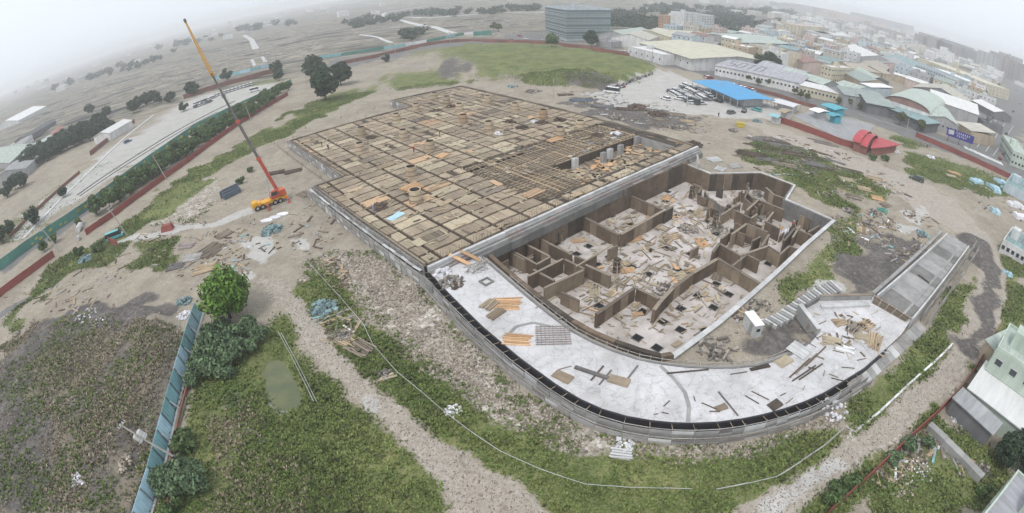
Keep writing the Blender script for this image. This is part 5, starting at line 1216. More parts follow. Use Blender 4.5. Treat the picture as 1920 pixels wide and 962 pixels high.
for i in range(60):                                   # yellow leaf shapes painted on the hoarding
    f = R.random(); pts_ = [(60, 463), (130, 417), (187, 377), (247, 330), (290, 298), (330, 270), (367, 244), (420, 217), (477, 190), (547, 158)]
    k = min(8, int(f * 9)); w = f * 9 - k; a, c = gp(*pts_[k]), gp(*pts_[k + 1]); p = a.lerp(c, w); d_ = (c - a).normalized(); n_ = Vector((d_.y, -d_.x, 0)) * .085
    q = MB(); s = R.uniform(.5, 1.1); zc = R.uniform(.7, 1.6); q.face([p + n_ + d_ * (x * s) + Vector((0, 0, zc + y * s)) for x, y in ((-1, -.1), (-.3, -.45), (.5, -.2), (1, .3), (.3, .5), (-.5, .35))]); q.build('painted_leaf', ['hoard_yellow'], gh)
fence([(170, 292), (212, 258), (253, 229)], 2.2, .2, 'dim red wall in front of the white gabled house', 'red_wall_dim', piece=6)
fence([(20, 445), (95, 372), (150, 325)], 1.2, .25, 'low rusty wall between the belt of trees and the pale river land', 'red_wall_dim', piece=6)
# turquoise sheet hoarding at the lower left
tf = thing('sheet_hoarding', 'turquoise sheet metal hoarding with braces running down to the bottom edge', 'hoarding', gp(322, 800))
tp = dens([gp(275, 985), gp(300, 900), gp(323, 800), gp(350, 690), gp(366, 630), gp(379, 588)], 2.6)
for i in range(len(tp) - 1):
    a, c = tp[i], tp[i + 1]; e = (c - a) * .006; up = Vector((-.28, .02, 1.0)); s_ = Vector(((c - a).y, -(c - a).x, 0)).normalized()
    if i in (18, 19, 27): continue
    q = MB(); q.bar(a + e + up * 1.2, c - e + up * 1.2, .06, 2.4, up=up)
    for k in range(5): q.bar(a.lerp(c, (k + .5) / 5) + up * .1 + s_ * .05, a.lerp(c, (k + .5) / 5) + up * 2.35 + s_ * .05, .05, .05, up=s_)
    q.build('sheet_panel', ['hoard_teal' if R.random() < .8 else 'blue_tarp'], tf)
    q = MB(); q.bar(a + s_ * .16, a + s_ * .16 + up * 2.4, .1, .1, up=(1, 0, 0)); q.build('post', ['crane_grey'], tf)
    if i % 2 == 0: q = MB(); q.bar(a + s_ * 1.0, a + s_ * .2 + up * 1.7, .08, .08); q.build('brace', ['concrete_pale'], tf)
    q = MB(); q.bar(a + s_ * .3 + Vector((0, 0, .06)), c + s_ * .3 + Vector((0, 0, .06)), .34, .2); q.build('base_sill', ['concrete_pale'], tf)
fence([(355, 720), (340, 780), (325, 850), (318, 960)], .7, .2, 'low broken red brick edging beside the path along the turquoise hoarding', 'red_wall_dim', 'brick_edging', 'edging', 3.2)
q = MB(); pth = GP([(345, 745), (352, 748), (338, 800), (330, 855), (327, 965), (316, 965), (322, 850), (330, 795)]); q.prism([(p.x, p.y) for p in pth], -.1, .28); kind(q.build('footpath', ['grass_path']), 'structure')
# red fence along the right track and the walls by the main road
fence([(1870, 620), (1858, 645), (1822, 700), (1795, 738), (1748, 785), (1700, 828), (1658, 868), (1591, 930), (1550, 965)], 1.3, .12, 'thin rusty red fence along the curved track at the lower right', 'red_wall', 'boundary_fence', 'fence', 2.6)
fence([(1716, 256), (1760, 275), (1810, 297), (1860, 320), (1925, 352)], 1.9, .2, 'red wall between the grassy lot and the crossing at the right edge', 'red_wall', piece=5, capm='red_wall_dim')
fence([(1455, 228), (1500, 243), (1540, 258), (1577, 272), (1600, 278)], 2.2, .25, 'red wall in front of the grey sales yard', 'red_wall', piece=5)
fence([(1385, 163), (1420, 172), (1460, 182), (1500, 196), (1530, 204)], 1.6, .2, 'dark red wall on the near side of the main road behind the blue roof', 'red_wall_dim', piece=6)
fence([(1738, 803), (1768, 832), (1800, 864), (1836, 903)], 1.0, 1.1, 'broad grey wall crossing the allotments at the lower right', 'concrete', 'allotment_wall', 'wall', 2.6)
fence([(1608, 806), (1650, 772), (1700, 724), (1760, 672), (1786, 645)], .28, .3, 'row of white blocks edging the track below the right grass verge', ['white_paint', 'concrete_pale'], 'edging_blocks', 'edging', 1.3, hv=.12)
# low pipe rails on short posts around the grass
def pipe_rail(pts, label, z=.5, r=.032, name='pipe_rail', posts=True, step=3.2, double=False):
    w = dens([gp(p[0], p[1]) for p in pts], step); t = thing(name, label, 'railing', w[0])
    for i in range(len(w) - 1):
        q = MB(); q.tube(w[i] + Vector((0, 0, z + R.uniform(-.06, .06))), w[i + 1] + Vector((0, 0, z + R.uniform(-.06, .06))), r, 6); q.build('rail', ['concrete_pale'], t)
        if double: q = MB(); q.tube(w[i] + Vector((.35, .1, z * .6)), w[i + 1] + Vector((.35, .1, z * .6)), r, 6); q.build('rail', ['concrete_pale'], t)
        q = MB(); q.tube(w[i] - Vector((0, 0, .1)), w[i] + Vector((0, 0, z + .12)), r, 6); q.build('post', ['pole_concrete'], t)
    return t
pipe_rail([(577, 494), (610, 530), (640, 562), (682, 612), (700, 650), (745, 702), (790, 738), (835, 777), (885, 815), (940, 851), (1010, 882), (1095, 911), (1190, 918), (1295, 921)], 'long white pipe rail curving through the grass along the gravel track')
pipe_rail([(1340, 923), (1400, 911), (1455, 897), (1500, 868), (1545, 838), (1582, 803), (1602, 815)], 'white pipe rail on the grass bank at the lower right', double=True)
pipe_rail([(524, 628), (548, 672), (572, 720), (590, 758)], 'double bamboo rail beside the small pond', double=True, step=4)
pipe_rail([(580, 607), (620, 597), (660, 580)], 'short pale rail across the junk by the track', step=4)

# ------------------------------------------------------------------ utility poles and lamps
def pole(px, label, h=9, arms=2, trafo=False, lean=(0, 0), loc=None):
    p = gp(*px); t = thing('utility_pole', label, 'utility pole', p); t.rotation_euler = (lean[0], lean[1], R.uniform(-.3, .3))
    q = MB(); q.tube((0, 0, -.3), (0, 0, h), .17, 8, 0, .10); q.build('shaft', ['pole_concrete'], t, (0, 0, 0))
    for k in range(arms):
        q = MB(); q.box((0, .15, h - .35 - k * .8), (2.0, .1, .12)); q.build('crossarm', ['pole_concrete'], t, (0, 0, 0))
        for x in (-.9, -.4, .4, .9): q = MB(); q.tube((x, .15, h - .28 - k * .8), (x, .15, h - .02 - k * .8), .06, 6, 0, .03); q.build('insulator', ['white_paint'], t, (0, 0, 0))
    if trafo:
        for x in (-.55, .55): q = MB(); q.tube((x, .1, h * .62), (x, .1, h * .62 + 1.1), .38, 10, 0, .38); q.tube((x, .1, h * .62 + 1.1), (x, .1, h * .62 + 1.25), .38, 10, 0, .2); q.build('transformer', ['concrete_pale'], t, (0, 0, 0))
    return t
pole((345, 867), 'concrete utility pole with two grey transformers leaning over the turquoise hoarding', 9, 1, True, (0, -.62))
pole((312, 336), 'plain pale pole leaning in front of the hedge, nearest the crane', 9, 0, False, (0, -.28))
pole((472, 228), 'short pale pole at the upper end of the hedge', 9, 0, False, (0, -.2))
pole((238, 441), 'pole with white insulators on its crossarms by the gate', 8.5, 2, False, (0, -.35))
pole((112, 470), 'pole with crossarms at the left end of the gate', 8.5, 2, False, (0, -.4))
pole((1288, 200), 'thin dark pole in the car park before the deck', 9, 1)
pole((1352, 178), 'lamp pole in the parking lot beside the blue roof', 8, 1)
pole((1222, 128), 'thin pole on the right edge of the grassy mound', 9, 1)
pole((1038, 185), 'thin pole behind the far corner of the deck', 8, 0)
pole((965, 168), 'thin pole near the rebar yard behind the deck', 8, 0)
for k in range(8):
    px = [(575, 158), (742, 108), (845, 88), (1150, 104), (1250, 122), (1330, 140), (1600, 205), (1700, 245)][k]
    pole(px, 'slim street pole along the far boundary road', 8, 1)['group'] = 'street poles on the boundary road'
# overhead wires at the lower left
q = MB()
wa, wb = G(258, 835, 8.0), G(330, 590, 8.5)
for o_ in (0, .5, 1.0):
    prev = None
    for k in range(13):
        f = k / 12; p = wa.lerp(wb, f) + Vector((o_, 0, -1.2 * math.sin(math.pi * f))); 
        if prev is not None: q.tube(prev, p, .018, 4, cap=False)
        prev = p
o = q.build('overhead_wire', ['crane_grey'], None, tuple(wa)); tag(o, 'thin overhead wires running beside the turquoise hoarding', 'wire')

# ------------------------------------------------------------------ mobile crane
cb = G(512, 385, 0); ce = G(540, 372, 0)
cdir = (ce - G(478, 394, 0)).normalized(); cang = math.atan2(cdir.y, cdir.x)
cr_ = thing('mobile_crane', 'orange and yellow mobile crane with a very long raised telescopic boom', 'crane', (G(508, 384, 0).x, G(508, 384, 0).y, 0), cang)
def part(name, q, mname): return q.build(name, mname if isinstance(mname, list) else [mname], cr_, (0, 0, 0))
q = MB(); q.box((-.2, 0, 1.15), (8.6, 2.2, .55)); q.box((-3.4, 0, 1.5), (2.0, 2.3, .5)); q.box((1.2, 0, 1.5), (2.6, 2.3, .25)); part('chassis', q, 'crane_yellow')
q = MB(); q.hexa([(-4.7, -.95, .8), (-3.2, -1.1, .8), (-3.2, 1.1, .8), (-4.7, .95, .8), (-4.5, -.9, 1.95), (-3.3, -1.05, 2.15), (-3.3, 1.05, 2.15), (-4.5, .9, 1.95)]); part('driver_cab', q, 'crane_yellow')
q = MB(); q.hexa([(1.2, -1.15, 1.6), (4.2, -1.05, 1.6), (4.2, 1.05, 1.6), (1.2, 1.15, 1.6), (1.3, -1.1, 2.9), (4.0, -1.0, 3.1), (4.0, 1.0, 3.1), (1.3, 1.1, 2.9)]); part('counterweight', q, 'crane_orange')
q = MB(); q.tube((1.2, 0, 1.4), (1.2, 0, 1.75), 1.1, 16); part('turntable', q, 'crane_grey')
q = MB(); q.hexa([(.2, -1.6, 1.75), (2.2, -1.6, 1.75), (2.2, -.75, 1.75), (.2, -.75, 1.75), (.5, -1.55, 3.5), (2.1, -1.55, 3.6), (2.1, -.8, 3.6), (.5, -.8, 3.5)]); oc = part('operator_cab', q, 'crane_red')
q = MB(); q.hexa([(.25, -1.62, 2.5), (1.9, -1.62, 2.5), (1.9, -1.60, 2.5), (.25, -1.60, 2.5), (.5, -1.60, 3.3), (1.9, -1.60, 3.3), (1.9, -1.585, 3.3), (.5, -1.585, 3.3)]); q.build('cab_window', ['glass_dark'], oc, (0, 0, 0))
for x in (-3.5, -2.2, 1.0, 2.3):
    for s in (-1, 1):
        w = MB(); w.tube((x, s * .75, .62), (x, s * 1.2, .62), .62, 14); wo = part('wheel', w, 'rubber')
        w = MB(); w.tube((x, s * 1.19, .62), (x, s * 1.24, .62), .34, 10); w.build('rim', ['rim'], wo, (0, 0, 0))
for x in (-1.2, 3.9):
    for s in (-1, 1):
        w = MB(); w.box((x, s * 1.9, .95), (.35, 2.0, .3)); w.box((x, s * 2.75, .5), (.22, .22, .9)); w.box((x, s * 2.75, .06), (.8, .8, .1)); part('outrigger', w, 'crane_red')
# boom: axis in the crane frame
Mi = Matrix.Rotation(-cang, 3, 'Z')
tip_r = 119.0
tipw = Vector((-67.3 * tip_r / 120, 99.4 * tip_r / 120, 45.8))
tl = Mi @ (tipw - Vector((cr_.location.x, cr_.location.y, 0)))
b0 = Vector((2.4, .1, 2.7)); ax = tl - b0; upv = Vector((0, 0, 1))
def boom(f0, f1, w, h, mname, name, sag=0):
    w, h = w * .8, h * .8; q = MB(); q.bar(b0 + ax * f0, b0 + ax * f1, w, h); return part(name, q, mname)
bm0 = boom(-.02, .20, .80, .9, 'crane_red', 'boom_section')
boom(.20, .42, .66, .74, 'crane_grey', 'boom_section'); boom(.42, .57, .54, .60, 'crane_grey', 'boom_section'); boom(.57, .69, .44, .5, 'crane_grey', 'boom_section')
for f in (.20, .42, .57, .69):
    q = MB(); q.bar(b0 + ax * (f - .008), b0 + ax * (f + .008), 1.0 - f * .65, 1.1 - f * .7); part('boom_collar', q, 'crane_red' if f < .5 else 'crane_grey')
# lattice fly jib, yellow
axn = ax.normalized(); sx = axn.cross(Vector((0, 0, 1))).normalized(); sy = sx.cross(axn)
jq = MB(); N_ = 22
def jp(f, i, wd): return b0 + ax * f + (sx * (wd if i in (0, 1) else -wd) + sy * (wd if i in (0, 3) else -wd))
for i in range(4):
    jq.bar(jp(.68, i, .30), jp(.84, i, .24), .11, .11); jq.bar(jp(.84, i, .24), jp(1.0, i, .08), .10, .10)
for k in range(N_):
    f0, f1 = .68 + .32 * k / N_, .68 + .32 * (k + 1) / N_; w0, w1 = lerp(.36, .12, k / N_), lerp(.36, .12, (k + 1) / N_)
    for i in range(4): jq.bar(jp(f0, i, w0), jp(f1, (i + 1) % 4, w1), .07, .07)
part('lattice_jib', jq, 'crane_yellow')
q = MB(); q.bar(b0 + ax * .985, b0 + ax * 1.005, .4, .5); part('jib_head', q, 'crane_grey')
q = MB(); q.tube(Vector((.2, .1, 1.9)), b0 + ax * .13, .16, 8, 0, .12); part('lift_cylinder', q, 'rim')
q = MB(); q.tube(tl - Vector((0, 0, .2)), Vector((tl.x, tl.y, 24)), .03, 4); q.box((tl.x, tl.y, 23.7), (.3, .3, .7)); 
q2 = MB(); q2.tube(b0 + ax * .69 + sy * .55, b0 + ax * .1 + sy * .75, .025, 4); part('hoist_rope', q2, 'crane_grey')

# ------------------------------------------------------------------ vehicles
def car_mesh(L=4.5, W=1.75, H=1.45, van=False):
    q = MB(); h0, hb = .28, .78 if not van else .95
    def sec(x, z0, z1, w0, w1): return [(x, -w0, z0), (x, w0, z0), (x, w1, z1), (x, -w1, z1)]
    S_ = [sec(-L / 2, h0 + .12, hb * .9, W * .42, W * .38), sec(-L / 2 + .25, h0, hb, W * .49, W * .46), sec(-.2, h0, hb + .04, W * .5, W * .48), sec(L / 2 - .35, h0, hb - .08, W * .49, W * .45), sec(L / 2, h0 + .1, hb - .22, W * .42, W * .38)]
    for a, c in zip(S_, S_[1:]):
        for i in range(4): q.quad(a[i], a[(i + 1) % 4], c[(i + 1) % 4], c[i])
    q.face(list(reversed(S_[0]))); q.face(S_[-1])
    body = q
    g = MB(); x0, x1, x2, x3 = (-L * .47, -L * .36, L * .08, L * .24) if not van else (-L * .49, -L * .46, L * .30, L * .42)
    w0, w1 = W * .46, W * .38
    B = [(x0, -w0, hb), (x3, -w0, hb - .03), (x3, w0, hb - .03), (x0, w0, hb)]; T = [(x1, -w1, H - .05), (x2, -w1, H - .05), (x2, w1, H - .05), (x1, w1, H - .05)]
    g.hexa(B + T)
    rf = MB(); rf.hexa([(x1 - .02, -w1 - .02, H - .06), (x2 + .02, -w1 - .02, H - .06), (x2 + .02, w1 + .02, H - .06), (x1 - .02, w1 + .02, H - .06), (x1 + .15, -w1 + .1, H), (x2 - .15, -w1 + .1, H), (x2 - .15, w1 - .1, H), (x1 + .15, w1 - .1, H)])
    wh = MB()
    wh.tube((0, -.1, 0), (0, .1, 0), .31, 12); wh.tube((0, -.11, 0), (0, .11, 0), .18, 8, 1)
    li = MB(); li.box((L / 2 - .06, 0, hb - .25), (.12, .3, .14))
    return body, g, rf, wh, li
CARCOL = {'white': (.74, .74, .74), 'silver': (.42, .43, .44), 'black': (.02, .02, .022), 'grey': (.13, .135, .14), 'red': (.38, .03, .03), 'blue': (.05, .09, .22), 'green': (.045, .07, .045), 'teal': (.10, .42, .42)}
for k, c in CARCOL.items(): mat('car ' + k, c, tuple(v * .92 for v in c), 1, rough=.35, vary=.06, spec=.5)
CB = {v: car_mesh(*a) for v, a in {'car': (4.6, 1.8, 1.46), 'van': (5.0, 1.85, 2.0, True), 'minibus': (6.6, 2.0, 2.4, True)}.items()}
CM = {}
def car(px, ang, col, label, typ='car', group=None, sc=1.0, loc=None):
    p = loc or gp(px[0], px[1], .03)
    t = thing('parked_car' if typ == 'car' else typ, label, 'car' if typ == 'car' else typ, p, ang, group); t.scale = (sc,) * 3
    if (typ, col) not in CM:
        b_, g_, r_, w_, l_ = CB[typ]; CM[typ, col] = (b_.data('body', ['car ' + col]), g_.data('windows', ['glass_dark']), r_.data('roof', ['car ' + col]), w_.data('wheel', ['rubber', 'rim']), l_.data('headlight', ['white_paint']))
    b_, g_, r_, w_, l_ = CM[typ, col]; L = {'car': 4.6, 'van': 5.0, 'minibus': 6.6}[typ]
    put('body', b_, t); put('windows', g_, t); put('roof', r_, t); put('headlight', l_, t, (0, -.55, 0)); put('headlight', l_, t, (0, .55, 0))
    for x in (-L * .3, L * .31):
        for s in (-.82, .82): put('wheel', w_, t, (x, s * {'car': 1, 'van': 1.02, 'minibus': 1.1}[typ], .31))
    return t
def ang_px(a, b): d = G(*b) - G(*a); return math.atan2(d.y, d.x)
car((1147, 174), ang_px((1160, 175), (1132, 171)), 'white', 'white minibus with dark windows parked below the grassy mound', 'minibus')
car((1248, 187), ang_px((1260, 190), (1236, 183)), 'white', 'white saloon, left one of the two cars heading the parking rows')
car((1273, 187), ang_px((1284, 190), (1262, 186)), 'white', 'white saloon, right one of the two cars heading the parking rows')
car((1300, 194), ang_px((1312, 199), (1288, 190)), 'green', 'dark green minibus parked at the front of the parking lot', 'minibus')
car((1371, 213), ang_px((1361, 214), (1382, 210)), 'grey', 'grey saloon on the track right of the parking lot')
car((1395, 210), ang_px((1390, 216), (1399, 204)), 'black', 'black car right of the grey saloon on the track')
car((1418, 208), ang_px((1430, 211), (1407, 205)), 'teal', 'pale teal topped car by the shacks')
car((1346, 191), ang_px((1356, 194), (1336, 188)), 'black', 'dark car parked below the gable end of the blue roof')
car((1718, 338), ang_px((1736, 345), (1702, 332)), 'green', 'dark pickup like car parked on the grey track at the right', 'car', sc=1.12)
car((216, 447), ang_px((206, 450), (226, 442)), 'teal', 'turquoise topped vehicle at the gate in the red wall', 'van')
cols_ = ['white', 'silver', 'white', 'grey', 'black', 'white', 'silver', 'white']
rows = [((1266, 170), (1318, 197)), ((1290, 168), (1328, 190)), ((1302, 163), (1334, 182)), ((1285, 160), (1310, 170)), ((1256, 172), (1300, 196)), ((1278, 164), (1330, 186))]
for r_, (a, c) in enumerate(rows):
    n = (12, 11, 10, 8, 10, 10)[r_]
    for k in range(n):
        f = (k + .5) / n; cc = cols_[(k * 3 + r_ * 5) % 8]
        car((lerp(a[0], c[0], f), lerp(a[1], c[1], f)), ang_px((1270, 178), (1290, 186)) + .15 * R.random() + 1.2, cc, '%s car packed into the rows beside the blue roof' % cc, 'car', '%s cars in the parking rows' % cc, .92)
for k in range(11):
    f = k / 10; car((lerp(1326, 1345, f) if k < 4 else lerp(1340, 1412, f), lerp(146, 152, f) if k < 4 else lerp(151, 172, f)), .6, 'white' if k % 3 else 'red', '%s car half hidden behind the blue roof' % ('white' if k % 3 else 'red'), 'car', '%s cars behind the blue roof' % ('white' if k % 3 else 'red'))
for k in range(10):
    car((lerp(408, 472, k / 9), lerp(180, 160, k / 9)), 1.9, 'white', 'white car in the long row before the far left red wall', 'car', 'white cars in the far left row', 1.15)
for k in range(9):
    car((lerp(368, 402, (k % 5) / 4), lerp(196, 184, (k % 5) / 4) + 5 * (k // 5)), 1.5, ('white', 'silver', 'grey')[k % 3], '%s vehicle in the cluster left of the far row of white cars' % ('white', 'silver', 'grey')[k % 3], 'car', '%s vehicles in the far left cluster' % ('white', 'silver', 'grey')[k % 3])
car((478, 172), ang_px((470, 174), (486, 170)), 'white', 'white van standing apart below the far row of white cars', 'van', sc=1.2)
car((240, 267), ang_px((232, 270), (250, 262)), 'blue', 'dark car at the end of the pale track by the far left red wall')
for k, (px, py, c) in enumerate([(1172, 100, 'white'), (1185, 102, 'black'), (1196, 103, 'silver'), (1207, 106, 'white'), (1226, 108, 'red'), (1256, 115, 'white'), (1279, 117, 'white'), (1286, 119, 'black'), (1322, 120, 'silver'), (1060, 88, 'white'), (1040, 85, 'silver'), (1018, 78, 'white'), (985, 74, 'white'), (960, 78, 'black'), (1005, 82, 'silver'), (975, 70, 'red')]):
    car((px, py), ang_px((1160, 100), (1290, 122)) + (1.57 if k < 5 else 0), c, '%s car on the main road or before the yellow roofed hall' % c, 'car', '%s cars along the far main road' % c)
for k in range(14):
    px, py, c, l = [(1887, 252, 'black', 1), (1875, 298, 'red', 0), (1882, 290, 'grey', 0), (1895, 222, 'silver', 0), (1853, 246, 'white', 0), (1880, 228, 'grey', 0), (1900, 210, 'black', 0), (1912, 195, 'silver', 0), (1870, 205, 'black', 0), (1888, 180, 'silver', 0), (1905, 170, 'grey', 0), (1862, 222, 'blue', 0), (1850, 236, 'grey', 0), (1845, 263, 'black', 0)][k]
    car((px, py), ang_px((1850, 280), (1890, 190)), c, '%s car on the wide cross street at the right edge' % c, 'car', '%s cars on the cross street' % c)
# row of scooters below the mound
sq = MB(); sq.box((-.15, 0, .55), (.7, .28, .25)); sq.box((.45, 0, .4), (.12, .3, .55)); sq.box((.2, 0, .25), (.6, .24, .1))
sw = MB(); sw.tube((0, -.06, 0), (0, .06, 0), .26, 10); sh = MB(); sh.box((.5, 0, .95), (.06, .6, .06)); sh.bar((.42, 0, .6), (.5, 0, .95), .07, .07)
st_ = MB(); st_.box((-.2, 0, .73), (.65, .26, .1))
sme = [sq.data('body', ['car grey']), sq.data('body', ['car white']), sq.data('body', ['car red'])]; swm, shm, stm = sw.data('wheel', ['rubber']), sh.data('handlebar', ['crane_grey']), st_.data('seat', ['rubber'])
for k in range(52):
    f = k / 51; px = (lerp(1146, 1222, f) + R.uniform(-2, 2), lerp(168, 141, f) + R.uniform(-1, 1) + (5 if k % 2 and f < .35 else 0))
    t = thing('scooter', 'scooter in the long parked row below the right slope of the grassy mound', 'scooter', gp(px[0], px[1], 0), 1.0 + R.uniform(-.2, .2), 'parked scooters below the mound'); t.scale = (1.25,) * 3
    put('body', sme[k % 3 if k % 5 else 1], t); put('handlebar', shm, t); put('seat', stm, t); put('wheel', swm, t, (-.5, 0, .26)); put('wheel', swm, t, (.55, 0, .26))

# ------------------------------------------------------------------ workers
def body_mesh(shirt, trousers, bend=.0, step=.18):
    bm = bmesh.new(); ly = bm.verts.layers.skin.verify() if False else None
    J = {'pel': (0, 0, .95, .15), 'sp': (0, -.02 - bend * .3, 1.2, .15), 'ch': (0, -.03 - bend * .6, 1.42 - bend * .1, .17), 'nk': (0, -.02 - bend * .8, 1.56 - bend * .15, .065), 'hd': (0, -.04 - bend, 1.72 - bend * .2, .105),
         'hl': (.1, 0, .9, .11), 'kl': (.12, -.06 - step * .3, .5, .075), 'al': (.12, step * .6, .09, .05), 'fl': (.12, step * .6 - .18, .05, .045), 'hr': (-.1, 0, .9, .11), 'kr': (-.12, -.05 + step * .2, .5, .075), 'ar': (-.12, -step * .6, .09, .05), 'fr': (-.12, -step * .6 - .18, .05, .045),
         'sl': (.2, -.03 - bend * .6, 1.42 - bend * .1, .075), 'el': (.29, .02 - bend * .5, 1.14 - bend * .1, .05), 'wl': (.27, -.18 - bend * .6, .95, .035), 'ml': (.26, -.25 - bend * .6, .89, .03), 'sr': (-.2, -.03 - bend * .6, 1.42 - bend * .1, .075), 'er': (-.29, .0 - bend * .5, 1.14 - bend * .1, .05), 'wr': (-.27, -.15 - bend * .6, .93, .035), 'mr': (-.26, -.22 - bend * .6, .86, .03)}
    E_ = [('pel', 'sp'), ('sp', 'ch'), ('ch', 'nk'), ('nk', 'hd'), ('pel', 'hl'), ('hl', 'kl'), ('kl', 'al'), ('al', 'fl'), ('pel', 'hr'), ('hr', 'kr'), ('kr', 'ar'), ('ar', 'fr'), ('ch', 'sl'), ('sl', 'el'), ('el', 'wl'), ('wl', 'ml'), ('ch', 'sr'), ('sr', 'er'), ('er', 'wr'), ('wr', 'mr')]
    ks = list(J); me = bpy.data.meshes.new('person'); me.from_pydata([J[k][:3] for k in ks], [(ks.index(a), ks.index(c)) for a, c in E_], [])
    o = bpy.data.objects.new('person', me); COL.objects.link(o); m = o.modifiers.new('Skin', 'SKIN'); m.use_smooth_shade = True
    sk = me.skin_vertices[0].data if me.skin_vertices else None
    if sk is None:
        bpy.context.view_layer.objects.active = o; bpy.ops.object.modifier_add(type='SKIN'); o.modifiers.remove(o.modifiers[-1]); sk = me.skin_vertices[0].data
    for i, k in enumerate(ks): sk[i].radius = (J[k][3], J[k][3]); sk[i].use_root = (k == 'pel')
    o.modifiers.new('Subdivision', 'SUBSURF').levels = 1
    dg = bpy.context.evaluated_depsgraph_get(); dg.update(); r = bpy.data.meshes.new_from_object(o.evaluated_get(dg)); bpy.data.objects.remove(o)
    r.materials.clear()
    for mn in (shirt, trousers, 'skin'): r.materials.append(M(mn))
    for p in r.polygons: z, x = p.center.z, abs(p.center.x); p.material_index = 2 if (z > 1.53 - bend * .1 or (x > .22 and z < 1.08)) else 0 if z > .93 else 1
    return r
bodies = {k: body_mesh(*a) for k, a in {'red': ('cloth_red', 'cloth_dark'), 'dark': ('cloth_dark', 'cloth_dark'), 'blue': ('cloth_blue', 'cloth_blue'), 'bent': ('cloth_red', 'cloth_dark', .25)}.items()}
hq = MB(); hq.tube((0, 0, 0), (0, 0, .10), .135, 12, 0, .10); hq.box((0, -.12, .01), (.2, .14, .02)); hatw, haty = hq.data('hard_hat', ['hat_white']), hq.data('hard_hat', ['hat_yellow'])
for (px, z, b_, hat, lab) in [((604, 276), 2.52, 'dark', haty, 'worker in dark clothes, left one of two on the upper left of the deck'), ((616, 282), 2.52, 'dark', hatw, 'worker in dark clothes, right one of two on the upper left of the deck'), ((776, 286), 2.52, 'red', hatw, 'worker in a red shirt standing in the middle of the formwork deck'), ((825, 256), 2.52, 'dark', haty, 'worker in dark clothes alone right of the round column forms'),
                         ((701, 399), 2.52, 'blue', hatw, 'worker in pale blue clothes near the left corner of the deck'), ((1484, 428), PZ, 'bent', hatw, 'worker in a red shirt in the right corner of the pit'), ((1347, 220), 0, 'dark', haty, 'person walking on the track below the parking lot'), ((1512, 655), SZ + .02, 'dark', hatw, 'worker in dark clothes by the corrugated panel')][:7]:
    p = G(px[0], px[1], z) if z else gp(*px); t = thing('person', lab, 'person', p, R.random() * 6.28); t.scale = (1.05,) * 3
    put('body', bodies[b_], t); be = b_ == 'bent'; put('hard_hat', hat, t, (0, -.05 - (.25 if be else 0), 1.76 - (.05 if be else 0)))
# slim the rest: the person's parts are body and hat

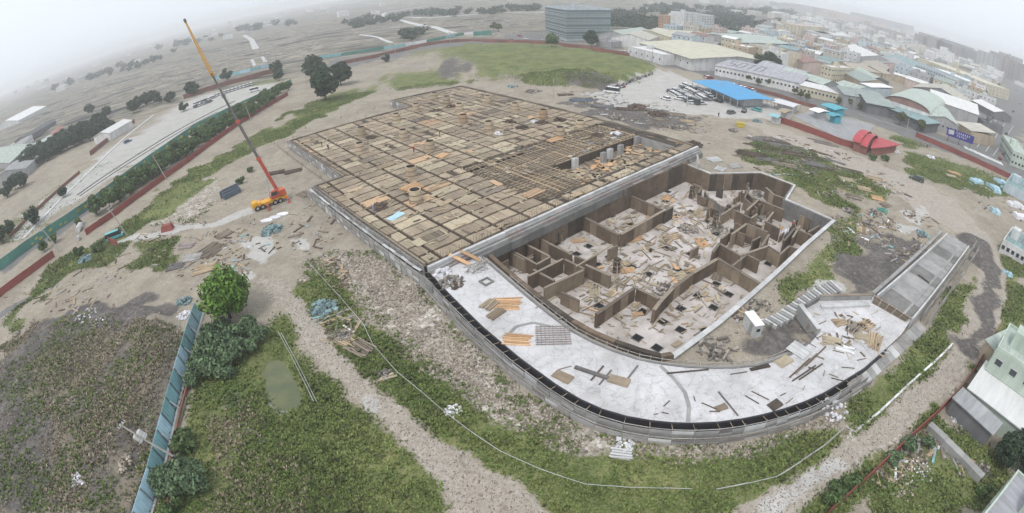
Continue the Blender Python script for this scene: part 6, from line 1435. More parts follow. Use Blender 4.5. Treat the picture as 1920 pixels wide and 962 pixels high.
# ------------------------------------------------------------------ buildings
WMESH = {}
def win_mesh(w, h):
    k = (round(w, 1), round(h, 1))
    if k not in WMESH:
        q = MB(); q.box((0, 0, 0), (k[0], .12, k[1]), 0, 0); q.box((0, -.03, 0), (k[0] - .16, .12, k[1] - .16), 0, 1)
        for s in (-1, 1): q.box((0, -.07, s * (k[1] / 2 - .04)), (k[0], .06, .08), 0, 0)
        WMESH[k] = q.data('window', ['concrete_pale', 'glass_dark'])
    return WMESH[k]
BOCC = []                                             # footprints already taken
def building(name, label, cat, p0, p1, p2, h, wall='grey', roof='grey', style='gable', ref='roof', floors=0, bays=4, sides=(0, 1, 2, 3), rise=None, ww=1.1, wh=1.1, group=None, door=True, eave=.5, over=.35, z0=0.0, world=False):
    """p0 -> p1 is one eave seen in the photo, p2 lies across from p1; ref says whether those points are at the eaves or on the ground"""
    zz = h if ref == 'roof' else 0
    A_, B_, C_ = (p0, p1, p2) if world else (G(*p0, zz), G(*p1, zz), G(*p2, zz))
    x = Vector((B_.x - A_.x, B_.y - A_.y, 0)); L = x.length; x /= L; y = Vector((-x.y, x.x, 0)); Dp = (C_ - B_).dot(y)
    if Dp < 0:                                        # keep local y positive: start from the other end
        A_, x = B_.copy(), -x; y = -y; Dp = -Dp
    Dp = max(Dp, 2.5); ang = math.atan2(x.y, x.x)
    t = thing(name, label, cat, (A_.x, A_.y, z0), ang, group)
    BOCC.append((A_.x + x.x * L / 2 + y.x * Dp / 2, A_.y + x.y * L / 2 + y.y * Dp / 2, max(L, Dp) / 2, x, L / 2, Dp / 2))
    q = MB(); q.hexa([(0, 0, -.5), (L, 0, -.5), (L, Dp, -.5), (0, Dp, -.5), (0, 0, h), (L, 0, h), (L, Dp, h), (0, Dp, h)])
    long_x = L >= Dp
    rise = rise if rise is not None else min(L, Dp) * .13
    o = over
    if style == 'gable':
        if long_x: q.face([(0, 0, h), (0, Dp / 2, h + rise), (0, Dp, h)]); q.face([(L, 0, h), (L, Dp, h), (L, Dp / 2, h + rise)])
        else: q.face([(0, 0, h), (L, 0, h), (L / 2, 0, h + rise)]); q.face([(0, Dp, h), (L / 2, Dp, h + rise), (L, Dp, h)])
    q.build('wall', ['wall ' + wall], t, (0, 0, 0))
    r = MB(); e = .16
    if style == 'gable':
        k = rise / (min(L, Dp) / 2) * o
        if long_x:
            for ya, yb in ((-o, Dp / 2), (Dp + o, Dp / 2)):
                z1, z2 = h - k + .02, h + rise + .02
                P_ = [(-o, ya, z1), (L + o, ya, z1), (L + o, yb, z2), (-o, yb, z2)]
                if ya > yb: P_ = [P_[1], P_[0], P_[3], P_[2]]
                r.hexa(P_ + [(a, b_, c + e) for a, b_, c in P_])
        else:
            for xa, xb in ((-o, L / 2), (L + o, L / 2)):
                z1, z2 = h - k + .02, h + rise + .02
                P_ = [(xa, -o, z1), (xb, -o, z2), (xb, Dp + o, z2), (xa, Dp + o, z1)]
                if xa > xb: P_ = [P_[1], P_[0], P_[3], P_[2]]
                r.hexa(P_ + [(a, b_, c + e) for a, b_, c in P_])
        r.build('roof', ['roof ' + roof], t, (0, 0, 0))
    elif style == 'shed':
        P_ = [(-o, -o, h), (L + o, -o, h), (L + o, Dp + o, h + rise), (-o, Dp + o, h + rise)]; r.hexa(P_ + [(a, b_, c + e) for a, b_, c in P_]); r.build('roof', ['roof ' + roof], t, (0, 0, 0))
    elif style == 'barrel':
        n = 10
        for i in range(n):
            a0, a1 = math.pi * i / n, math.pi * (i + 1) / n
            if long_x or True:
                y0, z0_, y1, z1_ = Dp / 2 - math.cos(a0) * Dp / 2, h + math.sin(a0) * rise, Dp / 2 - math.cos(a1) * Dp / 2, h + math.sin(a1) * rise
                P_ = [(-o, y0, z0_), (L + o, y0, z0_), (L + o, y1, z1_), (-o, y1, z1_)]; r.hexa(P_ + [(a, b_, c + e) for a, b_, c in P_])
        r.build('roof', ['roof ' + roof], t, (0, 0, 0))
        for xx in (.05, L - .05): g_ = MB(); g_.face([(xx, Dp / 2 - math.cos(math.pi * i / n) * Dp / 2, h + math.sin(math.pi * i / n) * rise) for i in range(n + 1)]); g_.build('gable_end', ['roof rust red'], t, (0, 0, 0))
    else:
        r.box((L / 2, Dp / 2, h + .04), (L - .5, Dp - .5, .08)); r.build('roof', ['roof ' + roof], t, (0, 0, 0))
        pq = MB(); 
        for (cx, cy, dx, dy) in ((L / 2, .12, L, .25), (L / 2, Dp - .12, L, .25), (.12, Dp / 2, .25, Dp - .5), (L - .12, Dp / 2, .25, Dp - .5)): pq.box((cx, cy, h + eave / 2), (dx, dy, eave))
        pq.build('parapet', ['wall ' + wall], t, (0, 0, 0))
        if L * Dp > 60: rq = MB(); rq.box((L * .3, Dp * .5, h + 1.3), (min(3.4, L * .3), min(3, Dp * .4), 2.5)); rh = rq.build('stair_head', ['wall ' + wall], t, (0, 0, 0))
        if L * Dp > 60 and R.random() < .7: rq = MB(); rq.tube((L * .7, Dp * .45, h + .1), (L * .7, Dp * .45, h + 1.5), .6, 10); rq.build('water_tank', ['rim'], t, (0, 0, 0))
    if floors:
        fh = h / floors
        for f in range(1, floors):
            fb = MB(); fb.box((L / 2, Dp / 2, f * fh), (L + .24, Dp + .24, .18)); fb.build('floor_band', ['wall ' + wall], t, (0, 0, 0))
        for s_ in sides:
            n = bays if s_ in (0, 2) else max(1, round(bays * Dp / L)); span = L if s_ in (0, 2) else Dp
            for f in range(floors):
                for i in range(n):
                    u_ = (i + .5) / n * span; zc = (f + .55) * fh; w_ = min(ww, span / n * .7)
                    if s_ == 0: loc, rz = (u_, -.02, zc), 0
                    elif s_ == 2: loc, rz = (u_, Dp + .02, zc), math.pi
                    elif s_ == 1: loc, rz = (L + .02, u_, zc), math.pi / 2
                    else: loc, rz = (-.02, u_, zc), -math.pi / 2
                    put('window', win_mesh(w_, min(wh, fh * .6)), t, loc, rz)
    return t
B = building
# the glass office block
ob_ = B('office_block', 'big blue green glass office block with dark bands above the grassy mound', 'office building', (1023, 64), (1062, 76), (1121, 68), 22.5, 'pale blue', 'grey', 'flat', 'ground', eave=1.2)
L_, D_ = BOCC[-1][4] * 2, BOCC[-1][5] * 2
for f in range(8):
    for s_ in range(4):
        n = 12 if s_ in (0, 2) else 12; span = L_ if s_ in (0, 2) else D_
        z0_ = 1.0 + f * 2.7
        for nm, za, zb, mn in (('spandrel', z0_, z0_ + 1.0, 'spandrel_teal'), ('glass_band', z0_ + 1.02, z0_ + 2.65, 'glass_teal' if f % 2 else 'glass_dark')):
            q = MB(); dd = .12 if nm == 'spandrel' else .06
            if nm == 'glass_band' and f % 2 == 0: q.box((span / 2, -dd / 2, (za + zb) / 2 + .5), (span - .1, dd, .55)); mnn = mn
            else: q.box((span / 2, -dd / 2, (za + zb) / 2), (span - .1, dd, zb - za)); mnn = mn
            o = q.build(nm, [mnn if nm == 'spandrel' or f % 2 == 0 else 'glass_teal'], ob_, (0, 0, 0)); o.location = ((0, 0, 0), (L_, 0, 0), (L_, D_, 0), (0, D_, 0))[s_]; o.rotation_euler = (0, 0, s_ * math.pi / 2)
            if nm == 'glass_band' and f % 2 == 0:
                q = MB(); q.box((span / 2, -.03, z0_ + 1.3), (span - .1, .06, .5)); q.box((span / 2, -.03, z0_ + 2.5), (span - .1, .06, .25)); o2 = q.build('glass_sheet', ['glass_teal'], ob_, (0, 0, 0)); o2.location = o.location; o2.rotation_euler = o.rotation_euler
for k in range(16): q = MB(); q.tube((L_ * (.2 + .6 * (k % 8) / 7), D_ * (.4 if k < 8 else .6), 22.6), (L_ * (.2 + .6 * (k % 8) / 7), D_ * (.4 if k < 8 else .6), 24.6), .12, 5); q.build('roof_post', ['pole_concrete'], ob_, (0, 0, 0))
# hotel, blocks and halls beyond the main road
B('hotel_tower', 'white tower of the hotel with a sign board on its roof', 'hotel', (1256, 57), (1281, 61), (1290, 57), 18.6, 'white', 'grey', 'flat', 'ground', 7, 2, sides=(1, 3))
B('hotel_wing', 'long white hotel wing with rows of windows right of the tower', 'hotel', (1282, 60), (1338, 58), (1336, 53), 16, 'white', 'grey', 'flat', 'ground', 6, 11, sides=(0, 1), ww=1.8, wh=1.3)
B('apartment_block', 'orange brown block left of the white hotel tower', 'apartment block', (1234, 54), (1254, 57), (1262, 52), 14, 'orange brown', 'grey', 'flat', 'ground', 5, 4, sides=(0, 3))
B('warehouse', 'wide hall with a pale yellow roof and white front by the main road', 'hall', (1200, 80), (1297, 110), (1381, 95), 6.5, 'white', 'pale yellow', 'gable', 'roof', 1, 8, sides=(0, 3), rise=2.2, over=1.2)
B('showroom', 'white two storey front left of the yellow roofed hall', 'shop', (1178, 88), (1243, 104), (1262, 97), 5.5, 'white', 'white', 'flat', 'roof', 1, 6, sides=(0,))
B('warehouse', 'large pale green roofed hall behind the hotel wing', 'hall', (1300, 62), (1390, 80), (1434, 72), 8, 'grey', 'pale green', 'gable', 'roof', rise=2.5)
B('warehouse', 'cream roofed hall left of the hotel tower', 'hall', (1186, 56), (1255, 70), (1290, 60), 7, 'cream', 'pale yellow', 'gable', 'roof', rise=2)
B('warehouse', 'pale green hall right of the glass office block', 'hall', (1118, 64), (1180, 70), (1190, 58), 6, 'grey', 'pale green', 'gable', 'roof')
B('warehouse', 'low white hall in front of the cream roofed hall', 'hall', (1146, 70), (1215, 76), (1225, 68), 6, 'white', 'cream', 'gable', 'roof')
B('shop', 'small shop with a bright blue awning roof below the glass office block', 'shop', (1118, 76), (1146, 80), (1150, 76), 4, 'grey', 'lilac grey', 'flat', 'roof')
B('apartment_block', 'cream four storey block behind the tall green trees', 'apartment block', (1402, 108), (1459, 126), (1470, 119), 9.5, 'cream', 'grey', 'flat', 'ground', 3, 8, sides=(0, 3))
B('apartment_block', 'cream block with bays right of the cream four storey block', 'apartment block', (1461, 128), (1480, 122), (1500, 112), 9.5, 'cream', 'lilac grey', 'flat', 'ground', 3, 4, sides=(0, 1, 3))
B('apartment_block', 'tall cream block with a pink roof tank beyond the halls', 'apartment block', (1466, 66), (1500, 73), (1512, 66), 15, 'cream', 'pink', 'flat', 'ground', 5, 5, sides=(0, 3))
B('apartment_block', 'white stepped apartment row right of the tall cream block', 'apartment block', (1502, 72), (1535, 80), (1545, 72), 11, 'white', 'white', 'flat', 'ground', 4, 8, sides=(0, 3))
B('apartment_block', 'beige apartment row at the right end of the stepped row', 'apartment block', (1537, 80), (1572, 86), (1580, 78), 11, 'beige', 'white', 'flat', 'ground', 4, 7, sides=(0, 3))
sg = B('shop_row', 'long low building with a lilac grey roof carrying the letters SOTO', 'shop row', (1341, 123), (1500, 157), (1508, 147), 5, 'white', 'lilac grey', 'shed', 'roof', 1, 22, sides=(0,), rise=1.8)
B('shop_row', 'long lilac grey roof behind the lettered roof', 'shop row', (1420, 121), (1502, 142), (1508, 136), 5.5, 'grey', 'lilac grey', 'gable', 'roof')
# letters S O T O lying on the sloping roof
A_, B_, C_ = G(1341, 123, 5), G(1500, 157, 5), G(1508, 147, 5)
xx = (B_ - A_).normalized(); yy = Vector((-xx.y, xx.x, 0)); dpt = BOCC[-2][5] * 2
sl = (yy * dpt + Vector((0, 0, 1.8))).normalized()
LT = {'S': [(0, .1, 1, .1), (1, .1, 1, .5), (0, .5, 1, .5), (0, .5, 0, .9), (0, .9, 1, .9)], 'O': [(0, .1, 1, .1), (1, .1, 1, .9), (0, .9, 1, .9), (0, .1, 0, .9)], 'T': [(0, .9, 1, .9), (.5, .1, .5, .9)]}
for i, ch in enumerate('SOTO'):
    q = MB(); base = A_ + xx * (4 + i * 5.2) + sl * (dpt * .18) + Vector((0, 0, .24)); lw, lh = 3.3, dpt * .7
    for (a, c, d_, e_) in LT[ch]: q.bar(base + xx * a * lw + sl * c * lh, base + xx * d_ * lw + sl * e_ * lh, .5 if a == d_ else .34, .1)
    o = q.build('letter', ['crane_grey'], None, tuple(base)); o.parent = sg; o.matrix_parent_inverse = (Matrix.Translation(sg.location) @ Matrix.Rotation(sg.rotation_euler[2], 4, 'Z')).inverted()
B('warehouse', 'long pale green roof right of the lilac rows', 'hall', (1461, 134), (1543, 159), (1564, 156), 5.5, 'grey', 'pale green', 'gable', 'roof')
B('shop_row', 'long white roofed frontage along the main road below the green roofs', 'shop row', (1500, 160), (1583, 179), (1588, 174), 4.5, 'cream', 'white', 'shed', 'roof', 1, 12, sides=(0,), rise=.8)
B('warehouse', 'grey green roof behind the white frontage', 'hall', (1550, 161), (1584, 178), (1626, 172), 5.5, 'grey', 'grey green', 'gable', 'roof')
B('warehouse', 'blue green hipped roof left of the arched hall', 'hall', (1604, 178), (1626, 192), (1652, 187), 5, 'dark grey', 'grey green', 'gable', 'roof', over=.8)
B('metal_shed', 'bright white roofed shed above the blue green roofs', 'shed', (1613, 156), (1634, 164), (1647, 158), 6, 'pale blue', 'white', 'shed', 'roof')
B('metal_shed', 'pair of pale green roofs behind the bright white shed', 'shed', (1632, 147), (1667, 154), (1680, 145), 6.5, 'dark grey', 'pale green', 'gable', 'roof')
B('metal_shed', 'green roofed shed above the grey green roof', 'shed', (1580, 135), (1615, 153), (1632, 144), 6, 'tan', 'grey green', 'gable', 'roof')
B('apartment_block', 'cream block with dark windows behind the white frontage', 'apartment block', (1537, 150), (1556, 156), (1572, 148), 9, 'cream', 'white', 'flat', 'ground', 3, 3, sides=(0, 1, 3))
B('warehouse', 'tan roofed hall far behind the cream block', 'hall', (1560, 117), (1598, 130), (1605, 117), 7, 'tan', 'tan', 'gable', 'roof')
B('warehouse', 'dark hall with a tan roof right of the tan roofed hall', 'hall', (1602, 124), (1655, 138), (1668, 126), 7, 'dark grey', 'tan', 'gable', 'roof')
B('warehouse', 'rust red roof in the middle of the town', 'hall', (1508, 118), (1556, 126), (1570, 116), 6, 'pink', 'rust red', 'gable', 'roof')
B('warehouse', 'long pink edged grey roof beyond the dark hall', 'hall', (1640, 118), (1706, 136), (1716, 126), 6, 'pink', 'grey', 'gable', 'roof')
B('warehouse', 'long white roof left of the white skylight shed', 'hall', (1616, 106), (1678, 120), (1686, 110), 8, 'grey', 'white', 'gable', 'roof')
B('warehouse', 'teal roof behind the arched hall', 'hall', (1722, 132), (1780, 146), (1784, 136), 5, 'grey', 'teal', 'gable', 'roof')
ah = B('arched_hall', 'hall with a big arched pale roof and a red arched gable at the main road', 'hall', (1772, 195), (1744, 214), (1662, 184), 6.5, 'white', 'pale green', 'barrel', 'roof', rise=3.6, over=.6)
B('shop', 'dark shop front under the arched hall with teal awnings', 'shop', (1655, 198), (1736, 232), (1741, 224), 4.2, 'dark grey', 'teal', 'shed', 'roof', 1, 10, sides=(0,), rise=.6, over=1.0)
B('warehouse', 'long cream white roof behind the arched hall', 'hall', (1712, 163), (1812, 197), (1824, 189), 7, 'dark grey', 'cream', 'gable', 'roof')
B('warehouse', 'long pale grey roof between the arched hall and the cream white roof', 'hall', (1745, 186), (1835, 216), (1842, 207), 6.5, 'grey', 'white', 'gable', 'roof')
B('shop', 'green roofed shop building behind the blue billboard', 'shop', (1742, 218), (1798, 236), (1828, 222), 5.5, 'grey', 'pale green', 'gable', 'roof', 1, 7, sides=(0,))
B('shop', 'small cream awning roof right of the green roofed shop', 'shop', (1792, 228), (1822, 246), (1838, 240), 5, 'tan', 'cream', 'shed', 'roof')
B('metal_shed', 'white roofed shed at the corner of the cross street', 'shed', (1822, 188), (1864, 210), (1870, 205), 4.5, 'dark grey', 'white', 'gable', 'roof')
B('metal_shed', 'dark grey shed before the white corner shed', 'shed', (1832, 220), (1844, 228), (1856, 223), 4, 'dark grey', 'dark grey', 'flat', 'roof')
B('apartment_block', 'pale block with vertical white fins in the right part of town', 'apartment block', (1776, 166), (1796, 170), (1806, 160), 10, 'pale blue', 'grey', 'flat', 'ground', 4, 5, sides=(0, 1, 3), ww=1.6)
B('apartment_block', 'white blue block right of the finned block', 'apartment block', (1806, 170), (1838, 178), (1844, 168), 9, 'pale blue', 'white', 'flat', 'ground', 3, 5, sides=(0, 3))
B('apartment_block', 'large cream block beside the cross street', 'apartment block', (1844, 176), (1890, 188), (1902, 172), 10, 'cream', 'pale yellow', 'flat', 'ground', 3, 7, sides=(0, 1, 3))
B('corner_house', 'pale green corner house at the right edge of the crossing', 'house', (1893, 309), (1925, 322), (1940, 302), 6, 'pale green', 'pale green', 'flat', 'ground', 2, 5, sides=(0, 3))
# the brown tower row and other towers in the haze
for k in range(7):
    f = k / 6; px = (lerp(1712, 1852, f), lerp(86, 128, f) + (k % 2) * 3)
    B('tower_block', '%s in the hazy row of brown towers at the right' % ('leftmost tower', 'second tower', 'third tower', 'fourth tower', 'fifth tower', 'sixth tower', 'rightmost tower')[k], 'tower block', px, (px[0] + 17, px[1] + 5), (px[0] + 26, px[1] + 1), 28 + 4 * (k % 3 == 1), 'brown' if k < 4 else 'grey', 'grey', 'flat', 'ground', 9, 6, sides=(0, 3), ww=2.4, wh=1.4)
for k, (px, py, h, wl) in enumerate([(1622, 46, 34, 'grey'), (1600, 40, 40, 'grey'), (1530, 30, 30, 'beige'), (1488, 18, 30, 'grey'), (1475, 15, 26, 'brown'), (1560, 36, 26, 'pink'), (1580, 38, 30, 'grey'), (1640, 54, 24, 'beige'), (1870, 140, 34, 'grey'), (1890, 146, 40, 'brown'), (1905, 150, 44, 'grey'), (1918, 156, 36, 'brown'), (1690, 76, 20, 'beige'), (1450, 14, 24, 'grey')]):
    B('tower_block', ['pale tower standing alone in the far haze', 'tallest faint tower in the far haze'][k] if k < 2 else 'faint %s tower block far off in the haze' % wl, 'tower block', (px - 7, py), (px + 6, py + 3), (px + 12, py), h, wl, 'grey', 'flat', 'ground', 8, 4, sides=(0, 3), ww=3, wh=1.6, group=None if k < 2 else 'faint %s towers in the haze' % wl)
# parking lot shed, sales yard, red pavilion
def place_box(name, label, cat, p0, p1, p2, h, mname_w, mname_r, th=.16, rise=.5, legs=True):
    A_, B_, C_ = G(*p0, h), G(*p1, h), G(*p2, h); x = (B_ - A_); L = x.length; x /= L; y = Vector((-x.y, x.x, 0)); Dp = (C_ - B_).dot(y)
    if Dp < 0: A_, x = B_.copy(), -x; y = -y; Dp = -Dp
    t = thing(name, label, cat, (A_.x, A_.y, 0), math.atan2(x.y, x.x))
    BOCC.append((A_.x + x.x * L / 2 + y.x * Dp / 2, A_.y + x.y * L / 2 + y.y * Dp / 2, max(L, Dp) / 2, x, L / 2, Dp / 2))
    q = MB(); 
    for ya, yb in ((0, Dp / 2), (Dp, Dp / 2)):
        P_ = [(0, ya, h), (L, ya, h), (L, yb, h + rise), (0, yb, h + rise)]
        if ya > yb: P_ = [P_[1], P_[0], P_[3], P_[2]]
        q.hexa(P_ + [(a, b_, c + th) for a, b_, c in P_])
    q.build('roof', [mname_r], t, (0, 0, 0))
    if legs:
        n = max(2, round(L / 5))
        for i in range(n + 1):
            for yv in (.15, Dp - .15): q = MB(); q.box((lerp(.15, L - .15, i / n), yv, h / 2), (.16, .16, h)); q.build('post', [mname_w], t, (0, 0, 0))
    q = MB(); q.box((L * .55, Dp * .55, h * .45), (L * .7, Dp * .5, h * .86)); q.build('booth', [mname_w], t, (0, 0, 0))
    return t
place_box('parking_shed', 'long bright blue roofed shed in the parking lot', 'shed', (1298, 152), (1383, 188), (1426, 177), 3.4, 'concrete_pale', 'blue_roof')
place_box('site_hut', 'larger cyan hut in the sales yard', 'hut', (1537, 196), (1566, 207), (1584, 203), 3.2, 'cyan_metal', 'cyan_metal', legs=False)
place_box('site_hut', 'smaller cyan hut in front of the larger one in the sales yard', 'hut', (1548, 213), (1562, 219), (1572, 214), 3.0, 'cyan_metal', 'cyan_metal', legs=False)
place_box('site_hut', 'pale hut left of the cyan huts', 'hut', (1516, 205), (1535, 212), (1545, 206), 2.8, 'concrete_pale', 'white_paint', legs=False)
place_box('market_stall', 'stall with a pale blue and white roof right of the blue roofed shed', 'stall', (1445, 190), (1488, 202), (1498, 196), 3, 'concrete_pale', 'white_tarp')
place_box('market_stall', 'cream stall beside the pale blue one', 'stall', (1456, 208), (1472, 213), (1480, 206), 3, 'concrete_pale', 'plywood_pale', legs=False)
place_box('market_stall', 'low pale teal canopy before the sales yard wall', 'stall', (1440, 216), (1458, 222), (1464, 218), 2.6, 'concrete_pale', 'hoard_teal', legs=False)
q = MB(); yp = [G(1487, 218, .0), G(1603, 276, 0), G(1640, 236, 0), G(1585, 220, 0), G(1530, 206, 0)]; q.prism([(p.x, p.y) for p in yp], -.2, .14); kind(q.build('yard_paving', ['roof grey']), 'structure')
rp = thing('red_pavilion', 'red pavilion with an arched roof and a flat pointed wing beside the sales yard', 'pavilion', (G(1600, 272).x, G(1600, 272).y, 0))
A_, B_, C_ = G(1598, 264, 3.2), G(1630, 275, 3.2), G(1646, 258, 3.2)
x = (B_ - A_); L = x.length; x /= L; y = Vector((-x.y, x.x, 0)); Dp = abs((C_ - B_).dot(y))
n = 10
for seg, (xa, xb, dz) in enumerate(((0, L * .98, 0), (L * 1.0, L * 1.8, -.5))):
    q = MB()
    for i in range(n):
        a0, a1 = math.pi * i / n, math.pi * (i + 1) / n
        P_ = []
        for (xx_, a_) in ((xa, a0), (xb, a0), (xb, a1), (xa, a1)):
            w_ = Dp / 2 - math.cos(a_) * Dp / 2; P_.append(tuple(A_ + x * xx_ * .5 + y * w_ + Vector((0, 0, math.sin(a_) * 2.2 + dz))))
        q.hexa(P_ + [(a, b_, c + .14) for a, b_, c in P_])
    q.build('arched_roof', ['red_roof'], rp)
q = MB(); wing = [G(1632, 278, 3.0), G(1660, 276, 3.0), G(1688, 271, 3.0), G(1650, 258, 3.0), G(1640, 256, 3)]; q.prism([(p.x, p.y) for p in wing], 2.8, 3.05, bottom=True); q.build('wing_roof', ['red_roof'], rp)
q = MB(); q.prism([(p[0], p[1]) for p in inset([tuple(p) for p in [A_, B_, C_, A_ + (C_ - B_)]], .6)], 0, 3.1); q.build('wall', ['red_wall_dim'], rp)
q = MB(); q.prism([(p[0], p[1]) for p in inset([tuple(p) for p in wing], .8)], 0, 2.75); q.build('wall', ['red_wall_dim'], rp)
# billboard at the crossing, with white strokes of lettering too small to read
bb = thing('billboard', 'dark blue billboard with white lettering at the crossing', 'billboard', (G(1800, 262).x, G(1800, 262).y, 0))
a, c = G(1776, 244, 4.6), G(1826, 262, 4.6); up = Vector((0, 0, 1)); dd = (c - a).normalized(); nn = Vector((dd.y, -dd.x, 0))
q = MB(); q.bar(a + (c - a) * .0 - up * .4, c - up * .4, .2, 3.4); q.build('panel', ['billboard_blue'], bb)
for r_ in range(2):
    for k in range(7 - r_ * 2):
        p = a.lerp(c, .36 + .078 * k + .04 * r_) + nn * .13 + up * (.35 - r_ * 1.2); q = MB()
        for (x0, z0_, x1, z1_) in ((-.3, .3, .3, .3), (0, .4, 0, -.4), (-.3, -.1, .3, -.1), (-.3, -.4, .3, -.4))[:3 + k % 2]: q.bar(p + dd * x0 + up * z0_, p + dd * x1 + up * z1_, .03, .12, up=(0, 0, 1)) if abs(z0_ - z1_) < .01 else q.bar(p + dd * x0 + up * z0_, p + dd * x1 + up * z1_, .03, .12, up=tuple(dd))
        q.build('lettering', ['white_paint'], bb)
q = MB(); q.bar(a.lerp(c, .06) + nn * .13 - up * .3, a.lerp(c, .26) + nn * .13 - up * .1, .05, 1.9); q.build('picture', ['concrete_pale'], bb)
for f in (.1, .5, .9): q = MB(); p = a.lerp(c, f); q.bar((p.x, p.y, 0), (p.x, p.y, 2.6), .25, .25, up=(1, 0, 0)); q.build('post', ['crane_grey'], bb)
q = MB(); a, c = G(888, 64, 4), G(922, 62, 4); q.bar(a, c, .3, 3.2); 
for p in (a, c): q.bar((p.x, p.y, 0), (p.x, p.y, 3), .3, .3, up=(1, 0, 0))
o = q.build('road_sign', ['hoard_green'], None, tuple(a)); tag(o, 'dark green sign board beyond the far red wall', 'sign')
# crossing stripes and lane lines
for k in range(22):
    f = k / 21; a = G(lerp(1808, 1876, f), lerp(273.5, 304, f)); c = G(lerp(1811, 1880, f), lerp(279, 310, f)); d_ = (G(1876, 304) - G(1808, 273.5)).normalized() * .38
    q = MB(); q.face([(a.x - d_.x, a.y - d_.y, .03), (a.x + d_.x, a.y + d_.y, .03), (c.x + d_.x, c.y + d_.y, .03), (c.x - d_.x, c.y - d_.y, .03)]); o = q.build('crossing_stripe', ['road_paint']); kind(o, 'structure')
for k, (a, c) in enumerate([((1832, 276), (1868, 225)), ((1848, 284), (1885, 230)), ((1862, 292), (1900, 236)), ((1815, 262), (1835, 240)), ((1700, 242), (1800, 276)), ((1610, 214), (1700, 242))]):
    a, c = G(*a), G(*c); d_ = (c - a).normalized(); s_ = Vector((-d_.y, d_.x, 0)) * .14
    q = MB(); q.face([(a.x - s_.x, a.y - s_.y, .025), (c.x - s_.x, c.y - s_.y, .025), (c.x + s_.x, c.y + s_.y, .025), (a.x + s_.x, a.y + s_.y, .025)]); kind(q.build('lane_line', ['road_paint']), 'structure')
# houses at the left edge
B('gabled_house', 'white gabled house with a pale roof at the end of the dark tree belt', 'house', (205, 250), (247, 226), (243, 219), 4, 'white', 'white', 'gable', 'roof', rise=1.6)
B('house', 'house with a red roof and white upper storey left of the dark tree belt', 'house', (88, 262), (112, 252), (105, 243), 4.5, 'white', 'red', 'gable', 'roof', 1, 3)
B('house', 'white house beside the red roofed one', 'house', (110, 262), (134, 250), (124, 240), 5, 'white', 'pale green', 'flat', 'roof', 2, 4)
B('warehouse', 'long green roofed shed at the left edge', 'shed', (18, 306), (92, 268), (72, 252), 4.5, 'grey', 'pale green', 'gable', 'roof')
B('warehouse', 'white roofed shed at the far left edge', 'shed', (-10, 244), (35, 226), (29, 221), 4, 'white', 'white', 'gable', 'roof')
B('warehouse', 'grey roof at the left edge below the green shed', 'shed', (-20, 345), (48, 316), (30, 300), 4, 'grey', 'grey', 'gable', 'roof')
B('house', 'low white walled house at the left edge', 'house', (-5, 298), (18, 288), (8, 276), 4, 'white', 'grey', 'flat', 'roof', 1, 3)
B('shed', 'small dark shed left of the red roofed house', 'shed', (28, 266), (50, 258), (44, 248), 3.5, 'dark grey', 'dark grey', 'gable', 'roof')
# houses at the lower right
B('workshop', 'lean-to with a long white roof at the right edge below the pale green house', 'workshop', (1817, 729), (1945, 830), (1975, 780), 3.0, 'pale green', 'white', 'shed', 'roof', rise=.35, over=.3)
ha, hb_ = G(1846, 694, 3.3), G(1950, 770, 3.3); hx = (hb_ - ha).normalized(); hy = Vector((-hx.y, hx.x, 0)) * (1 if hx.x * ha.y - hx.y * ha.x > 0 else -1)
B('house', 'pale green two storey house behind the long white roof, windows facing the track', 'house', ha, hb_, hb_ + hy * 9, 7.2, 'pale green', 'pale green', 'flat', 'ground', 2, 4, sides=(0, 1, 2, 3), ww=1.3, world=True)
B('house', 'pale grey house at the lower right corner with framed windows', 'house', (1826, 985), (1905, 885), (2010, 960), 5.5, 'pale green', 'lilac grey', 'flat', 'roof', 2, 3, sides=(0, 1, 2, 3), ww=1.3)
B('shed', 'grey lean-to below the big white roof', 'shed', (1790, 748), (1860, 812), (1868, 796), 2.6, 'dark grey', 'grey', 'shed', 'roof', rise=.3)
B('shed', 'pale canopy above the pale green house at the right edge', 'shed', (1868, 660), (1905, 640), (1925, 625), 3, 'tan', 'pale green', 'shed', 'roof', rise=.3)
B('site_office', 'site office with a cyan roof and dark windows at the right edge', 'office', (1880, 452), (1925, 478), (1940, 452), 2.8, 'white', 'teal', 'flat', 'roof', 1, 5, sides=(0, 3))
B('shed', 'cyan roofed shed beyond the blue wrapped pallets', 'shed', (1884, 345), (1930, 368), (1945, 350), 2.6, 'pale blue', 'teal', 'flat', 'roof')

# infill of the town: plots along the two street directions
d1 = (G(1690, 240) - G(1290, 125)); d1.z = 0; d1.normalize(); d2 = Vector((-d1.y, d1.x, 0))
townpoly = [tuple(p) for p in GP([(1190, 92), (1300, 112), (1420, 150), (1600, 198), (1740, 238), (1800, 250), (1850, 200), (1900, 130), (1935, 125), (1935, 112), (1880, 112), (1800, 86), (1700, 56), (1620, 34), (1560, 30), (1480, 42), (1440, 58), (1390, 72), (1300, 62), (1240, 66), (1180, 70)])]
mainroad = GP(ROAD[0]); cross_ = GP(ROAD[1])
def near_named(p, r):
    for (cx, cy, rad, x, hl, hd) in NAMED:
        dx, dy = p.x - cx, p.y - cy
        if abs(dx * x.x + dy * x.y) < hl + r and abs(-dx * x.y + dy * x.x) < hd + r: return True
    return False
NAMED = list(BOCC)
cand = []
o0 = G(1290, 118)
for i in range(-16, 130):
    for j in range(0, 120):
        p = o0 + d1 * (i * 17 + R.uniform(-2, 2)) + d2 * (j * 15 + 14 + R.uniform(-2, 2))
        if p.y < 40 or p.length > 1700: continue
        if i % 7 == 3 and R.random() < .8: continue
        cand.append(p)
cx_, cy_ = np.array([p.x for p in cand]), np.array([p.y for p in cand])
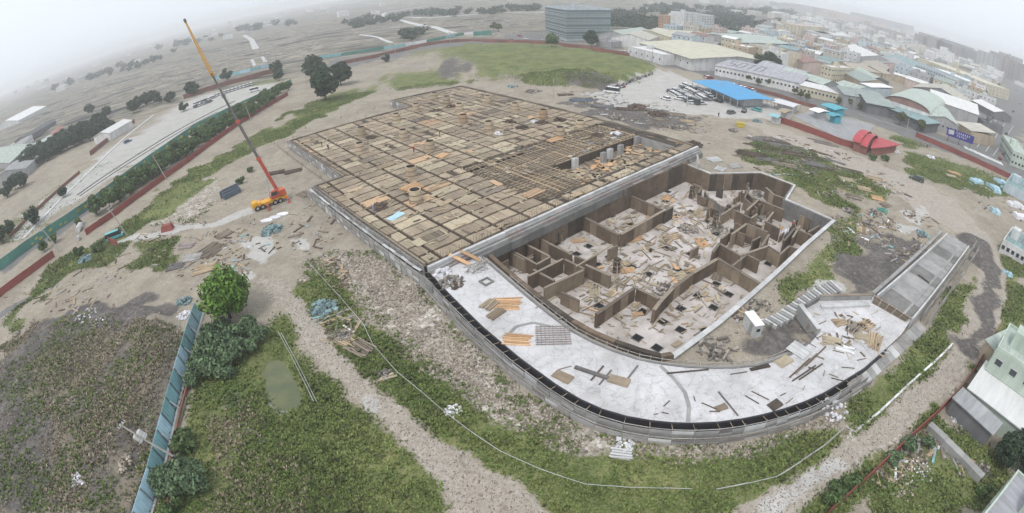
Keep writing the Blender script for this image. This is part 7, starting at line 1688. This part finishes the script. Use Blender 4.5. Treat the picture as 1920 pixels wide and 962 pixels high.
ok = inpoly(cx_, cy_, townpoly) & ~inpoly(cx_, cy_, [tuple(p) for p in mainroad]) & ~inpoly(cx_, cy_, [tuple(p) for p in cross_])
cand = sorted([p for p, k in zip(cand, ok) if k and not near_named(p, 7)], key=lambda p: p.length)
WK = ['white', 'white', 'cream', 'grey', 'beige', 'pink', 'pale blue', 'tan']; RK = ['pale green', 'grey', 'white', 'grey green', 'rust red', 'lilac grey', 'teal', 'dark grey', 'cream', 'white', 'grey']
farq, farm = MB(), ['wall white', 'wall grey', 'roof grey', 'roof pale green', 'roof rust red', 'wall beige', 'roof white']
for k, p in enumerate(cand):
    if R.random() < .12: continue
    L, Dp, h = R.uniform(10, 17), R.uniform(8, 15), R.choice((4, 5, 6, 7, 9, 11))
    a_ = R.gauss(0, .06); x = Vector((d1.x * math.cos(a_) - d1.y * math.sin(a_), d1.x * math.sin(a_) + d1.y * math.cos(a_), 0)); y = Vector((-x.y, x.x, 0))
    p0 = p - x * L / 2 - y * Dp / 2
    if k < 270:
        wl, rf = R.choice(WK), R.choice(RK)
        st = 'flat' if h > 6 and R.random() < .7 else R.choice(('gable', 'gable', 'shed'))
        nm = 'town_house' if h > 6 else 'metal_shed'
        B(nm, '%s %s with a %s %s roof in the crowded town' % (wl, 'house' if h > 6 else 'shed', rf, 'flat' if st == 'flat' else 'pitched'), 'house' if h > 6 else 'shed', p0, p0 + x * L, p0 + x * L + y * Dp, h, wl, rf, st, floors=(round(h / 3.2) if h > 6 and p.length < 540 else 0), bays=4, sides=(0, 3), group='%s %ss with %s %s roofs in town' % (wl, 'house' if h > 6 else 'shed', rf, 'flat' if st == 'flat' else 'pitched'), world=True)
    else:
        c = p; zt = h * R.uniform(.7, 1.5) if R.random() < .98 else R.uniform(14, 24)
        farq.box((c.x, c.y, zt / 2), (L, Dp, zt), math.atan2(x.y, x.x), R.choice((0, 0, 1, 5))); farq.box((c.x, c.y, zt + .15), (L + .3, Dp + .3, .3), math.atan2(x.y, x.x), R.choice((2, 3, 4, 6, 6)))
for k in range(900):                                   # the town thins out into the haze on both sides
    a_ = R.uniform(-.95, 1.15); r_ = R.uniform(900, 3200); c = Vector((math.sin(a_) * r_, math.cos(a_) * r_, 0))
    if a_ < .5 and R.random() < .85: continue
    zt = R.choice((5, 7, 9, 12)) if R.random() < .97 else R.uniform(18, 40); L, Dp = R.uniform(12, 40), R.uniform(10, 26)
    farq.box((c.x, c.y, zt / 2), (L, Dp, zt), .5, R.choice((0, 0, 1, 5))); farq.box((c.x, c.y, zt + .2), (L + .4, Dp + .4, .4), .5, R.choice((2, 3, 6, 6)))
kind(farq.build('distant_town', farm), 'stuff')
# trees between the houses and hedgerows out on the empty land
n_ = 0
for k in range(4000):
    i = R.randrange(len(cand)); p = cand[i] + d1 * R.uniform(6, 11) + d2 * R.uniform(-8, 8)
    if p.length > 800 or near_named(p, 2): continue
    tree('far', None, 'small dark tree among the houses of the town', R.uniform(.4, .75), 'trees among the town houses', at=Vector((p.x, p.y, 0))); n_ += 1
    if n_ > 60: break
far_c = []
for (a, c, n) in [((640, 45), (760, 36), 26), ((760, 28), (930, 24), 44), ((1125, 40), (1240, 44), 46), ((1130, 28), (1300, 24), 40), ((1330, 30), (1460, 56), 40), ((440, 62), (560, 46), 16), ((300, 92), (420, 72), 12), ((660, 52), (700, 44), 16), ((1340, 64), (1400, 66), 10), ((1130, 48), (1235, 52), 36), ((1340, 44), (1470, 52), 60), ((1250, 30), (1420, 36), 50), ((940, 18), (1020, 20), 20), ((1200, 14), (1480, 30), 60), ((100, 168), (240, 128), 20), ((240, 130), (330, 104), 12), ((760, 72), (790, 66), 8), ((30, 170), (90, 150), 10)]:
    for k in range(n):
        f = R.random(); p = G(lerp(a[0], c[0], f) + R.uniform(-8, 8), lerp(a[1], c[1], f) + R.gauss(0, 2.2)); far_c.append(p)
v_, f_ = [], []
cm0 = TREEKIND['far'][0][0]; vb = np.zeros(len(cm0.vertices) * 3); cm0.vertices.foreach_get('co', vb); vb = vb.reshape(-1, 4, 3)
for p in far_c:
    s = R.uniform(.9, 1.7) * min(2.2, max(1, p.length / 700)); sub = vb[NR.choice(len(vb), 120, False)]; c_ = sub.mean(axis=1, keepdims=True); sub = c_ + (sub - c_) * 1.5
    a_ = R.random() * 6.28; rot = np.array([[math.cos(a_), -math.sin(a_), 0], [math.sin(a_), math.cos(a_), 0], [0, 0, 1]]); v_.append((sub.reshape(-1, 3) @ rot.T) * s * np.array([1.3, 1.3, .9]) + np.array([p.x, p.y, -.5]))
vv = np.concatenate(v_); o = bpy.data.objects.new('distant_woodland', npmesh('distant_woodland', vv, np.arange(len(vv)).reshape(-1, 4), ['leaf_dark'])); COL.objects.link(o); kind(o, 'stuff')
# far roads as pale ribbons on the empty land
def ribbon(pts, w, mname, name, z=.12):
    c = dens(GP(pts), 12); q = MB(); A_, B_ = off(c, w / 2), off(c, -w / 2)
    zs = [max(z, max(ht(a.x, a.y), ht(b_.x, b_.y)) + z) for a, b_ in zip(A_, B_)]
    for i in range(len(c) - 1):
        q.hexa([(B_[i].x, B_[i].y, -3), (B_[i + 1].x, B_[i + 1].y, -3), (A_[i + 1].x, A_[i + 1].y, -3), (A_[i].x, A_[i].y, -3), (B_[i].x, B_[i].y, zs[i]), (B_[i + 1].x, B_[i + 1].y, zs[i + 1]), (A_[i + 1].x, A_[i + 1].y, zs[i + 1]), (A_[i].x, A_[i].y, zs[i])])
    return kind(q.build(name, [mname]), 'structure')
ribbon([(850, 62), (810, 52), (770, 43), (735, 36), (715, 30), (722, 24), (760, 17), (800, 12)], 7, 'concrete_pale', 'far_road')
ribbon([(1020, 22), (930, 24), (850, 30), (790, 34), (720, 32), (690, 30)], 6, 'concrete_pale', 'far_road')
ribbon([(1125, 20), (1200, 22), (1300, 30), (1330, 36)], 7, 'concrete_pale', 'far_road')
ribbon([(675, 66), (690, 70), (712, 72), (735, 80)], 3, 'concrete_pale', 'dirt_lane')
ribbon([(480, 92), (472, 76), (458, 66)], 8, 'concrete_pale', 'far_road')
ribbon([(498, 116), (492, 108), (472, 112), (478, 124), (500, 122)], 3, 'concrete_pale', 'dirt_lane')
ribbon([(45, 447), (80, 410), (130, 358), (168, 322), (230, 262), (287, 217)], 1.3, 'concrete_pale', 'kerb_strip', .25)
ribbon([(145, 366), (180, 341), (210, 321), (260, 289), (330, 246), (400, 209), (440, 190)], .9, 'concrete_dark', 'drain_channel', .2)
ribbon([(150, 368), (186, 343), (216, 323), (266, 291), (336, 248), (406, 211)], .5, 'concrete_dark', 'drain_channel', .2)

for k in range(22):                                   # thin bundles of bars in rows across the weedy yard
    p = gp(R.uniform(1395, 1600), R.uniform(262, 322)); 
    if p.length > 200: continue
    bundle('rod_bundle', 'thin bundle of dark bars lying in the weedy rebar yard', 'stack', p, -.55 + R.gauss(0, .12), 5, R.uniform(5, 10), .16, .14, R.choice(('rebar', 'crane_grey', 'timber_old')), 'bar bundles in the weedy yard', .03, 1, 2.2)
# ------------------------------------------------------------------ heaps, stacks and junk on the open ground
for (px, ang, n, L, mn, lab) in [((395, 470), 1.2, 14, 6, 'timber_old', 'brown pipes laid side by side in the storage patch left of the bright tree'), ((360, 485), .2, 9, 4.5, 'scaffold_steel', 'grey steel tubes in the storage patch left of the bright tree'), ((330, 500), .3, 8, 4, 'crane_grey', 'dark tubes at the left end of the storage patch'), ((350, 462), .1, 7, 4, 'steel_pink', 'pinkish boards at the top of the storage patch'), ((385, 505), .4, 9, 5, 'timber', 'loose poles below the brown pipes'), ((420, 440), 1.0, 8, 4, 'timber_old', 'brown poles at the right end of the storage patch'),
        ((550, 322), .4, 7, 5, 'rebar', 'dark rods lying behind the crane'), ((570, 365), -.6, 7, 4, 'timber_old', 'brown beams right of the crane'), ((518, 325), .3, 7, 4.5, 'rebar', 'rusty rods left of the deck notch'),
        ((652, 640), -.5, 8, 4.2, 'timber', 'stack of grey boards on the verge of the gravel track'), ((676, 655), -.6, 8, 3.8, 'timber_old', 'lower stack of brown boards on the verge of the gravel track'), ((722, 712), .5, 2, 3.0, 'plywood_pale', 'two pale battens laid across the grass by the pipe rail'), ((1165, 752 + 100), -.3, 4, 2.4, 'concrete_pale', 'white boards lying in the grass below the pipe rail'),
        ((1410, 290), -.35, 12, 9, 'rebar', 'rebar bundle nearest the track in the weedy rebar yard'), ((1450, 272), -.35, 12, 9, 'crane_grey', 'dark rebar bundle in the middle of the weedy yard'), ((1490, 290), -.35, 10, 8, 'rebar', 'rebar bundle at the right of the weedy yard'), ((1470, 310), -.4, 9, 7, 'timber_old', 'brown beams at the lower side of the weedy yard'), ((1530, 310), -.3, 9, 7, 'crane_grey', 'dark bundle near the track in the weedy yard'), ((1440, 300), -.4, 9, 7, 'crane_grey', 'dark bundle at the left of the weedy yard'),
        ((1620, 355), -.5, 8, 4, 'timber', 'timber stack on the near side of the weedy yard'), ((1645, 372), -.5, 8, 3.6, 'timber_orange', 'warm timber stack above the green net heap'), ((1600, 370), -.4, 8, 4, 'timber_old', 'old timber stack left of the warm timber'), ((1590, 338), -.4, 8, 5, 'plywood_pale', 'pale timber stack in the weeds above the old timber'), ((1640, 335), -.4, 7, 5, 'timber', 'grey timber at the edge of the grey track'), ((1660, 385), .2, 7, 3, 'timber_old', 'short timber right of the green net heap'), ((1615, 432), .9, 7, 3, 'timber', 'timber standing beside the dark patch'), ((1790, 325), -.45, 7, 5, 'timber_orange', 'orange boards on the grassy lot before the blue pallets'), ((1783, 330), -.45, 6, 4, 'plywood_pale', 'pale boards beside the orange boards on the grassy lot'),
        ((1090, 188), .2, 12, 9, 'blue_grey_sheet', 'blue grey rebar laid out behind the deck'), ((1130, 200), -.2, 12, 8, 'crane_grey', 'grey tubes laid out behind the deck'), ((1060, 178), .1, 8, 6, 'rebar', 'rusty bars behind the far corner of the deck'), ((1175, 205), -.2, 10, 7, 'rebar', 'rusty bars in the yard below the white minibus'), ((1270, 215), -.3, 10, 6, 'timber_old', 'brown timber below the parking rows'), ((1265, 268), .3, 7, 5, 'timber_orange', 'orange timber beside the far end of the deck'), ((1235, 225), .1, 8, 6, 'timber_old', 'dark timber beside the far side of the deck'), ((1290, 228), -.2, 8, 5, 'timber', 'pale timber in the yard before the parking rows'),
        ((1340, 300), .3, 9, 4, 'concrete_pale', 'white scaffold frames stacked at the far corner of the pit'), ((1378, 312), .2, 8, 4, 'scaffold_steel', 'grey frames right of the far corner of the pit'), ((1350, 318), .8, 7, 3, 'concrete_pale', 'pale boards on the far rim of the pit')]:
    bundle('timber_stack' if mn.startswith(('timber', 'plywood')) else 'rod_bundle', lab, 'stack', gp(*px), ang, n, L, .24, .14, mn, fan=.12, rows=2, gap=1.5)
for (px, r_, h, n, mn, s0, s1, lab) in [((510, 432), 2.4, .8, 70, 'bag_teal', .3, .9, 'heap of teal grey sheets and bags below the crane'), ((608, 578), 2.4, .7, 80, 'bag_teal', .25, .8, 'heap of teal grey bags by the gravel track'), ((160, 487), 1.9, 1.0, 70, 'bag_teal', .3, .8, 'heap of bluish bags beside the gate bush'), ((345, 566), 1.5, .6, 50, 'bag_teal', .25, .6, 'heap of bluish rubbish left of the bright tree'),
        ((345, 592), 1.3, .4, 40, 'bag_white', .25, .5, 'white rubbish at the upper end of the turquoise hoarding'), ((170, 608), 2.6, .25, 40, 'bag_white', .12, .35, 'white litter strewn over the dark soil mound'), ((195, 620), 1.5, .2, 20, 'bag_white', .12, .3, 'smaller white litter patch on the dark soil mound'), ((232, 875), 1.6, .2, 90, 'stone', .12, .35, 'patch of pale rubble behind the utility pole'), ((150, 915), 1.5, .25, 40, 'bag_white', .15, .35, 'white rubble at the bottom of the reed slope'), ((240, 650), 1.6, .2, 40, 'stone', .12, .3, 'pale rubble high on the reed slope'),
        ((30, 628), 1.0, .6, 30, 'stone', .3, .7, 'light rock heap at the left edge'), ((570, 525), .9, .5, 20, 'stone', .4, .7, 'small rounded heap by the pipe rail'), ((645, 632), 1.2, .5, 40, 'junk_mix', .3, .6, 'brown junk beside the grey boards'), ((720, 705), 1.0, .5, 40, 'junk_mix', .2, .5, 'dark junk in the grass by the pipe rail'), ((850, 772), 1.0, .15, 30, 'bag_white', .2, .4, 'white spill of plaster on the gravel'), ((1170, 835), 1.0, .3, 30, 'bag_white', .2, .5, 'white torn sheet at the foot of the curved scaffold'),
        ((1655, 395), 1.3, .6, 50, 'hoard_green', .3, .6, 'bright green net heap beside the grey track'), ((1730, 440), 1.8, .6, 60, 'bag_teal', .25, .6, 'dark teal rubbish at the top of the access ramp'), ((1630, 420), 1.6, .5, 60, 'junk_mix', .2, .6, 'mixed junk left of the pale mortar spots'), ((1640, 400), 1.8, .6, 60, 'junk_mix', .25, .7, 'brown junk under the green net heap'), ((1590, 395), 1.4, .5, 50, 'junk_mix', .25, .7, 'grey junk by the grass corner of the pit'),
        ((1195, 203), 3.4, 1.5, 60, 'rebar', .6, 1.4, 'dark brown heap in the yard behind the deck'), ((1235, 215), 3.2, .9, 60, 'rebar', .5, 1.2, 'wide dark scrap heap behind the deck'), ((1160, 222), 3.0, .6, 60, 'junk_mix', .4, 1.0, 'grey scrap along the far side of the deck'), ((1000, 172), 3.0, .5, 60, 'junk_mix', .4, 1.0, 'grey material heap behind the far edge of the deck'), ((960, 163), 2.4, .5, 40, 'bag_teal', .4, .8, 'teal material behind the far edge of the deck'), ((1300, 272), 2.4, .8, 60, 'rebar', .4, 1.0, 'dark heap at the far right corner of the deck'), ((1270, 240), 3, .5, 50, 'junk_mix', .4, 1.0, 'brown scrap on the track beside the deck'),
        ((1375, 245), 1.6, .8, 40, 'junk_mix', .4, .9, 'mixed heap with blue bins at the corner of the weedy yard'), ((1420, 228), 1.8, .6, 50, 'bag_teal', .3, .7, 'green and white rubbish before the sales yard wall'), ((1745, 265 + 30), 1.6, .5, 40, 'bag_white', .4, .8, 'white wrapped goods on the grassy lot'), ((1735, 272), 2.2, .6, 60, 'junk_mix', .4, .9, 'dark junk along the red wall at the grassy lot'), ((1680, 285), 1.6, .4, 40, 'bag_white', .3, .6, 'white rubbish right of the red pavilion'), ((1720, 885), 2.4, .2, 80, 'bag_white', .08, .2, 'pale litter spread over the allotments'), ((1690, 915), 2.0, .2, 60, 'stone', .12, .3, 'stones along the lower allotment beds'), ((1795, 790), 1.0, .3, 30, 'bag_white', .15, .4, 'white rubbish below the grey lean-to'), ((1845, 880), 1.2, .4, 40, 'junk_mix', .2, .5, 'dark junk between the lower right houses'), ((1890, 515), 1.2, .5, 12, 'blue_tarp', .5, 1.1, 'crumpled pale blue tarp on the verge at the right edge'), ((1290, 180 + 100), 1.0, .5, 20, 'bag_white', .4, .8, 'white bags at the corner of the deck')]:
    heap('heap' if 'heap' in lab else 'rubbish', lab, 'heap' if 'heap' in lab else 'rubbish', gp(*px), r_, h, n, mn, s0, s1)
for k, (px, s) in enumerate([((500, 414), 1.6), ((516, 408), 1.5), ((531, 402), 1.6)]):
    q = MB(); pts_ = [(s * math.cos(a) * R.uniform(.8, 1.1), s * .6 * math.sin(a) * R.uniform(.8, 1.1)) for a in np.linspace(0, 6.28, 9)[:-1]]; q.prism(pts_, 0, .22); o = q.build('white_sheet', ['white_tarp'], None, (0, 0, 0)); o.location = gp(*px); tag(o, ('left', 'middle', 'right')[k] + ' one of three white sheets on the ground before the crane', 'sheet')
t = thing('tarped_stack', 'tall stack of blue grey sheet material left of the crane', 'stack', gp(434, 366), 1.0)
for k in range(5): q = MB(); q.box((R.uniform(-.2, .2), (k - 2) * .55, .7 + .25 * (k % 3)), (5.0, .5, 1.4 + .5 * (k % 3))); q.build('sheet', ['blue_grey_sheet'], t, (0, 0, 0))
q = MB(); q.hexa([(-1.6, -1, 0), (1.6, -1, 0), (1.6, 1, 0), (-1.6, 1, 0), (-1.3, -.7, 1.3), (1.3, -.7, 1.5), (1.3, .7, 1.5), (-1.3, .7, 1.3)]); o = q.build('tarp_cover', ['red_wall'], None, (0, 0, 0)); o.location = gp(315, 431); o.rotation_euler = (0, 0, .3); tag(o, 'red tarp covered pile on the gate road', 'tarp')
for k, (px, d_) in enumerate([((150, 432), (.9, 3.6)), ((148, 450), (.6, 1.6))]):
    q = MB(); q.tube((0, -d_[1] / 2, d_[0]), (0, d_[1] / 2, d_[0]), d_[0], 12); o = q.build('steel_tank', ['concrete_pale'], None, (0, 0, 0)); o.location = gp(*px); o.rotation_euler = (0, 0, .5); tag(o, ['large white cylindrical tank by the gate', 'small white cylindrical tank by the gate'][k], 'tank')
for k, (px, n) in enumerate([((1828, 342), 3), ((1858, 352), 3), ((1872, 342), 3), ((1885, 356), 3), ((1868, 360), 2), ((1896, 385), 4), ((1908, 408), 3), ((1865, 398), 2)]):
    t = thing('wrapped_pallet', ['leftmost', 'second', 'third', 'fourth', 'lower front', 'white topped', 'lowest', 'isolated left'][k] + ' pallet under pale blue wrapping at the right edge', 'wrapped pallet', gp(*px), R.uniform(-.4, .4) - .5)
    for j in range(n): q = MB(); w_ = R.uniform(2.6, 4.2); q.hexa([(j * 1.6 - 1.5, -w_ / 2, 0), (j * 1.6, -w_ / 2, 0), (j * 1.6, w_ / 2, 0), (j * 1.6 - 1.5, w_ / 2, 0), (j * 1.6 - 1.4, -w_ / 2 + .15, R.uniform(.8, 1.3)), (j * 1.6 - .1, -w_ / 2 + .15, R.uniform(.8, 1.3)), (j * 1.6 - .1, w_ / 2 - .15, R.uniform(.8, 1.3)), (j * 1.6 - 1.4, w_ / 2 - .15, R.uniform(.8, 1.3))]); q.build('wrapped_load', ['blue_tarp' if k not in (5, 6) else 'white_tarp'], t, (0, 0, 0))
q = MB(); q.box((0, 0, .7), (2.6, 1.6, 1.4)); q.box((0, 0, 1.45), (2.8, 1.8, .12)); o = q.build('yellow_bin', ['hoard_yellow'], None, (0, 0, 0)); o.location = gp(1388, 238); o.rotation_euler = (0, 0, -.3); tag(o, 'yellow bin at the corner of the weedy yard', 'bin')
sl_ = MB()                                              # small refuse trodden into the yards
for poly_, n in (([(1380, 240), (1480, 250), (1620, 300), (1700, 350), (1720, 420), (1640, 440), (1580, 380), (1420, 330)], 520), ([(1050, 165), (1180, 180), (1330, 220), (1330, 270), (1220, 240), (1080, 200)], 380), ([(460, 330), (580, 330), (640, 440), (560, 500), (440, 470)], 60), ([(250, 440), (450, 430), (470, 520), (300, 520)], 110), ([(1560, 400), (1740, 400), (1780, 440), (1640, 540), (1560, 520)], 220), ([(1700, 300), (1900, 350), (1920, 420), (1780, 370)], 160), ([(1300, 640), (1400, 560), (1480, 640), (1380, 670)], 130), ([(560, 500), (640, 480), (700, 640), (620, 640)], 150), ([(1620, 900), (1740, 800), (1830, 870), (1740, 960)], 160), ([(0, 560), (240, 470), (300, 560), (100, 600)], 60)):
    xs, ys = [a[0] for a in poly_], [a[1] for a in poly_]
    for k in range(n * 3):
        a = (R.uniform(min(xs), max(xs)), R.uniform(min(ys), max(ys)))
        if not inpoly(np.array([a[0]]), np.array([a[1]]), poly_)[0]: continue
        p = gp(*a, .05); g_ = vnoise(p.x, p.y, 7, 91)
        if g_ < .42 or inpoly(np.array([p.x]), np.array([p.y]), [tuple(w) for w in pit_w])[0] or inpoly(np.array([p.x]), np.array([p.y]), [tuple(w) for w in foot])[0]: continue
        L = R.choice((.4, .6, 1.0, 1.8, 2.6)); sl_.box(p, (L, R.uniform(.12, .5), R.uniform(.08, .35)), R.random() * 3.14, R.choices(range(6), (5, 4, 3, 3, .7, .25))[0])
kind(sl_.build('yard_litter', ['timber_old', 'rebar', 'concrete', 'timber', 'bag_white', 'hoard_teal']), 'stuff')
# scaffold stair tower at the far corner of the pit
t = thing('scaffold_tower', 'steel scaffold stair tower at the far corner of the pit', 'scaffold', G(1306, 322, -1), .5)
for x_ in (-1.2, 1.2):
    for y_ in (-1.4, 1.4): q = MB(); q.tube((x_, y_, -3), (x_, y_, 3.4), .06, 6); q.build('post', ['scaffold_steel'], t, (0, 0, 0))
for k in range(5):
    z = -2.6 + k * 1.3; q = MB(); q.bar((-1.2, -1.4, z), (1.2, 1.4, z + 1.3), .5, .08); q.bar((-1.2, -1.4, z), (-1.2, 1.4, z), .06, .06); q.bar((1.2, -1.4, z), (1.2, 1.4, z), .06, .06); q.bar((-1.2, 1.4, z), (1.2, 1.4, z), .06, .06); q.build('flight', ['scaffold_steel'], t, (0, 0, 0))

# ------------------------------------------------------------------ haze
hz = MB(); hz.box((0, 0, 34.5), (13600, 13600, 81)); hz.f = hz.f
hm = bpy.data.materials.new('haze'); hm.use_nodes = True
hm.node_tree.nodes.remove(hm.node_tree.nodes['Principled BSDF'])
pv = nd(hm.node_tree, 'ShaderNodeVolumePrincipled')
pv.inputs['Color'].default_value = (.95, .97, 1.0, 1)
pv.inputs['Density'].default_value = HAZE_DENSITY
pv.inputs['Anisotropy'].default_value = .1
hm.node_tree.links.new(pv.outputs[0], hm.node_tree.nodes['Material Output'].inputs['Volume'])
MATS['haze'] = hm
kind(hz.build('haze', ['haze']), 'stuff')
